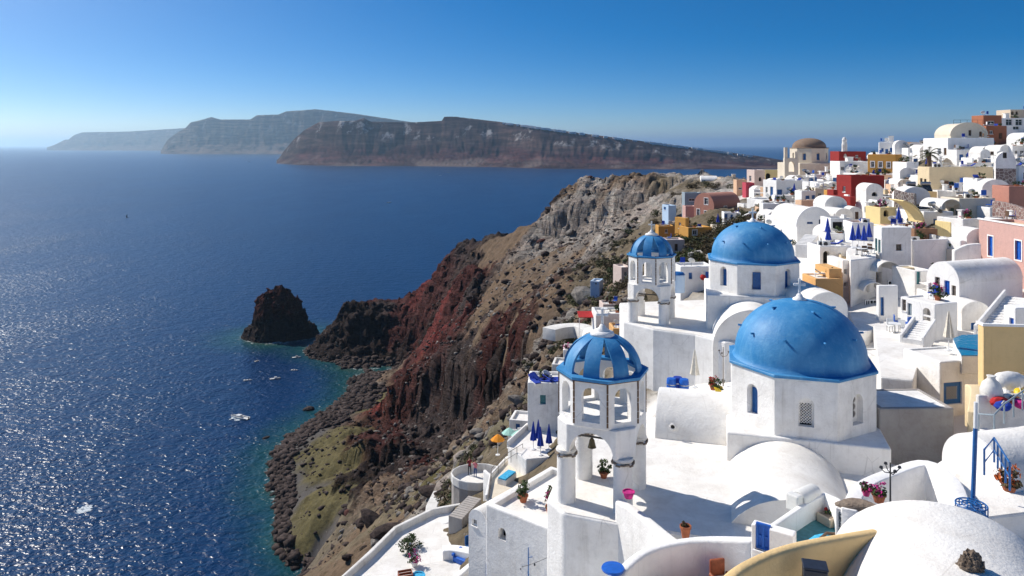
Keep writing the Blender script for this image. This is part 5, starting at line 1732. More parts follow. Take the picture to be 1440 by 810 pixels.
slab('white terrace with blue parasols beside the white cube house', [(1190, 352), (1200, 338), (1232, 338), (1232, 362), (1196, 366)], 99.4, 5)
slab('white terrace in front of the eroded tan wall', [(1195, 440), (1240, 436), (1236, 462), (1205, 470)], 95.2, 4)
wall_run('rubble stone wall above the white cube house', [(1258, 266, 92), (1272, 270, 91), (1288, 272, 90)], 0.5, 4.2, 'rubble')
wall_run('reddish rubble retaining wall below the rose-red house', [(1398, 282, 80), (1420, 286, 78), (1450, 296, 75)], 0.6, 3.0, 'rubble_red')
wall_run('stone garden wall below the cream house', [(1348, 323, 76), (1375, 326, 75), (1386, 330, 74)], 0.5, 2.0, 'rubble')
wall_run('white curved wall between the cube house and the pink house', [(1340, 352, 70), (1358, 344, 70), (1378, 342, 70)], 0.5, 3.0, 'white')
wall_run('sweeping white wall below the twin-door house', [(1030, 312, 128), (1052, 300, 132), (1078, 292, 135), (1104, 298, 130)], 0.5, 3.5, 'white')
wall_run('white terrace wall among the shrubs', [(1000, 352, 108), (1020, 348, 110), (1040, 352, 106)], 0.5, 2.5, 'white_worn')
wall_run('grey garden wall beside the farther bell tower', [(970, 356, 100), (985, 352, 102), (1000, 356, 98)], 0.6, 4.0, 'grey_cement')
wall_run('low white wall at the scrub edge', [(772, 462, 104), (790, 458, 106), (815, 457, 106), (832, 464, 102)], 2.2, 1.6, 'white_worn')
wall_run('curved white balcony wall on the cliff edge', [(836, 450, 96), (848, 442, 98), (868, 440, 98), (885, 446, 94)], 0.5, 2.0, 'white')
wall_run('cream ramp wall below the lattice window', [(1366, 540, 44), (1376, 548, 43), (1372, 580, 41)], 0.8, 2.5, 'sand')

# people on the round terrace
def person(label, p, rz, top, legs, hair='brown_wood', lean=0.0):
    t = thing('person', label, 'person', p, rz)
    me = bpy.data.meshes.new('body')
    V = [(0, 0, 0.93), (0, 0.0, 1.12), (0, lean * 0.5, 1.36), (0, lean * 0.6, 1.46), (0, lean * 0.75, 1.54), (0, lean * 0.8, 1.66),
         (-0.10, 0, 0.88), (-0.11, 0.01, 0.48), (-0.12, 0.04, 0.07), (-0.12, -0.10, 0.03), (0.10, 0, 0.88), (0.12, -0.03, 0.48), (0.14, 0.02, 0.07), (0.14, -0.12, 0.03),
         (-0.20, lean * 0.5, 1.38), (-0.27, lean * 0.4 - 0.04, 1.12), (-0.22, lean * 0.6 - 0.24, 1.02), (0.20, lean * 0.5, 1.38), (0.27, lean * 0.4 - 0.04, 1.12), (0.20, lean * 0.6 - 0.26, 1.05)]
    E = [(0, 1), (1, 2), (2, 3), (3, 4), (4, 5), (0, 6), (6, 7), (7, 8), (8, 9), (0, 10), (10, 11), (11, 12), (12, 13), (2, 14), (14, 15), (15, 16), (2, 17), (17, 18), (18, 19)]
    Rr = [.145, .135, .15, .06, .085, .08, .095, .065, .045, .04, .095, .065, .045, .04, .065, .048, .038, .065, .048, .038]
    me.from_pydata(V, E, [])
    o = link('body', me, None, t)
    sk = o.modifiers.new('skin', 'SKIN')
    ss = o.modifiers.new('sub', 'SUBSURF')
    ss.levels = ss.render_levels = 1
    for i, sv in enumerate(me.skin_vertices[0].data):
        sv.radius = (Rr[i], Rr[i] * 0.8)
        sv.use_root = i == 0
    dg = bpy.context.evaluated_depsgraph_get()
    m2 = bpy.data.meshes.new_from_object(o.evaluated_get(dg))
    o.modifiers.clear()
    o.data = m2
    m2.materials.clear()
    for mm in (top, legs, 'skin_tone'):
        m2.materials.append(MATS[mm])
    for pl in m2.polygons:
        c = pl.center
        pl.material_index = 1 if c.z < 0.93 else (2 if c.z > 1.44 or (abs(c.x) > 0.17 and c.z < 1.24) else 0)
    m2.shade_smooth()
    MB().blob((0, lean * 0.8 + 0.03, 1.70), (0.095, 0.105, 0.10), 5, 0.1, 2).build('hair', hair, t, smooth=True)
    return t


simple('skin_tone', (0.45, 0.25, 0.17), 0.6, 0.08)
simple('pink_shirt', (0.55, 0.16, 0.20), 0.9, 0.2)
simple('maroon_shirt', (0.20, 0.02, 0.03), 0.9, 0.2)
simple('jeans', (0.03, 0.08, 0.22), 0.9, 0.2)
simple('dark_trousers', (0.03, 0.03, 0.035), 0.9, 0.2)
_pp = on_plane(668.5, 671, 77.92)
person('standing person in pink top and blue jeans on the round terrace', _pp, R(150), 'pink_shirt', 'jeans', lean=0.1)
_pp = on_plane(660.5, 668, 77.92)
person('person in maroon top and dark trousers leaning at the terrace wall', _pp, R(200), 'maroon_shirt', 'dark_trousers', lean=-0.12)

# parasols, sun beds, chairs
for i, (u, v) in enumerate(((750, 632), (757, 629), (760, 640), (772, 636))):
    umbrella_closed(u, v, (CAM_Z - 83.22) * FPX / (v - V0), 2.5, 'blue_cloth', 'closed blue parasol on the white terrace beside the near bell tower', 'closed blue parasols by the tower')
umbrella_open(700, 640, 71, 0.7, 2.0, 'orange_cloth', 'open orange parasol on the cliff-edge terrace')
umbrella_open(716, 630, 73, 0.75, 2.0, 'mint_cloth', 'open mint green parasol in front of a white screen', 'mint parasols')
umbrella_open(729, 634, 71, 0.7, 2.0, 'mint_cloth', 'open mint green parasol in front of a white screen', 'mint parasols')
MB_ = MB()
scr = thing('white_screen', 'white folding screen behind the mint parasols', 'screen', P(734, 640, 75))
for k in range(3):
    MB().box(-1.4 + 0.95 * k, -0.5 + 0.95 * k, -0.04, 0.04, 0, 2.6 + 0.15 * (k == 1)).build('panel', 'white_clean', scr)
for i, (u, v) in enumerate(((1199, 349), (1207, 347), (1215, 349), (1222, 344))):
    umbrella_closed(u, v, (CAM_Z - 99.42) * FPX / (v - V0), 2.4, 'blue_cloth', 'closed blue parasol on the terrace beside the white cube house', 'closed blue parasols by the cube house')
umbrella_closed(1164, 336, 84, 2.4, 'blue_cloth', 'closed blue parasol under the vaulted gable house', None)
umbrella_closed(977, 545, 50, 2.6, 'cream_cloth', 'tall closed cream parasol below the farther church', None)
umbrella_closed(1334, 493, 48.6, 2.6, 'cream_cloth', 'closed cream parasol beside the pool', None)
zr = P(742, 538, 70).z - 0.28
for i, (u, dv) in enumerate(((752, 0), (758, 2), (764, -1), (777, 3), (783, 1))):
    lounger(on_plane(u, 536 - 3 * (i % 2) + 4, zr + 0.01), R(20 + 25 * i), 'blue_cloth', 'blue-cushioned sun lounger on the roof beside the near bell tower', 'blue sun loungers on the roof')
zt_ = 77.42
sofa = thing('sofa', 'bright blue sofa on the low cliff terrace', 'sofa', on_plane(655, 792, zt_), R(-35))
MB().box(-0.95, 0.95, -0.45, 0.45, 0.02, 0.42).build('seat', 'blue_bright', sofa, 0.06, 2)
MB().box(-0.95, 0.95, 0.25, 0.5, 0.425, 0.85).build('backrest', 'blue_bright', sofa, 0.06, 2)
for s in (-1, 1):
    MB().box(s * 0.97 - 0.12, s * 0.97 + 0.12, -0.45, 0.24, 0.424, 0.62).build('armrest', 'blue_bright', sofa, 0.05, 2)
chair(on_plane(662, 778, zt_), R(40), 'blue_paint', 'dark blue wicker chair behind the blue sofa', None, s=1.4)
bb = thing('bench', 'blue and white patterned bench on the sand terrace', 'bench', on_plane(713, 676, 81.62), R(60))
MB().box(-0.9, 0.9, -0.4, 0.4, 0.0, 0.42).build('seat', 'white', bb)
MB().box(-0.88, 0.88, -0.38, 0.38, 0.421, 0.55).build('cushion', 'aqua_cloth', bb, 0.04, 2)
pot(on_plane(583, 796, zt_), 0.3, 0.4, 'white', 'white pot of magenta flowers on the low terrace', None, 'leaf_green', 'magenta_flower', 0.5)
bush(0, 0, 0, 1.2, 'leaf_green', 'green shrub growing out of the low white terrace', None, 0.8, 0, loc=on_plane(575, 772, zt_))
pot(on_plane(588, 818, zt_), 0.5, 0.5, 'aqua_cloth', 'turquoise tub at the bottom edge of the low terrace')
cr = thing('crate', 'brown wooden crate beside the turquoise tub', 'crate', on_plane(570, 818, zt_), 0.3)
for k in range(3):
    for s in (-1, 1):
        MB().box(-0.5, 0.5, s * 0.4 - 0.02, s * 0.4 + 0.02, 0.06 + 0.22 * k, 0.24 + 0.22 * k).build('plank', 'leather', cr)
        MB().box(s * 0.5 - 0.02, s * 0.5 + 0.02, -0.37, 0.37, 0.06 + 0.22 * k, 0.24 + 0.22 * k).build('plank', 'leather', cr)

for i, (u, v, z) in enumerate(((1253, 466, 95.62), (1262, 460, 95.62), (1269, 466, 95.62), (1275, 462, 95.62))):
    chair(on_plane(u, v, z), R(70 * i), 'blue_bright' if i % 2 else 'white_paint', ('blue' if i % 2 else 'white') + ' chair in the pale courtyard below the small white house', 'courtyard chairs ' + ('blue' if i % 2 else 'white'))
table(on_plane(1258, 468, 95.62), 0, 'white_paint', 'white round table in the pale courtyard', None)
for i, (u, v) in enumerate(((1212, 360), (1204, 358), (1220, 356))):
    table(on_plane(u, v, 99.42), 0, 'white_paint', 'small white round table under the closed blue parasols', 'tables under the closed blue parasols')
    chair(on_plane(u + 5, v, 99.42), R(60 * i), 'brown_wood', 'dark chair beside the small round tables under the parasols', 'dark terrace chairs')

# pool
pool = slab('turquoise pool on the roof above the lattice window', [(1340, 476), (1352, 471), (1381, 470), (1386, 500), (1352, 500), (1345, 488)], 96.85, 1.2, name='pool', cat='pool', top='pool_water')
wall_run('low white wall at the pool edge', [(1352, 501, 47.2), (1366, 502, 47.0), (1376, 497, 47.6)], 0.35, 0.7, 'white_clean')

# jars and clutter on the right terrace
jr = thing('storage_jar', 'tall white rounded jar on the right-hand terrace', 'jar', on_plane(1394, 566, 96.78))
MB().lathe([(0.40, 0), (0.62, 0.35), (0.66, 0.8), (0.52, 1.25), (0.26, 1.5), (0.22, 1.62), (0.28, 1.72), (0.20, 1.72)], 24).build('body', 'white_worn', jr, smooth=True)
jr.scale = (0.8, 0.8, 0.8)
jr = thing('storage_jar', 'white jar lying on its side by the yellow wall', 'jar', on_plane(1419, 549, 96.78), 0.3)
o = MB().lathe([(0.0, -0.95), (0.34, -0.9), (0.50, -0.5), (0.52, 0.1), (0.42, 0.6), (0.24, 0.82), (0.26, 0.95), (0.16, 0.95)], 24).build('body', 'white', jr, smooth=True)
o.rotation_euler = (0, R(90), 0)
o.location.z = 0.5
bz = 97.26 - 0.5
for i, (u, v, mt, lb) in enumerate(((1404, 560, 'red_cloth', 'red bundle'), (1412, 566, 'blue_cloth', 'navy blue bundle'), (1424, 556, 'terracotta_pot', 'terracotta trough'), (1434, 546, 'yellow_plastic', 'yellow plastic crate'), (1413, 546, 'white_plastic', 'white basin'), (1436, 562, 'magenta_flower', 'magenta bundle'))):
    p = on_plane(u, v + 12, bz)
    t = thing('household_bundle', lb + ' stored behind the tall white jar', 'bundle', p, 0.4 * i)
    MB().blob((0, 0, 0.22), (0.42, 0.3, 0.24), 60 + i, 0.4, 2).build('bundle', mt, t)
    MB().tube([(-0.36, 0, 0.26), (0, 0, 0.50), (0.36, 0, 0.26)], 0.03, 5).build('strap', 'cream_cloth', t)

# blue pole with wire drum, railings, lamps
pl = thing('blue_pole', 'tall blue metal pole with a white top', 'pole', P(1366, 716, 27.2), 0)
MB().tube([(0, 0, -1.0), (0.08, 0, 1.0), (0.15, 0, 2.95)], 0.075, 10).build('shaft', 'blue_paint', pl)
MB().tube([(0.15, 0, 2.951), (0.17, 0, 3.9)], 0.07, 10).build('top', 'white_paint', pl)
dr = thing('wire_drum', 'round blue openwork metal drum at the foot of the blue pole', 'drum', P(1366, 722, 26.7), 0)
for k in range(10):
    a = k * math.pi / 5
    MB().tube([(0.50 * math.cos(a), 0.50 * math.sin(a), -0.4), (0.50 * math.cos(a), 0.50 * math.sin(a), 0.30)], 0.025, 5).build('bar', 'blue_paint', dr)
for rr_, z in ((0.5, -0.4), (0.5, -0.05), (0.5, 0.32), (0.30, 0.32), (0.14, 0.32)):
    MB().tube([(rr_ * math.cos(a), rr_ * math.sin(a), z) for a in np.linspace(0, 2 * math.pi, 25)], 0.028, 5).build('ring', 'blue_paint', dr)
for k in range(10):
    a = k * math.pi / 5 + 0.3
    MB().tube([(0.14 * math.cos(a), 0.14 * math.sin(a), 0.32), (0.5 * math.cos(a + 0.4), 0.5 * math.sin(a + 0.4), 0.32)], 0.022, 5).build('spoke', 'blue_paint', dr)


def railing(label, pts, h, mat, n_mid=1, name='railing', r=0.025):
    q = [P(*p) for p in pts]
    c = q[0].copy()
    t = thing(name, label, 'railing', c)
    q = [p - c for p in q]
    up = Vector((0, 0, h))
    MB().tube([p + up for p in q], r, 6).build('handrail', mat, t)
    for m_ in range(n_mid):
        MB().tube([p + up * (0.5 if n_mid == 1 else (m_ + 1) / (n_mid + 1)) for p in q], r * 0.8, 5).build('rail', mat, t)
    tot = sum((q[i + 1] - q[i]).length for i in range(len(q) - 1))
    step = max(0.9, tot / 14)
    for i in range(len(q) - 1):
        ln = (q[i + 1] - q[i]).length
        m = max(1, int(ln / step))
        for k in range(m + (i == len(q) - 2)):
            p = q[i].lerp(q[i + 1], k / m)
            MB().tube([p, p + up], r, 5).build('post', mat, t)
    return t


railing('blue metal handrail beside the blue pole', [(1384, 668, 29.5), (1398, 650, 30.5), (1420, 690, 27)], 1.0, 'blue_paint', r=0.04)
railing('blue pipe handrail climbing to the right edge', [(1376, 610, 34), (1398, 612, 33), (1412, 596, 34), (1450, 568, 36)], 0.9, 'grey_blue', 0, r=0.04)
railing('dark roof railing above the beige vaulted house', [(1341, 177, 139), (1360, 177, 139), (1382, 177, 139)], 1.1, 'dark_metal')
railing('grey terrace railing beside the tan cliff terrace', [(688, 700, 58.5), (691, 676, 61), (710, 656, 63), (735, 640, 66)], 1.0, 'grey_wood')
railing('blue railing at the bottom edge of the flat-roofed house', [(684, 815, 46), (694, 812, 46)], 1.0, 'blue_paint')


def lamp_post(label, p, h, arms, mat='dark_metal'):
    t = thing('lamp_post', label, 'lamp', p)
    MB().tube([(0, 0, -0.3), (0, 0, h)], [0.035, 0.025], 6).build('pole', mat, t)
    for k in range(arms):
        a = 2 * math.pi * k / arms
        x, y = 0.34 * math.cos(a), 0.34 * math.sin(a)
        arm = MB().tube([(0, 0, h * 0.72), (x * 0.6, y * 0.6, h * 0.74), (x, y, h * 0.84)], 0.018, 5).build('arm', mat, t)
        MB().lathe([(0.02, 0), (0.07, 0.02), (0.055, 0.09), (0.0, 0.11)], 8, (x, y, h * 0.84)).build('lantern', mat, arm)
    return t


lamp_post('slender black candle lamp with curled arms beside the foreground vault', P(1252, 702, 27.6), 1.35, 4)
lamp_post('slim lamp post with white globes between the two churches', P(1017, 536, 46), 2.1, 3, 'grey_wood')
lamp_post('thin blue lamp post with a string of bulbs by the flat-roofed house', P(743, 820, 40), 1.9, 1, 'blue_paint')
t = thing('string_lights', 'string of small bulbs hanging across the flat-roofed house', 'lights', P(697, 798, 42.5))
a, b = Vector((0, 0, 0)), P(772, 783, 38.5) - P(697, 798, 42.5)
MB().tube([a.lerp(b, k / 8) - Vector((0, 0, 0.25 * math.sin(math.pi * k / 8))) for k in range(9)], 0.012, 4).build('cable', 'dark_metal', t)
for k in (2, 4, 6):
    p = a.lerp(b, k / 8) - Vector((0, 0, 0.25 * math.sin(math.pi * k / 8) + 0.1))
    MB().lathe([(0.02, 0.09), (0.05, 0.02), (0.04, -0.04), (0.0, -0.07)], 8, p, cap=False).build('bulb', 'dark_metal', t)

# the water tank and what stands round it
tk = thing('water_tank', 'white horizontal water heater tank on legs', 'tank', on_plane(1134, 726, 94.46), R(35))
o = MB().lathe([(0.0, -0.62), (0.32, -0.60), (0.36, -0.52), (0.36, 0.52), (0.32, 0.60), (0.0, 0.62)], 24).build('barrel', 'white_plastic', tk, smooth=False)
smooth_by_angle(o.data, 40)
o.rotation_euler = (0, R(90), 0)
o.location.z = 0.86
MB().box(-1.02, -0.63, -0.28, 0.28, 0.48, 1.16).build('end_box', 'white_plastic', tk, 0.06, 2)
for x in (-0.45, 0.45):
    for y in (-0.28, 0.28):
        MB().tube([(x, y, 0), (x, y * 0.7, 0.6)], 0.025, 5).build('leg', 'steel', tk)
bx = thing('planter_box', 'square stone planter with a cactus and red cloth', 'planter', on_plane(1168, 735, 94.46), R(25))
MB().box(-0.42, 0.42, -0.36, 0.36, 0, 0.36).build('box', 'beige', bx, 0.03, 1)
MB().box(-0.34, 0.34, -0.28, 0.28, 0.361, 0.38).build('soil', 'rock_tan', bx)
for k in range(5):
    MB().blob((-0.2 + 0.1 * k, 0.05 * (-1) ** k, 0.46), 0.07, k, 0.2, 1).build('cactus', 'leaf_green', bx)
MB().obox((0.2, 0.30, 0.42), (0.4, 0.12, 0.10), 0.2).build('red_cloth', 'red_cloth', bx)
tb = thing('folded_tarp', 'bright blue tarp with driftwood on the tank terrace', 'tarp', on_plane(1165, 766, 94.46), R(20))
MB().blob((0, 0, 0.10), (0.75, 0.4, 0.16), 3, 0.4, 2).build('cloth', 'aqua_cloth', tb)
MB().tube([(-0.5, 0, 0.25), (0.0, 0.1, 0.40), (0.55, 0, 0.30)], 0.06, 6).build('driftwood', 'brown_wood', tb)
sb = thing('stone_pier', 'rough brown stone pier with a mosaic panel beside the tank terrace', 'pier', P(1206, 726, 27.6), R(-32))
MB().blob((0, 0, 0.35), (0.85, 0.42, 0.24), 9, 0.35, 3).build('stone_top', 'rock_tan', sb)
MB().box(-0.72, 0.72, -0.34, 0.34, -1.6, 0.30).build('wall', 'white', sb, 0.04, 1)
m_, nt_, bs_ = new_mat('mosaic')
vv = node(nt_, 'ShaderNodeTexVoronoi', feature='DISTANCE_TO_EDGE')
vv.inputs['Scale'].default_value = 9.0
nt_.links.new(wpos(nt_), vv.inputs['Vector'])
nt_.links.new(ramp(nt_, vv.outputs['Distance'], [(0.10, (0.03, 0.05, 0.07)), (0.2, (0.55, 0.58, 0.58))]), bs_.inputs['Base Color'])
MB().box(-0.60, 0.60, -0.37, -0.345, -0.75, 0.16).build('mosaic_panel', 'mosaic', sb)
pot(P(1218, 697, 28.2), 0.16, 0.22, 'pink_plastic', 'pink pot of magenta flowers on the stone pier', None, 'leaf_green', 'magenta_flower', 0.24)
pot(P(1236, 706, 27.4), 0.24, 0.32, 'terracotta_pot', 'terracotta pot with pink flowers beside the candle lamp', None, 'leaf_green', 'magenta_flower', 0.34)
pot(P(1419, 690, 28.5), 0.3, 0.35, 'terracotta_pot', 'pot of orange flowers at the right edge', None, 'leaf_brown', 'orange_flower', 0.5)
pot(P(884, 700, 33.6), 0.26, 0.30, 'magenta_flower', 'dark magenta pot on the wing wall by the bell tower')
pot(P(964, 756, 30.6), 0.22, 0.5, 'terracotta_pot', 'terracotta pot with a cactus behind the courtyard wall', None, 'leaf_brown', None, 0.18)
pot(on_plane(849, 672, 92.66), 0.22, 0.30, 'terracotta_pot', 'green plant in a pot between the bell tower pillars', None, 'leaf_green', None, 0.5)
bk = [(936, 800, 'white_plastic', 'wide white basin'), (990, 804, 'pink_plastic', 'pink plastic tub'), (1012, 800, 'basket', 'woven basket'), (962, 806, 'magenta_flower', 'dark purple bucket')]
for u, v, mt, lb in bk:
    pp = P(u, v + 8, 27.6)
    t = thing('tub', lb + ' in the foreground courtyard', 'tub', (pp.x, pp.y, 93.18))
    MB().lathe([(0.26, 0), (0.36, 0.42), (0.39, 0.44), (0.35, 0.44), (0.25, 0.05), (0.0, 0.05)], 20, cap=True).build('tub', mt, t)
    MB().tube([(0.36, 0, 0.42), (0.2, 0, 0.66), (-0.2, 0, 0.66), (-0.36, 0, 0.42)], 0.02, 5).build('handle', 'dark_metal', t)
ac = thing('armchair', 'brown leather armchair in the foreground courtyard', 'armchair', (P(1016, 800, 27.9).x, 28.2, 93.18), R(10))
MB().box(-0.3, 0.3, -0.3, 0.25, 0.1, 0.42).build('seat', 'leather', ac, 0.05, 2)
MB().box(-0.3, 0.3, 0.2, 0.34, 0.425, 1.05).build('backrest', 'leather', ac, 0.05, 2)
for s in (-1, 1):
    MB().box(s * 0.33 - 0.05, s * 0.33 + 0.05, -0.3, 0.19, 0.12, 0.62).build('armrest', 'leather', ac, 0.03, 1)
tb2 = thing('round_table', 'round bright blue table below the near bell tower', 'table', P(862, 812, 27.0))
MB().lathe([(0.40, 0.28), (0.42, 0.33), (0.40, 0.37), (0.0, 0.38)], 24).build('table_top', 'blue_bright', tb2)
MB().lathe([(0.25, -0.4), (0.06, -0.3), (0.06, 0.28)], 12).build('leg', 'blue_paint', tb2)
nb = thing('equipment_box', 'black box standing behind the yellow wall', 'box', P(1146, 812, 21.4), R(-15))
MB().box(-0.32, 0.32, -0.25, 0.25, -0.3, 0.32).build('case', 'navy_box', nb, 0.04, 2)
MB().box(-0.34, 0.34, -0.27, 0.27, 0.321, 0.38).build('lid', 'navy_box', nb, 0.02, 1)
rk = thing('boulder', 'rough grey stone resting on the foreground vault', 'stone', P(1362, 806, 21.2))
sm = MB().blob((0, 0, 0.2), (0.40, 0.34, 0.32), 21, 0.9, 4)
sm.v = [tuple(np.array(q) * (1 + 0.10 * math.sin(q[0] * 31 + q[2] * 17) * math.sin(q[1] * 27 + q[2] * 23) + 0.06 * math.sin(q[0] * 67 + q[1] * 59))) for q in sm.v]
sm.build('stone', 'rock_tan', rk)
MB().blob((0.05, -0.1, -0.12), (0.5, 0.42, 0.12), 8, 0.4, 2).build('mortar_bed', 'white_worn', rk)

# small village accents
t = thing('blue_tank', 'pale blue water tank with a blue lid beside the farther bell tower', 'tank', P(953, 400, 80))
MB().lathe([(0.75, -0.8), (0.75, 1.0), (0.7, 1.1)], 20).build('barrel', 'pale_blue', t)
MB().lathe([(0.78, 1.101), (0.6, 1.3), (0.0, 1.38)], 20).build('lid', 'blue_paint', t)
t = thing('buoy', 'red round buoy hanging by the blue door of the low house', 'buoy', P(988.5, 390, 85.5))
MB().lathe([(0.0, -0.35), (0.25, -0.25), (0.36, 0.0), (0.25, 0.25), (0.0, 0.35)], 16, cap=False).build('ball', 'red_cloth', t, smooth=True)
MB().tube([(0, 0, 0.33), (0, 0.1, 0.9)], 0.02, 5).build('rope', 'cream_cloth', t)
t = thing('awning', 'red awning on the cliff-edge terrace', 'awning', P(826, 463, 95))
MB().obox((0, 0, 1.9), (2.4, 1.8, 0.08), 0, R(12)).build('canopy', 'red_cloth', t)
for x in (-1.1, 1.1):
    MB().tube([(x, -0.8, -0.6), (x, -0.8, 1.75)], 0.04, 5).build('post', 'white_paint', t)
t = thing('awning', 'yellow curved awning above the white cube house', 'awning', P(1272, 314, 84))
pr = [(2.6 * math.cos(a) - 2.6 + 1.2, 2.8 * math.sin(a)) for a in np.linspace(R(5), R(75), 9)]
MB().prism(pr + [(x - 0.12, z - 0.10) for x, z in reversed(pr)], lambda a_, b_, tt: Vector((a_ * 1.2, -1.6 + 3.2 * tt, b_))).build('canopy', 'pale_yellow', t)
t = thing('bell_gable', 'narrow cream bell gable on the front of the brown-domed church', 'bell gable', P(1112, 262, 174))
bg = MB().box(-1.6, 1.6, -0.5, 0.5, -2, 6.6).build('wall', 'cream', t, 0.06, 1)
for s in (-1.2, 1.2):
    MB().box(s - 0.35, s + 0.35, -0.35, 0.35, 6.6, 8.6 + s * -0.4).build('pinnacle', 'cream', t, 0.05, 1)
carve(bg, MB().prism(arch_prof(1.3, 2.4), lambda a_, b_, tt: Vector((a_, -2 + 4 * tt, b_ + 3.4))))
t = thing('stone_pinnacle', 'pale weathered chimney stack on the dark red flat house', 'chimney', P(1187.5, 214, 167))
MB().lathe([(0.75, -1), (0.6, 0.8), (0.62, 1.6), (0.5, 2.3), (0.55, 2.8), (0.3, 3.3), (0.0, 3.4)], 10).build('shaft', 'white_worn', t)
MB().lathe([(0.8, -0.2), (0.8, 0.1), (0.6, 0.2)], 10).build('collar', 'rock_tan', t)
domed_church('brown_domed_church', 'cream church with a brown dome on the ridge', 72.6, 182.5, 8, 92, 105.7, 109.2, 5.4, 4.1, 2.35,
             [(-90, 'blue', 0.8, 1.8), (-135, 'blue', 0.8, 1.8), (-45, 'blue', 0.8, 1.8), (180, 'blue', 0.8, 1.8)], None, ('cream', 'brown_dome'), False, False)

# palm on the ridge
pm = thing('palm_tree', 'date palm between the ochre house and the big white block house', 'palm tree', P(1306, 240, 117))
MB().tube([(0, 0, -1.5), (0.1, 0, 1.2), (0.0, 0, 2.6)], [0.34, 0.30, 0.36], 10).build('trunk', 'brown_wood', pm)
rs = random.Random(4)
for k in range(26):
    a, el = rs.uniform(0, 6.28), rs.uniform(-0.35, 1.25)
    L = rs.uniform(1.7, 2.5)
    pts = []
    for i in range(7):
        s = i / 6
        hor = L * s * math.cos(el) * (1 - 0.12 * s)
        pts.append(Vector((hor * math.cos(a), hor * math.sin(a), 2.6 + L * s * math.sin(el) - 1.0 * s * s)))
    fr = MB().tube(pts, [0.04 - 0.005 * i for i in range(7)], 4)
    for i in range(6):
        for s in (-1, 1):
            for w in (0.2, 0.6):
                p = pts[i].lerp(pts[i + 1], w)
                dv = (pts[i + 1] - pts[i]).normalized()
                sd = dv.cross(Vector((0, 0, 1))).normalized() * s
                tip = p + sd * 0.42 + dv * 0.32 - Vector((0, 0, 0.16))
                fr.add([p, p + dv * 0.10, tip], [(0, 1, 2)])
    fr.build('frond', 'leaf_palm', pm)

H('white barrel vault with a round vent joined to the near domed church', 921, 622, 44.2, W=6.2, th=-16, D=5.0, h=0.6, mat='white', roof='vault_e', rr=0.95, low=3)
t = thing('round_vent', 'round vent collar on the white barrel vault', 'vent', P(946, 600, 44.0), R(-16))
MB().tube([(0.16 * math.cos(a), -0.02, 0.16 * math.sin(a)) for a in np.linspace(0, 2 * math.pi, 17)], 0.05, 6).build('collar', 'white', t)
o = MB().lathe([(0.13, -0.02), (0.13, 0.02)], 14).build('hole', 'dark_void', t)
o.rotation_euler = (R(90), 0, 0)
for i, (u, v, mt, lb) in enumerate(((944, 548, 'blue_bright', 'bright blue barrel'), (953, 546, 'blue_cloth', 'navy blue barrel'), (962, 549, 'blue_bright', 'blue tub'))):
    t = thing('barrel', lb + ' below the farther church', 'barrel', on_plane(u, v, 92.67), 0.0)
    MB().lathe([(0.30, 0), (0.34, 0.2), (0.34, 0.6), (0.30, 0.8), (0.0, 0.81)], 16).build('body', mt, t)
    MB().lathe([(0.355, 0.38), (0.355, 0.44)], 16).build('hoop', 'steel', t)
pot(on_plane(1003, 548, 92.67), 0.28, 0.4, 'terracotta_pot', 'pot of red flowers below the farther church', None, 'leaf_green', 'red_cloth', 0.45)
pot(on_plane(1010, 552, 92.67), 0.28, 0.4, 'yellow_plastic', 'yellow pot with a green plant below the farther church', None, 'leaf_green', None, 0.5)
wall_run('low white wall at the back of the near roof', [(912, 588, 48), (935, 566, 49), (970, 556, 50), (1010, 556, 50)], 0.4, 1.6, 'white')
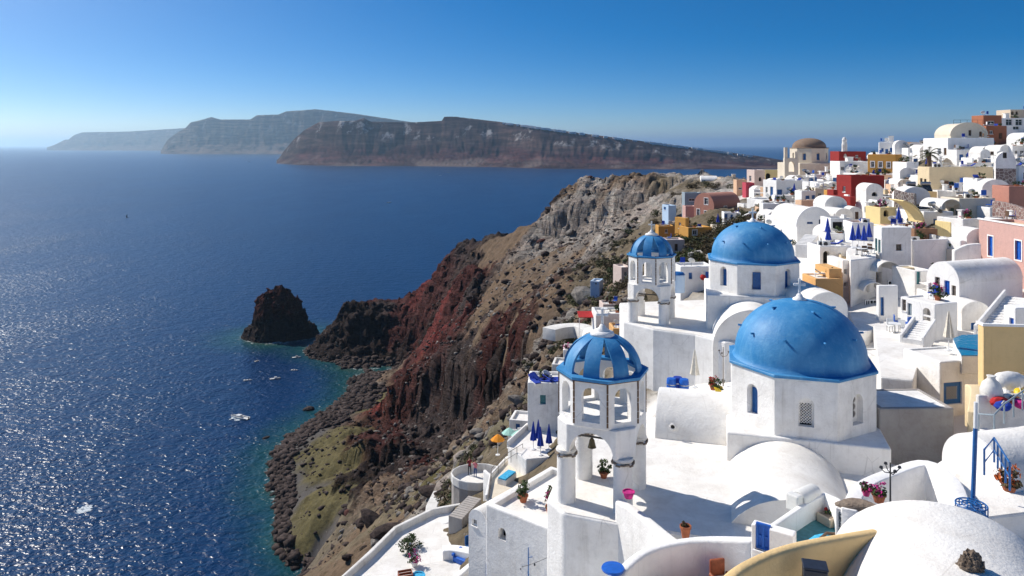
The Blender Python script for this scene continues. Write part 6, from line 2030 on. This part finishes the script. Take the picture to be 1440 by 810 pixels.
# ------------------------------------------------------------------ islet, rocks, shrubs, boats
def islet():
    c = ISLET[0]
    n = 150
    xs = np.linspace(-30, 30, n)
    X, Y = np.meshgrid(xs, xs)
    ang = np.arctan2(Y, X)
    rad = np.hypot(X / 1.15, Y)
    rim = 19.0 + 3.0 * np.sin(2 * ang + 1.0) + 2.5 * fbm(np.cos(ang) * 2 + 5, np.sin(ang) * 2, 4) * 2
    t = np.clip(1 - rad / rim, -0.4, 1)
    core = np.clip((t - 0.02) / 0.42, 0, 1) ** 0.75
    wx = X + 5.0 * fbm(X / 7, Y / 7, 5)
    wy = Y + 5.0 * fbm(X / 6 + 9, Y / 6 + 4, 4)
    z = 5.5 * np.clip(t / 0.16, 0, 1) ** 0.8
    for bx, by, br, bh in ((0, 0, 17, 7), (-2, 1, 14, 6.5), (-3.5, 2, 11, 5.5), (5, 1, 8, 3.5), (-5, 1, 5, 3.0), (-9, 2, 3.5, 2.0), (1, 2, 4.5, 2.5), (-14, -3, 4, 4), (13, -1, 5, 3), (9, -8, 5, 4), (-8, -9, 5, 4.5), (0, -12, 4, 3.5)):
        dd = np.hypot(wx - bx, wy - by)
        sm = np.clip((br - dd) / 2.4, 0, 1)
        z = z + bh * sm * sm * (3 - 2 * sm)
    z += (3.4 * (ridged(X / 6, Y / 6, 4) - 0.35) + 1.6 * fbm(X / 2.2, Y / 2.2, 3)) * np.clip(t * 8, 0, 1)
    z = np.where(t < 0, t * 18 - 0.4, z - 0.4)
    amp = np.ones_like(X)
    k = np.clip((z - 11) / 6, 0, 1)[..., None]
    col = (1 - k) * np.array(CLS['K']) + k * np.array((0.115, 0.042, 0.036))
    lg = np.clip(t * 5, 0, 1)
    X2 = X + 3.6 * lg * (fbm(Y / 4.5, z / 3.2, 4) + 0.5 * fbm(X / 2 + Y / 2, z / 1.2, 3))
    Y2 = Y + 3.6 * lg * (fbm(X / 4.5 + 3, z / 3.2 + 8, 4) + 0.5 * fbm(X / 2 - Y / 2, z / 1.2 + 4, 3))
    o = link('rock_islet', grid_mesh('rock_islet', X2, Y2, z, {'col': col, 'amp': amp}), 'cliff_ground')
    o.location = (c.x, c.y, 0)
    o.scale = (0.88, 0.88, 0.92)
    tag(o, 'jagged dark volcanic islet just off the headland', 'islet')


islet()


def slope_at(x, y):
    i = int(np.clip(np.searchsorted(gx, x) - 1, 0, len(gx) - 2))
    j = int(np.clip(np.searchsorted(gy, y) - 1, 0, len(gy) - 2))
    return math.hypot(TN_X[j, i], TN_Y[j, i]), TC[j, i], TA[j, i]


rs = random.Random(21)
n = 0
tries = 0
while n < 150 and tries < 6000:
    tries += 1
    u, d = rs.uniform(480, 860), rs.uniform(95, 340)
    x = (u - U0) / FPX * d
    z = hgt(x, d)
    if z < 4:
        continue
    v = V0 + (CAM_Z - z) / d * FPX
    sl, cc, am = slope_at(x, d)
    if v > 800 or am < 0.1 or sl > 1.6:
        continue
    s = rs.choice((0.7, 0.9, 1.1, 1.6, 2.4)) * rs.uniform(0.8, 1.3)
    dk = rs.random()
    mt, lb, gr = ('rock_dark', 'dark lava boulder lying on the cliff slope', 'dark boulders on the slope') if dk < 0.6 else (('rock_grey', 'pale grey boulder lying on the cliff slope', 'pale boulders on the slope') if dk < 0.85 else ('rock_red', 'reddish boulder lying on the cliff slope', 'reddish boulders on the slope'))
    o = link('boulder', G_ROCK[rs.randrange(6)].copy() if False else G_ROCK[rs.randrange(6)], None)
    o.data = o.data
    if not o.data.materials:
        o.data.materials.append(MATS['rock_dark'])
    o.material_slots[0].link = 'OBJECT'
    o.material_slots[0].material = MATS[mt]
    o.location = (x, d, z - 0.15 * s)
    o.scale = (s * 1.3, s * 1.1, s)
    o.rotation_euler = (rs.uniform(-0.3, 0.3), rs.uniform(-0.3, 0.3), rs.uniform(0, 6.28))
    tag(o, lb, 'boulder', gr)
    n += 1


def rock_mass(name, label, pts, mat, seed, smin, smax):
    """Many stones too small to pick apart, as one mesh."""
    rs_ = np.random.default_rng(seed)
    bm = bmesh.new()
    bmesh.ops.create_icosphere(bm, subdivisions=1, radius=1.0)
    bv = np.array([v.co[:] for v in bm.verts])
    bf = np.array([[v.index for v in f.verts] for f in bm.faces])
    bm.free()
    V, F = [], []
    for i, (x, y, z) in enumerate(pts):
        s = smin + (smax - smin) * rs_.random() ** 3
        jit = bv * (1 + 0.28 * rs_.standard_normal((len(bv), 1))) * np.array([s * rs_.uniform(0.8, 1.5), s * rs_.uniform(0.8, 1.4), s * rs_.uniform(0.5, 0.95)])
        a = rs_.uniform(0, 6.28)
        rot = np.array([[math.cos(a), -math.sin(a), 0], [math.sin(a), math.cos(a), 0], [0, 0, 1]])
        V.append(jit @ rot.T + np.array([x, y, z + 0.15 * s]))
        F.append(bf + i * len(bv))
    V, F = np.concatenate(V), np.concatenate(F)
    me = bpy.data.meshes.new(name)
    me.vertices.add(len(V)); me.vertices.foreach_set('co', V.ravel())
    me.loops.add(F.size); me.loops.foreach_set('vertex_index', F.ravel())
    me.polygons.add(len(F)); me.polygons.foreach_set('loop_start', np.arange(0, F.size, 3)); me.polygons.foreach_set('loop_total', np.full(len(F), 3))
    me.update(calc_edges=True)
    return tag(link(name, me, mat), label, None, None, 'stuff')


pts_shore, pts_slope, pts_pale = [], [], []
for _ in range(90000):
    x, y = rs.uniform(-125, -20), rs.uniform(150, 400)
    z = hgt(x, y)
    if -0.7 < z < 2.6 and len(pts_shore) < 5200 and rs.random() < (1.0 if z < 1.6 else 0.5):
        pts_shore.append((x, y, z))
    elif z > 3 and len(pts_slope) < 1500 and rs.random() < 0.10:
        pts_slope.append((x, y, z))
for _ in range(9000):
    u, d = rs.uniform(540, 900), rs.uniform(85, 330)
    x = (u - U0) / FPX * d
    z = hgt(x, d)
    sl, cc, am = slope_at(x, d)
    if z > 6 and am > 0.12:
        (pts_slope if rs.random() < 0.6 else pts_pale).append((x, d, z))
rock_mass('shingle', 'dark shingle and boulders along the waterline', pts_shore, 'rock_dark', 1, 0.30, 1.7)
rock_mass('scree', 'dark scree scattered over the slope', pts_slope[:4200], 'rock_dark', 2, 0.20, 1.0)
rock_mass('pale_scree', 'pale stones scattered over the slope', pts_pale[:2600], 'rock_grey', 3, 0.15, 0.75)

# rocks standing in the shallows
for i, (u, v, s) in enumerate(((432, 576, 2.2), (373, 616, 1.8), (422, 628, 2.4), (413, 634, 2.8), (470, 605, 1.5))):
    d = CAM_Z * FPX / (v - V0)
    p = P(u, v, d)
    o = link('sea_rock', G_ROCK[i], None)
    o.material_slots[0].link = 'OBJECT'
    o.material_slots[0].material = MATS['rock_dark']
    o.location = (p.x, p.y, -0.3 * s)
    o.scale = (s * 1.4, s * 1.2, s)
    o.rotation_euler = (0, 0, i)
    tag(o, 'black rock standing in the shallow water off the shingle', 'rock', 'black rocks in the shallows')

# shrubs on the village slope
SH = [(985, 340, 112, 2.2, 'leaf_olive'), (1000, 335, 114, 1.8, 'leaf_olive'), (975, 350, 106, 1.8, 'leaf_green'), (1015, 322, 122, 2.0, 'leaf_olive'), (1030, 318, 124, 2.2, 'leaf_brown'), (1045, 312, 126, 2.0, 'leaf_olive'), (1055, 318, 120, 1.8, 'leaf_brown'),
      (955, 368, 104, 2.2, 'leaf_olive'), (965, 380, 98, 2.0, 'leaf_green'), (948, 372, 104, 1.8, 'leaf_brown'), (990, 365, 100, 1.6, 'leaf_olive'), (1110, 290, 125, 2.0, 'leaf_brown'), (1120, 296, 120, 2.2, 'leaf_brown'), (1105, 300, 118, 1.8, 'leaf_olive'),
      (855, 370, 165, 3.0, 'leaf_olive'), (866, 376, 160, 2.4, 'leaf_green'), (820, 400, 165, 2.8, 'leaf_olive'), (835, 412, 150, 2.6, 'leaf_olive'), (815, 420, 155, 2.6, 'leaf_olive'), (850, 420, 135, 2.4, 'leaf_green'), (862, 410, 138, 2.0, 'leaf_olive'), (828, 430, 140, 2.2, 'leaf_brown'), (845, 436, 128, 1.8, 'leaf_olive'), (806, 405, 175, 2.2, 'leaf_olive'), (870, 430, 120, 1.8, 'leaf_green'),
      (895, 305, 215, 2.4, 'leaf_olive'), (940, 296, 195, 2.6, 'leaf_olive'), (938, 300, 180, 2.2, 'leaf_brown'), (925, 290, 205, 2.4, 'leaf_olive'), (950, 276, 215, 2.4, 'leaf_brown'), (995, 265, 220, 2.6, 'leaf_olive'), (1005, 267, 214, 2.2, 'leaf_brown'), (975, 266, 230, 2.6, 'leaf_brown'), (1030, 266, 205, 1.8, 'leaf_olive'),
      (1280, 250, 122, 2.0, 'leaf_green'), (1272, 256, 120, 1.6, 'leaf_olive'), (1100, 325, 96, 1.2, 'leaf_green'), (1110, 328, 94, 1.2, 'leaf_green'), (1405, 276, 84, 1.0, 'leaf_green'), (1300, 306, 84, 1.0, 'leaf_green'), (790, 490, 112, 1.6, 'leaf_olive'), (783, 482, 118, 1.6, 'leaf_olive'), (745, 500, 128, 1.8, 'leaf_olive'),
      (640, 690, 88, 1.8, 'leaf_olive'), (652, 672, 92, 1.8, 'leaf_olive'), (630, 705, 84, 1.6, 'leaf_olive'), (660, 655, 98, 1.8, 'leaf_olive'), (672, 640, 100, 1.6, 'leaf_olive'), (645, 715, 80, 1.4, 'leaf_green'), (1150, 372, 78, 0.8, 'leaf_green'), (1160, 378, 76, 0.7, 'leaf_olive'), (1380, 330, 78, 1.2, 'leaf_olive'), (1040, 300, 140, 1.6, 'leaf_olive')]
LBL = {'leaf_olive': ('olive-green shrub growing on the slope between the houses', 'olive shrubs on the slope'), 'leaf_green': ('fresh green shrub growing among the village houses', 'green shrubs in the village'), 'leaf_brown': ('dry brownish shrub growing on the bare slope', 'dry shrubs on the slope')}
for u, v, d, r_, mt in SH:
    p = P(u, v, d)
    z = hgt(p.x, p.y)
    if p.y < 200 and abs(z - p.z) > 4:
        z = p.z - r_ * 0.4
    bush(0, 0, 0, r_, mt, LBL[mt][0], LBL[mt][1], 0.75, 0, loc=(p.x, p.y, z - 0.15))

for _ in range(400):
    u, d = rs.uniform(940, 1085), rs.uniform(90, 138)
    x = (u - U0) / FPX * d
    if any(math.hypot(x - a, d - b) < c * 0.8 + 0.8 for a, b, c in FOOT) or rs.random() < 0.72:
        continue
    mt = rs.choice(('leaf_olive', 'leaf_olive', 'leaf_green', 'leaf_brown'))
    bush(0, 0, 0, rs.uniform(0.9, 2.0), mt, LBL[mt][0], LBL[mt][1], 0.8, 0, loc=(x, d, hgt(x, d) - 0.1))
for _ in range(500):
    u, d = rs.uniform(800, 965), rs.uniform(98, 205)
    x = (u - U0) / FPX * d
    z_ = hgt(x, d)
    if any(math.hypot(x - a, d - b) < c * 0.8 + 0.6 for a, b, c in FOOT) or rs.random() < 0.86 or z_ < 60:
        continue
    mt = rs.choice(('leaf_olive', 'leaf_olive', 'leaf_brown', 'leaf_green'))
    bush(0, 0, 0, rs.uniform(1.1, 2.6), mt, LBL[mt][0], LBL[mt][1], 0.75, 0, loc=(x, d, z_ - 0.15))
nb = 0
for _ in range(4000):
    if nb >= 130:
        break
    u, d = rs.uniform(470, 960), rs.uniform(80, 300)
    x = (u - U0) / FPX * d
    z = hgt(x, d)
    sl, cc, am = slope_at(x, d)
    if z < 6 or am < 0.15 or am > 0.62 or sl > 1.4:
        continue
    mt = rs.choice(('leaf_olive', 'leaf_brown', 'leaf_brown'))
    bush(0, 0, 0, rs.uniform(0.6, 1.5), mt, 'low %s tuft of scrub on the open cliff slope' % ('olive' if mt == 'leaf_olive' else 'brown'), 'scrub tufts ' + mt[5:], 0.6, 0, loc=(x, d, z - 0.1), n=160, name='scrub_tuft')
    nb += 1


# boats
def boat(label, u, v, L, rz, cabin=True, group=None, cover='white_plastic'):
    d = CAM_Z * FPX / (v - V0)
    p = P(u, v, d)
    t = thing('motor_boat', label, 'boat', (p.x, p.y, 0), rz, group)
    n = 9
    vs, fs = [], []
    for i in range(n):
        s = i / (n - 1)
        w = L * 0.17 * (1 - max(0, (s - 0.45) / 0.55) ** 2.2) * (0.9 + 0.1 * s)
        x = -L / 2 + L * s
        sh = 0.07 * L + 0.05 * L * s
        vs += [(x, -w, sh), (x, -w * 0.75, -0.1), (x, 0, -0.25), (x, w * 0.75, -0.1), (x, w, sh), (x, w * 0.82, sh - 0.02), (x, w * 0.8, 0.25), (x, -w * 0.8, 0.25), (x, -w * 0.82, sh - 0.02)]
    for i in range(n - 1):
        for k in range(9):
            q = (k + 1) % 9
            fs.append((i * 9 + k, i * 9 + q, i * 9 + 9 + q, i * 9 + 9 + k))
    fs += [tuple(range(8, -1, -1)), tuple(range((n - 1) * 9, n * 9))]
    MB().add(vs, fs).build('hull', 'white_plastic', t)
    if cabin:
        cb = MB().prism([(-L * 0.10, 0.26), (L * 0.22, 0.26), (L * 0.16, 0.10 * L + 0.45), (-L * 0.08, 0.10 * L + 0.5)], lambda a, b, tt: Vector((a, L * 0.10 * (1 - 2 * tt), b))).build('cabin', cover, t, 0.04, 1)
        MB().obox((L * 0.192, 0, 0.06 * L + 0.42), (0.05, L * 0.17, 0.05 * L), 0, 0, R(-20)).build('windscreen', 'dark_glass', cb)
    else:
        for x in (-0.2, 0.1):
            MB().box(L * x - 0.15, L * x + 0.15, -L * 0.13, L * 0.13, 0.30, 0.40).build('thwart', 'brown_wood', t)
    MB().box(-L / 2 - 0.25, -L / 2 + 0.02, -0.18, 0.18, -0.1, 0.08 * L + 0.3).build('outboard_motor', 'dark_metal', t, 0.04, 1)
    return t


boat('white motor boat with a foaming wash speeding near the shore', 337, 588, 8.5, R(160))
boat('white cabin boat moored between the islet and the cove', 387, 533, 5.0, R(20))
boat('small open white boat moored off the islet', 348, 535, 3.8, R(5), False, 'small moored boats')
boat('small open white boat moored off the islet', 361, 508, 3.0, R(60), False, 'small moored boats')
boat('small open white boat moored off the islet', 414, 521, 3.6, R(-10), False, 'small moored boats')
boat('grey-covered boat moored beside the islet', 417, 503, 4.6, R(15), True, None, 'grey_cement')
boat('white excursion boat alone in the middle of the bay', 547, 285, 9.0, R(10))
boat('tiny white boat below the far headland', 350, 227, 26.0, R(-10))
boat('distant white yacht under the long island', 630, 243, 14.0, R(0), True, 'distant yachts')
boat('distant white yacht under the long island', 619, 247, 10.0, R(20), True, 'distant yachts')
sb_ = thing('sail_boat', 'small dark sailing boat out on the open bay', 'boat', P(179, 306, CAM_Z * FPX / (306 - V0)), R(40))
MB().lathe([(0.0, -0.2), (0.7, 0.0), (1.0, 0.5), (0.9, 0.55)], 10).build('hull', 'navy_box', sb_).scale = (2.4, 0.8, 1)
MB().tube([(0, 0, 0.4), (0, 0, 7)], 0.08, 5).build('mast', 'dark_metal', sb_)
MB().add([(0.1, 0.02, 1.0), (-2.2, 0.02, 1.0), (0.1, 0.02, 6.6), (0.1, -0.02, 1.0), (-2.2, -0.02, 1.0), (0.1, -0.02, 6.6)], [(0, 1, 2), (5, 4, 3), (0, 3, 4, 1), (1, 4, 5, 2), (2, 5, 3, 0)]).build('sail', 'navy_box', sb_)

# wash of the speeding boat
d = CAM_Z * FPX / (588 - V0)
p = P(337, 588, d)
m_, nt_, bs_ = new_mat('boat_wash')
nt_.links.new(ramp(nt_, noise(nt_, wpos(nt_), 1.2, 6, 0.7), [(0.35, (0.25, 0.36, 0.42)), (0.6, (0.78, 0.80, 0.80))]), bs_.inputs['Base Color'])
bs_.inputs['Roughness'].default_value = 0.9
vs, fs = [], []
rr2 = random.Random(2)
wm = MB()
for k in range(90):
    s = rr2.random()
    a = R(160)
    bx, by = -4.5 * s + 3.0, rr2.gauss(0, 0.8 + 0.9 * s)
    X = p.x + bx * math.cos(a) - by * math.sin(a)
    Y = p.y + bx * math.sin(a) + by * math.cos(a)
    wm.blob((X, Y, 0.02), (rr2.uniform(0.3, 0.9), rr2.uniform(0.2, 0.5), rr2.uniform(0.05, 0.16)), k, 0.4, 1)
o = wm.build('wash', 'boat_wash')
tag(o, 'white foaming wash around the speeding motor boat', None, None, 'stuff')

p = P(120, 716, CAM_Z * FPX / (716 - V0))
wm = MB()
for k in range(120):
    a, r_ = rr2.uniform(0, 6.28), 2.1 * math.sqrt(rr2.random())
    wm.blob((p.x + r_ * math.cos(a), p.y + r_ * 1.2 * math.sin(a), 0.0), (rr2.uniform(0.2, 0.55), rr2.uniform(0.2, 0.5), rr2.uniform(0.05, 0.14)), k, 0.4, 1)
tag(wm.build('foam', 'boat_wash'), 'round patch of white foam on the open water', None, None, 'stuff')

# ------------------------------------------------------------------ smaller white houses that fill the rows
import re as _re
NAMED = []
for o in list(bpy.data.objects):
    if o.parent is None and o.name.startswith('house') and o.get('label'):
        nm = _re.split(r' with | on | below | beside | under | above | behind | next | at | near | between | of | in | by | carrying', o['label'])[0]
        NAMED.append((o.location.x, o.location.y, nm))
nf = 0
rf = random.Random(5)
for _ in range(12000):
    if nf >= 190:
        break
    u, d = rf.uniform(1060, 1440), rf.uniform(60, 185)
    if u < 1150 and d < 95:
        continue
    x = (u - U0) / FPX * d
    z = hgt(x, d)
    v = V0 + (CAM_Z - z) / d * FPX
    if v < 212 or v > 470:
        continue
    if any(math.hypot(x - a, d - b) < c * 0.62 + 0.9 for a, b, c in FOOT):
        continue
    W_, D_h, h_ = rf.uniform(2.0, 3.6), rf.uniform(2.0, 3.4), rf.uniform(1.2, 2.8)
    top = z + h_
    vt = V0 + (CAM_Z - top) / d * FPX
    hp, dp = FPX / d, FPX / d
    mats = rf.choice(('white', 'white_clean', 'white_clean', 'white_worn', 'cream'))
    wu = u + W_ * 0.5 * FPX / d
    ops = [('F', u + W_ * FPX / d * rf.uniform(0.25, 0.7), vt + 1.3 * hp, 0.7 * hp, 1.0 * hp, rf.choice(('shut', 'win')))]
    if rf.random() < 0.6:
        ops.append(('F', u + W_ * FPX / d * rf.choice((0.2, 0.8)), vt + 1.2 * hp, 0.5 * hp, 0.8 * hp, 'win'))
    if h_ > 2.0:
        ops.append(('F', u + W_ * FPX / d * 0.82, vt + (h_ - 1.0) * hp, 0.8 * hp, 1.9 * hp, 'door'))
    rfk = rf.choice(('flat', 'flat', 'flat', 'vault_g'))
    ch = [(.7, .6, .5, .7)] if rf.random() < 0.4 else ()
    near = min(NAMED, key=lambda q: math.hypot(q[0] - x, q[1] - d))[2]
    lab = 'small white %s house%s%s near the %s' % ('flat-roofed' if rfk == 'flat' else 'vaulted', ' with chimney' if ch else '', ' and blue door' if len(ops) > 1 else '', near)
    lab = ' '.join(lab.split()[:16])
    cm, cn = rf.choice((('cream', 'cream'), ('pale_pink', 'pale pink'), ('ochre', 'ochre'), ('peach', 'peach'), ('sand', 'sandy'), ('pale_yellow', 'pale yellow'))) if rf.random() < 0.3 and rfk == 'flat' else rf.choice((('white_clean', 'white'), ('white', 'white')))
    lab = lab.replace('small white', 'small ' + cn)
    lab = ' '.join(lab.split()[:16])
    H(lab, u, vt, d, W=W_, D=D_h, th=rf.uniform(-8, 18), h=h_, mat=cm, ops=ops, roof=rfk, rr=0.7, group='small %s houses between the larger ones' % cn, chim=ch)
    nf += 1
# ------------------------------------------------------------------ small things on the roofs
rc = random.Random(77)
import re as _re2


def short(lb):
    return _re2.split(r' with | on | below | beside | under | above | behind | next | at | near | between | of | in | by | carrying | where | around ', lb)[0]


def dish(p, rz, label, group):
    t = thing('satellite_dish', label, 'satellite dish', p, rz, group)
    MB().tube([(0, 0, 0), (0, 0, 0.7)], 0.03, 5).build('mast', 'steel', t)
    o = MB().lathe([(0.0, 0.0), (0.2, 0.03), (0.38, 0.12), (0.40, 0.13), (0.2, 0.06), (0.0, 0.03)], 14, cap=False).build('dish', 'white_plastic', t, smooth=True)
    o.location = (0, -0.08, 0.8)
    o.rotation_euler = (R(55), 0, 0)


def ac_unit(p, rz, label, group):
    t = thing('air_conditioner', label, 'air conditioner', p, rz, group)
    MB().box(-0.42, 0.42, -0.16, 0.16, 0.08, 0.66).build('case', 'white_plastic', t, 0.02, 1)
    MB().lathe([(0.22, 0), (0.22, 0.02), (0.0, 0.021)], 14, (0, 0, 0)).build('fan_grille', 'dark_metal', t).matrix_local = Matrix.Translation((-0.1, -0.165, 0.37)) @ Matrix.Rotation(R(90), 4, 'X')
    for x in (-0.34, 0.34):
        MB().box(x - 0.03, x + 0.03, -0.15, 0.15, 0, 0.08).build('foot', 'dark_metal', t)


def heater(p, rz, label, group):
    t = thing('solar_heater', label, 'solar heater', p, rz, group)
    MB().obox((0, -0.35, 0.55), (1.1, 1.3, 0.06), 0, R(38)).build('panel', 'dark_glass', t)
    o = MB().lathe([(0.0, -0.6), (0.24, -0.58), (0.26, -0.5), (0.26, 0.5), (0.24, 0.58), (0.0, 0.6)], 14).build('barrel', 'steel', t)
    o.rotation_euler = (0, R(90), 0)
    o.location = (0, 0.25, 1.1)
    for x in (-0.45, 0.45):
        MB().tube([(x, 0.25, 0), (x, 0.25, 0.9)], 0.025, 5).build('leg', 'steel', t)


ROOF_LIST = [r_ for r_ in ROOFS if 35 < r_[7] < 160 and 'pool' not in r_[6] and 'retaining' not in r_[6]]
for (C, e, g, W, D, z, lb, d) in ROOF_LIST:
    if W < 2.2 or D < 2.2:
        continue
    sn = short(lb)
    sn = sn if len(sn.split()) <= 6 else ' '.join(sn.split()[:6])
    for k in range(rc.choice((1, 2, 2, 3, 4))):
        fx, fy = rc.uniform(0.16, 0.84), rc.uniform(0.14, 0.6)
        p = (C.x + e[0] * W * fx + g[0] * D * fy, C.y + e[1] * W * fx + g[1] * D * fy, z + 0.012)
        kind = rc.choice(('pot', 'pot', 'flower', 'chair', 'chair', 'table', 'ac', 'dish', 'heater', 'lounger', 'pot', 'chair', 'ac') + (('parasol',) if rc.random() < 0.35 else ()))
        if kind == 'heater' and rc.random() < 0.6:
            kind = 'pot'
        if d > 115 and kind in ('flower', 'ac'):
            kind = 'chair'
        gp = kind + ' things on the roof of ' + sn
        w = ' on the roof of the ' + sn
        if kind == 'pot':
            pot(p, 0.28, 0.4, rc.choice(('terracotta_pot', 'terracotta_pot')), 'green plant in terracotta pot' + w, gp, 'leaf_green', None, rc.uniform(0.35, 0.7))
        elif kind == 'flower':
            pot(p, 0.26, 0.36, 'white', 'white pot of magenta flowers' + w, gp, 'leaf_green', 'magenta_flower', rc.uniform(0.35, 0.6))
        elif kind == 'chair':
            mt, nm = rc.choice((('blue_bright', 'blue'), ('white_paint', 'white'), ('brown_wood', 'brown'), ('blue_cloth', 'navy')))
            chair(p, rc.uniform(0, 6), mt, nm + ' chair' + w, gp + nm, s=1.15)
        elif kind == 'table':
            table(p, 0, rc.choice(('white_paint', 'brown_wood')), 'round table' + w, gp)
        elif kind == 'ac':
            ac_unit(p, rc.choice((0, 1.57)), 'white air conditioner' + w, gp)
        elif kind == 'dish':
            dish(p, R(150), 'satellite dish' + w, gp)
        elif kind == 'heater':
            heater(p, R(rc.uniform(-20, 60)), 'solar water heater' + w, gp)
        elif kind == 'lounger':
            lounger(p, rc.uniform(0, 6), rc.choice(('blue_cloth', 'cream_cloth')), 'sun lounger' + w, gp)
        elif kind == 'parasol':
            q = Vector(p)
            t = umbrella_closed(0, 0, 1, 2.2, 'blue_cloth' if rc.random() < 0.6 else 'cream_cloth', 'closed parasol' + w, gp)
            t.location = q
carve_all()
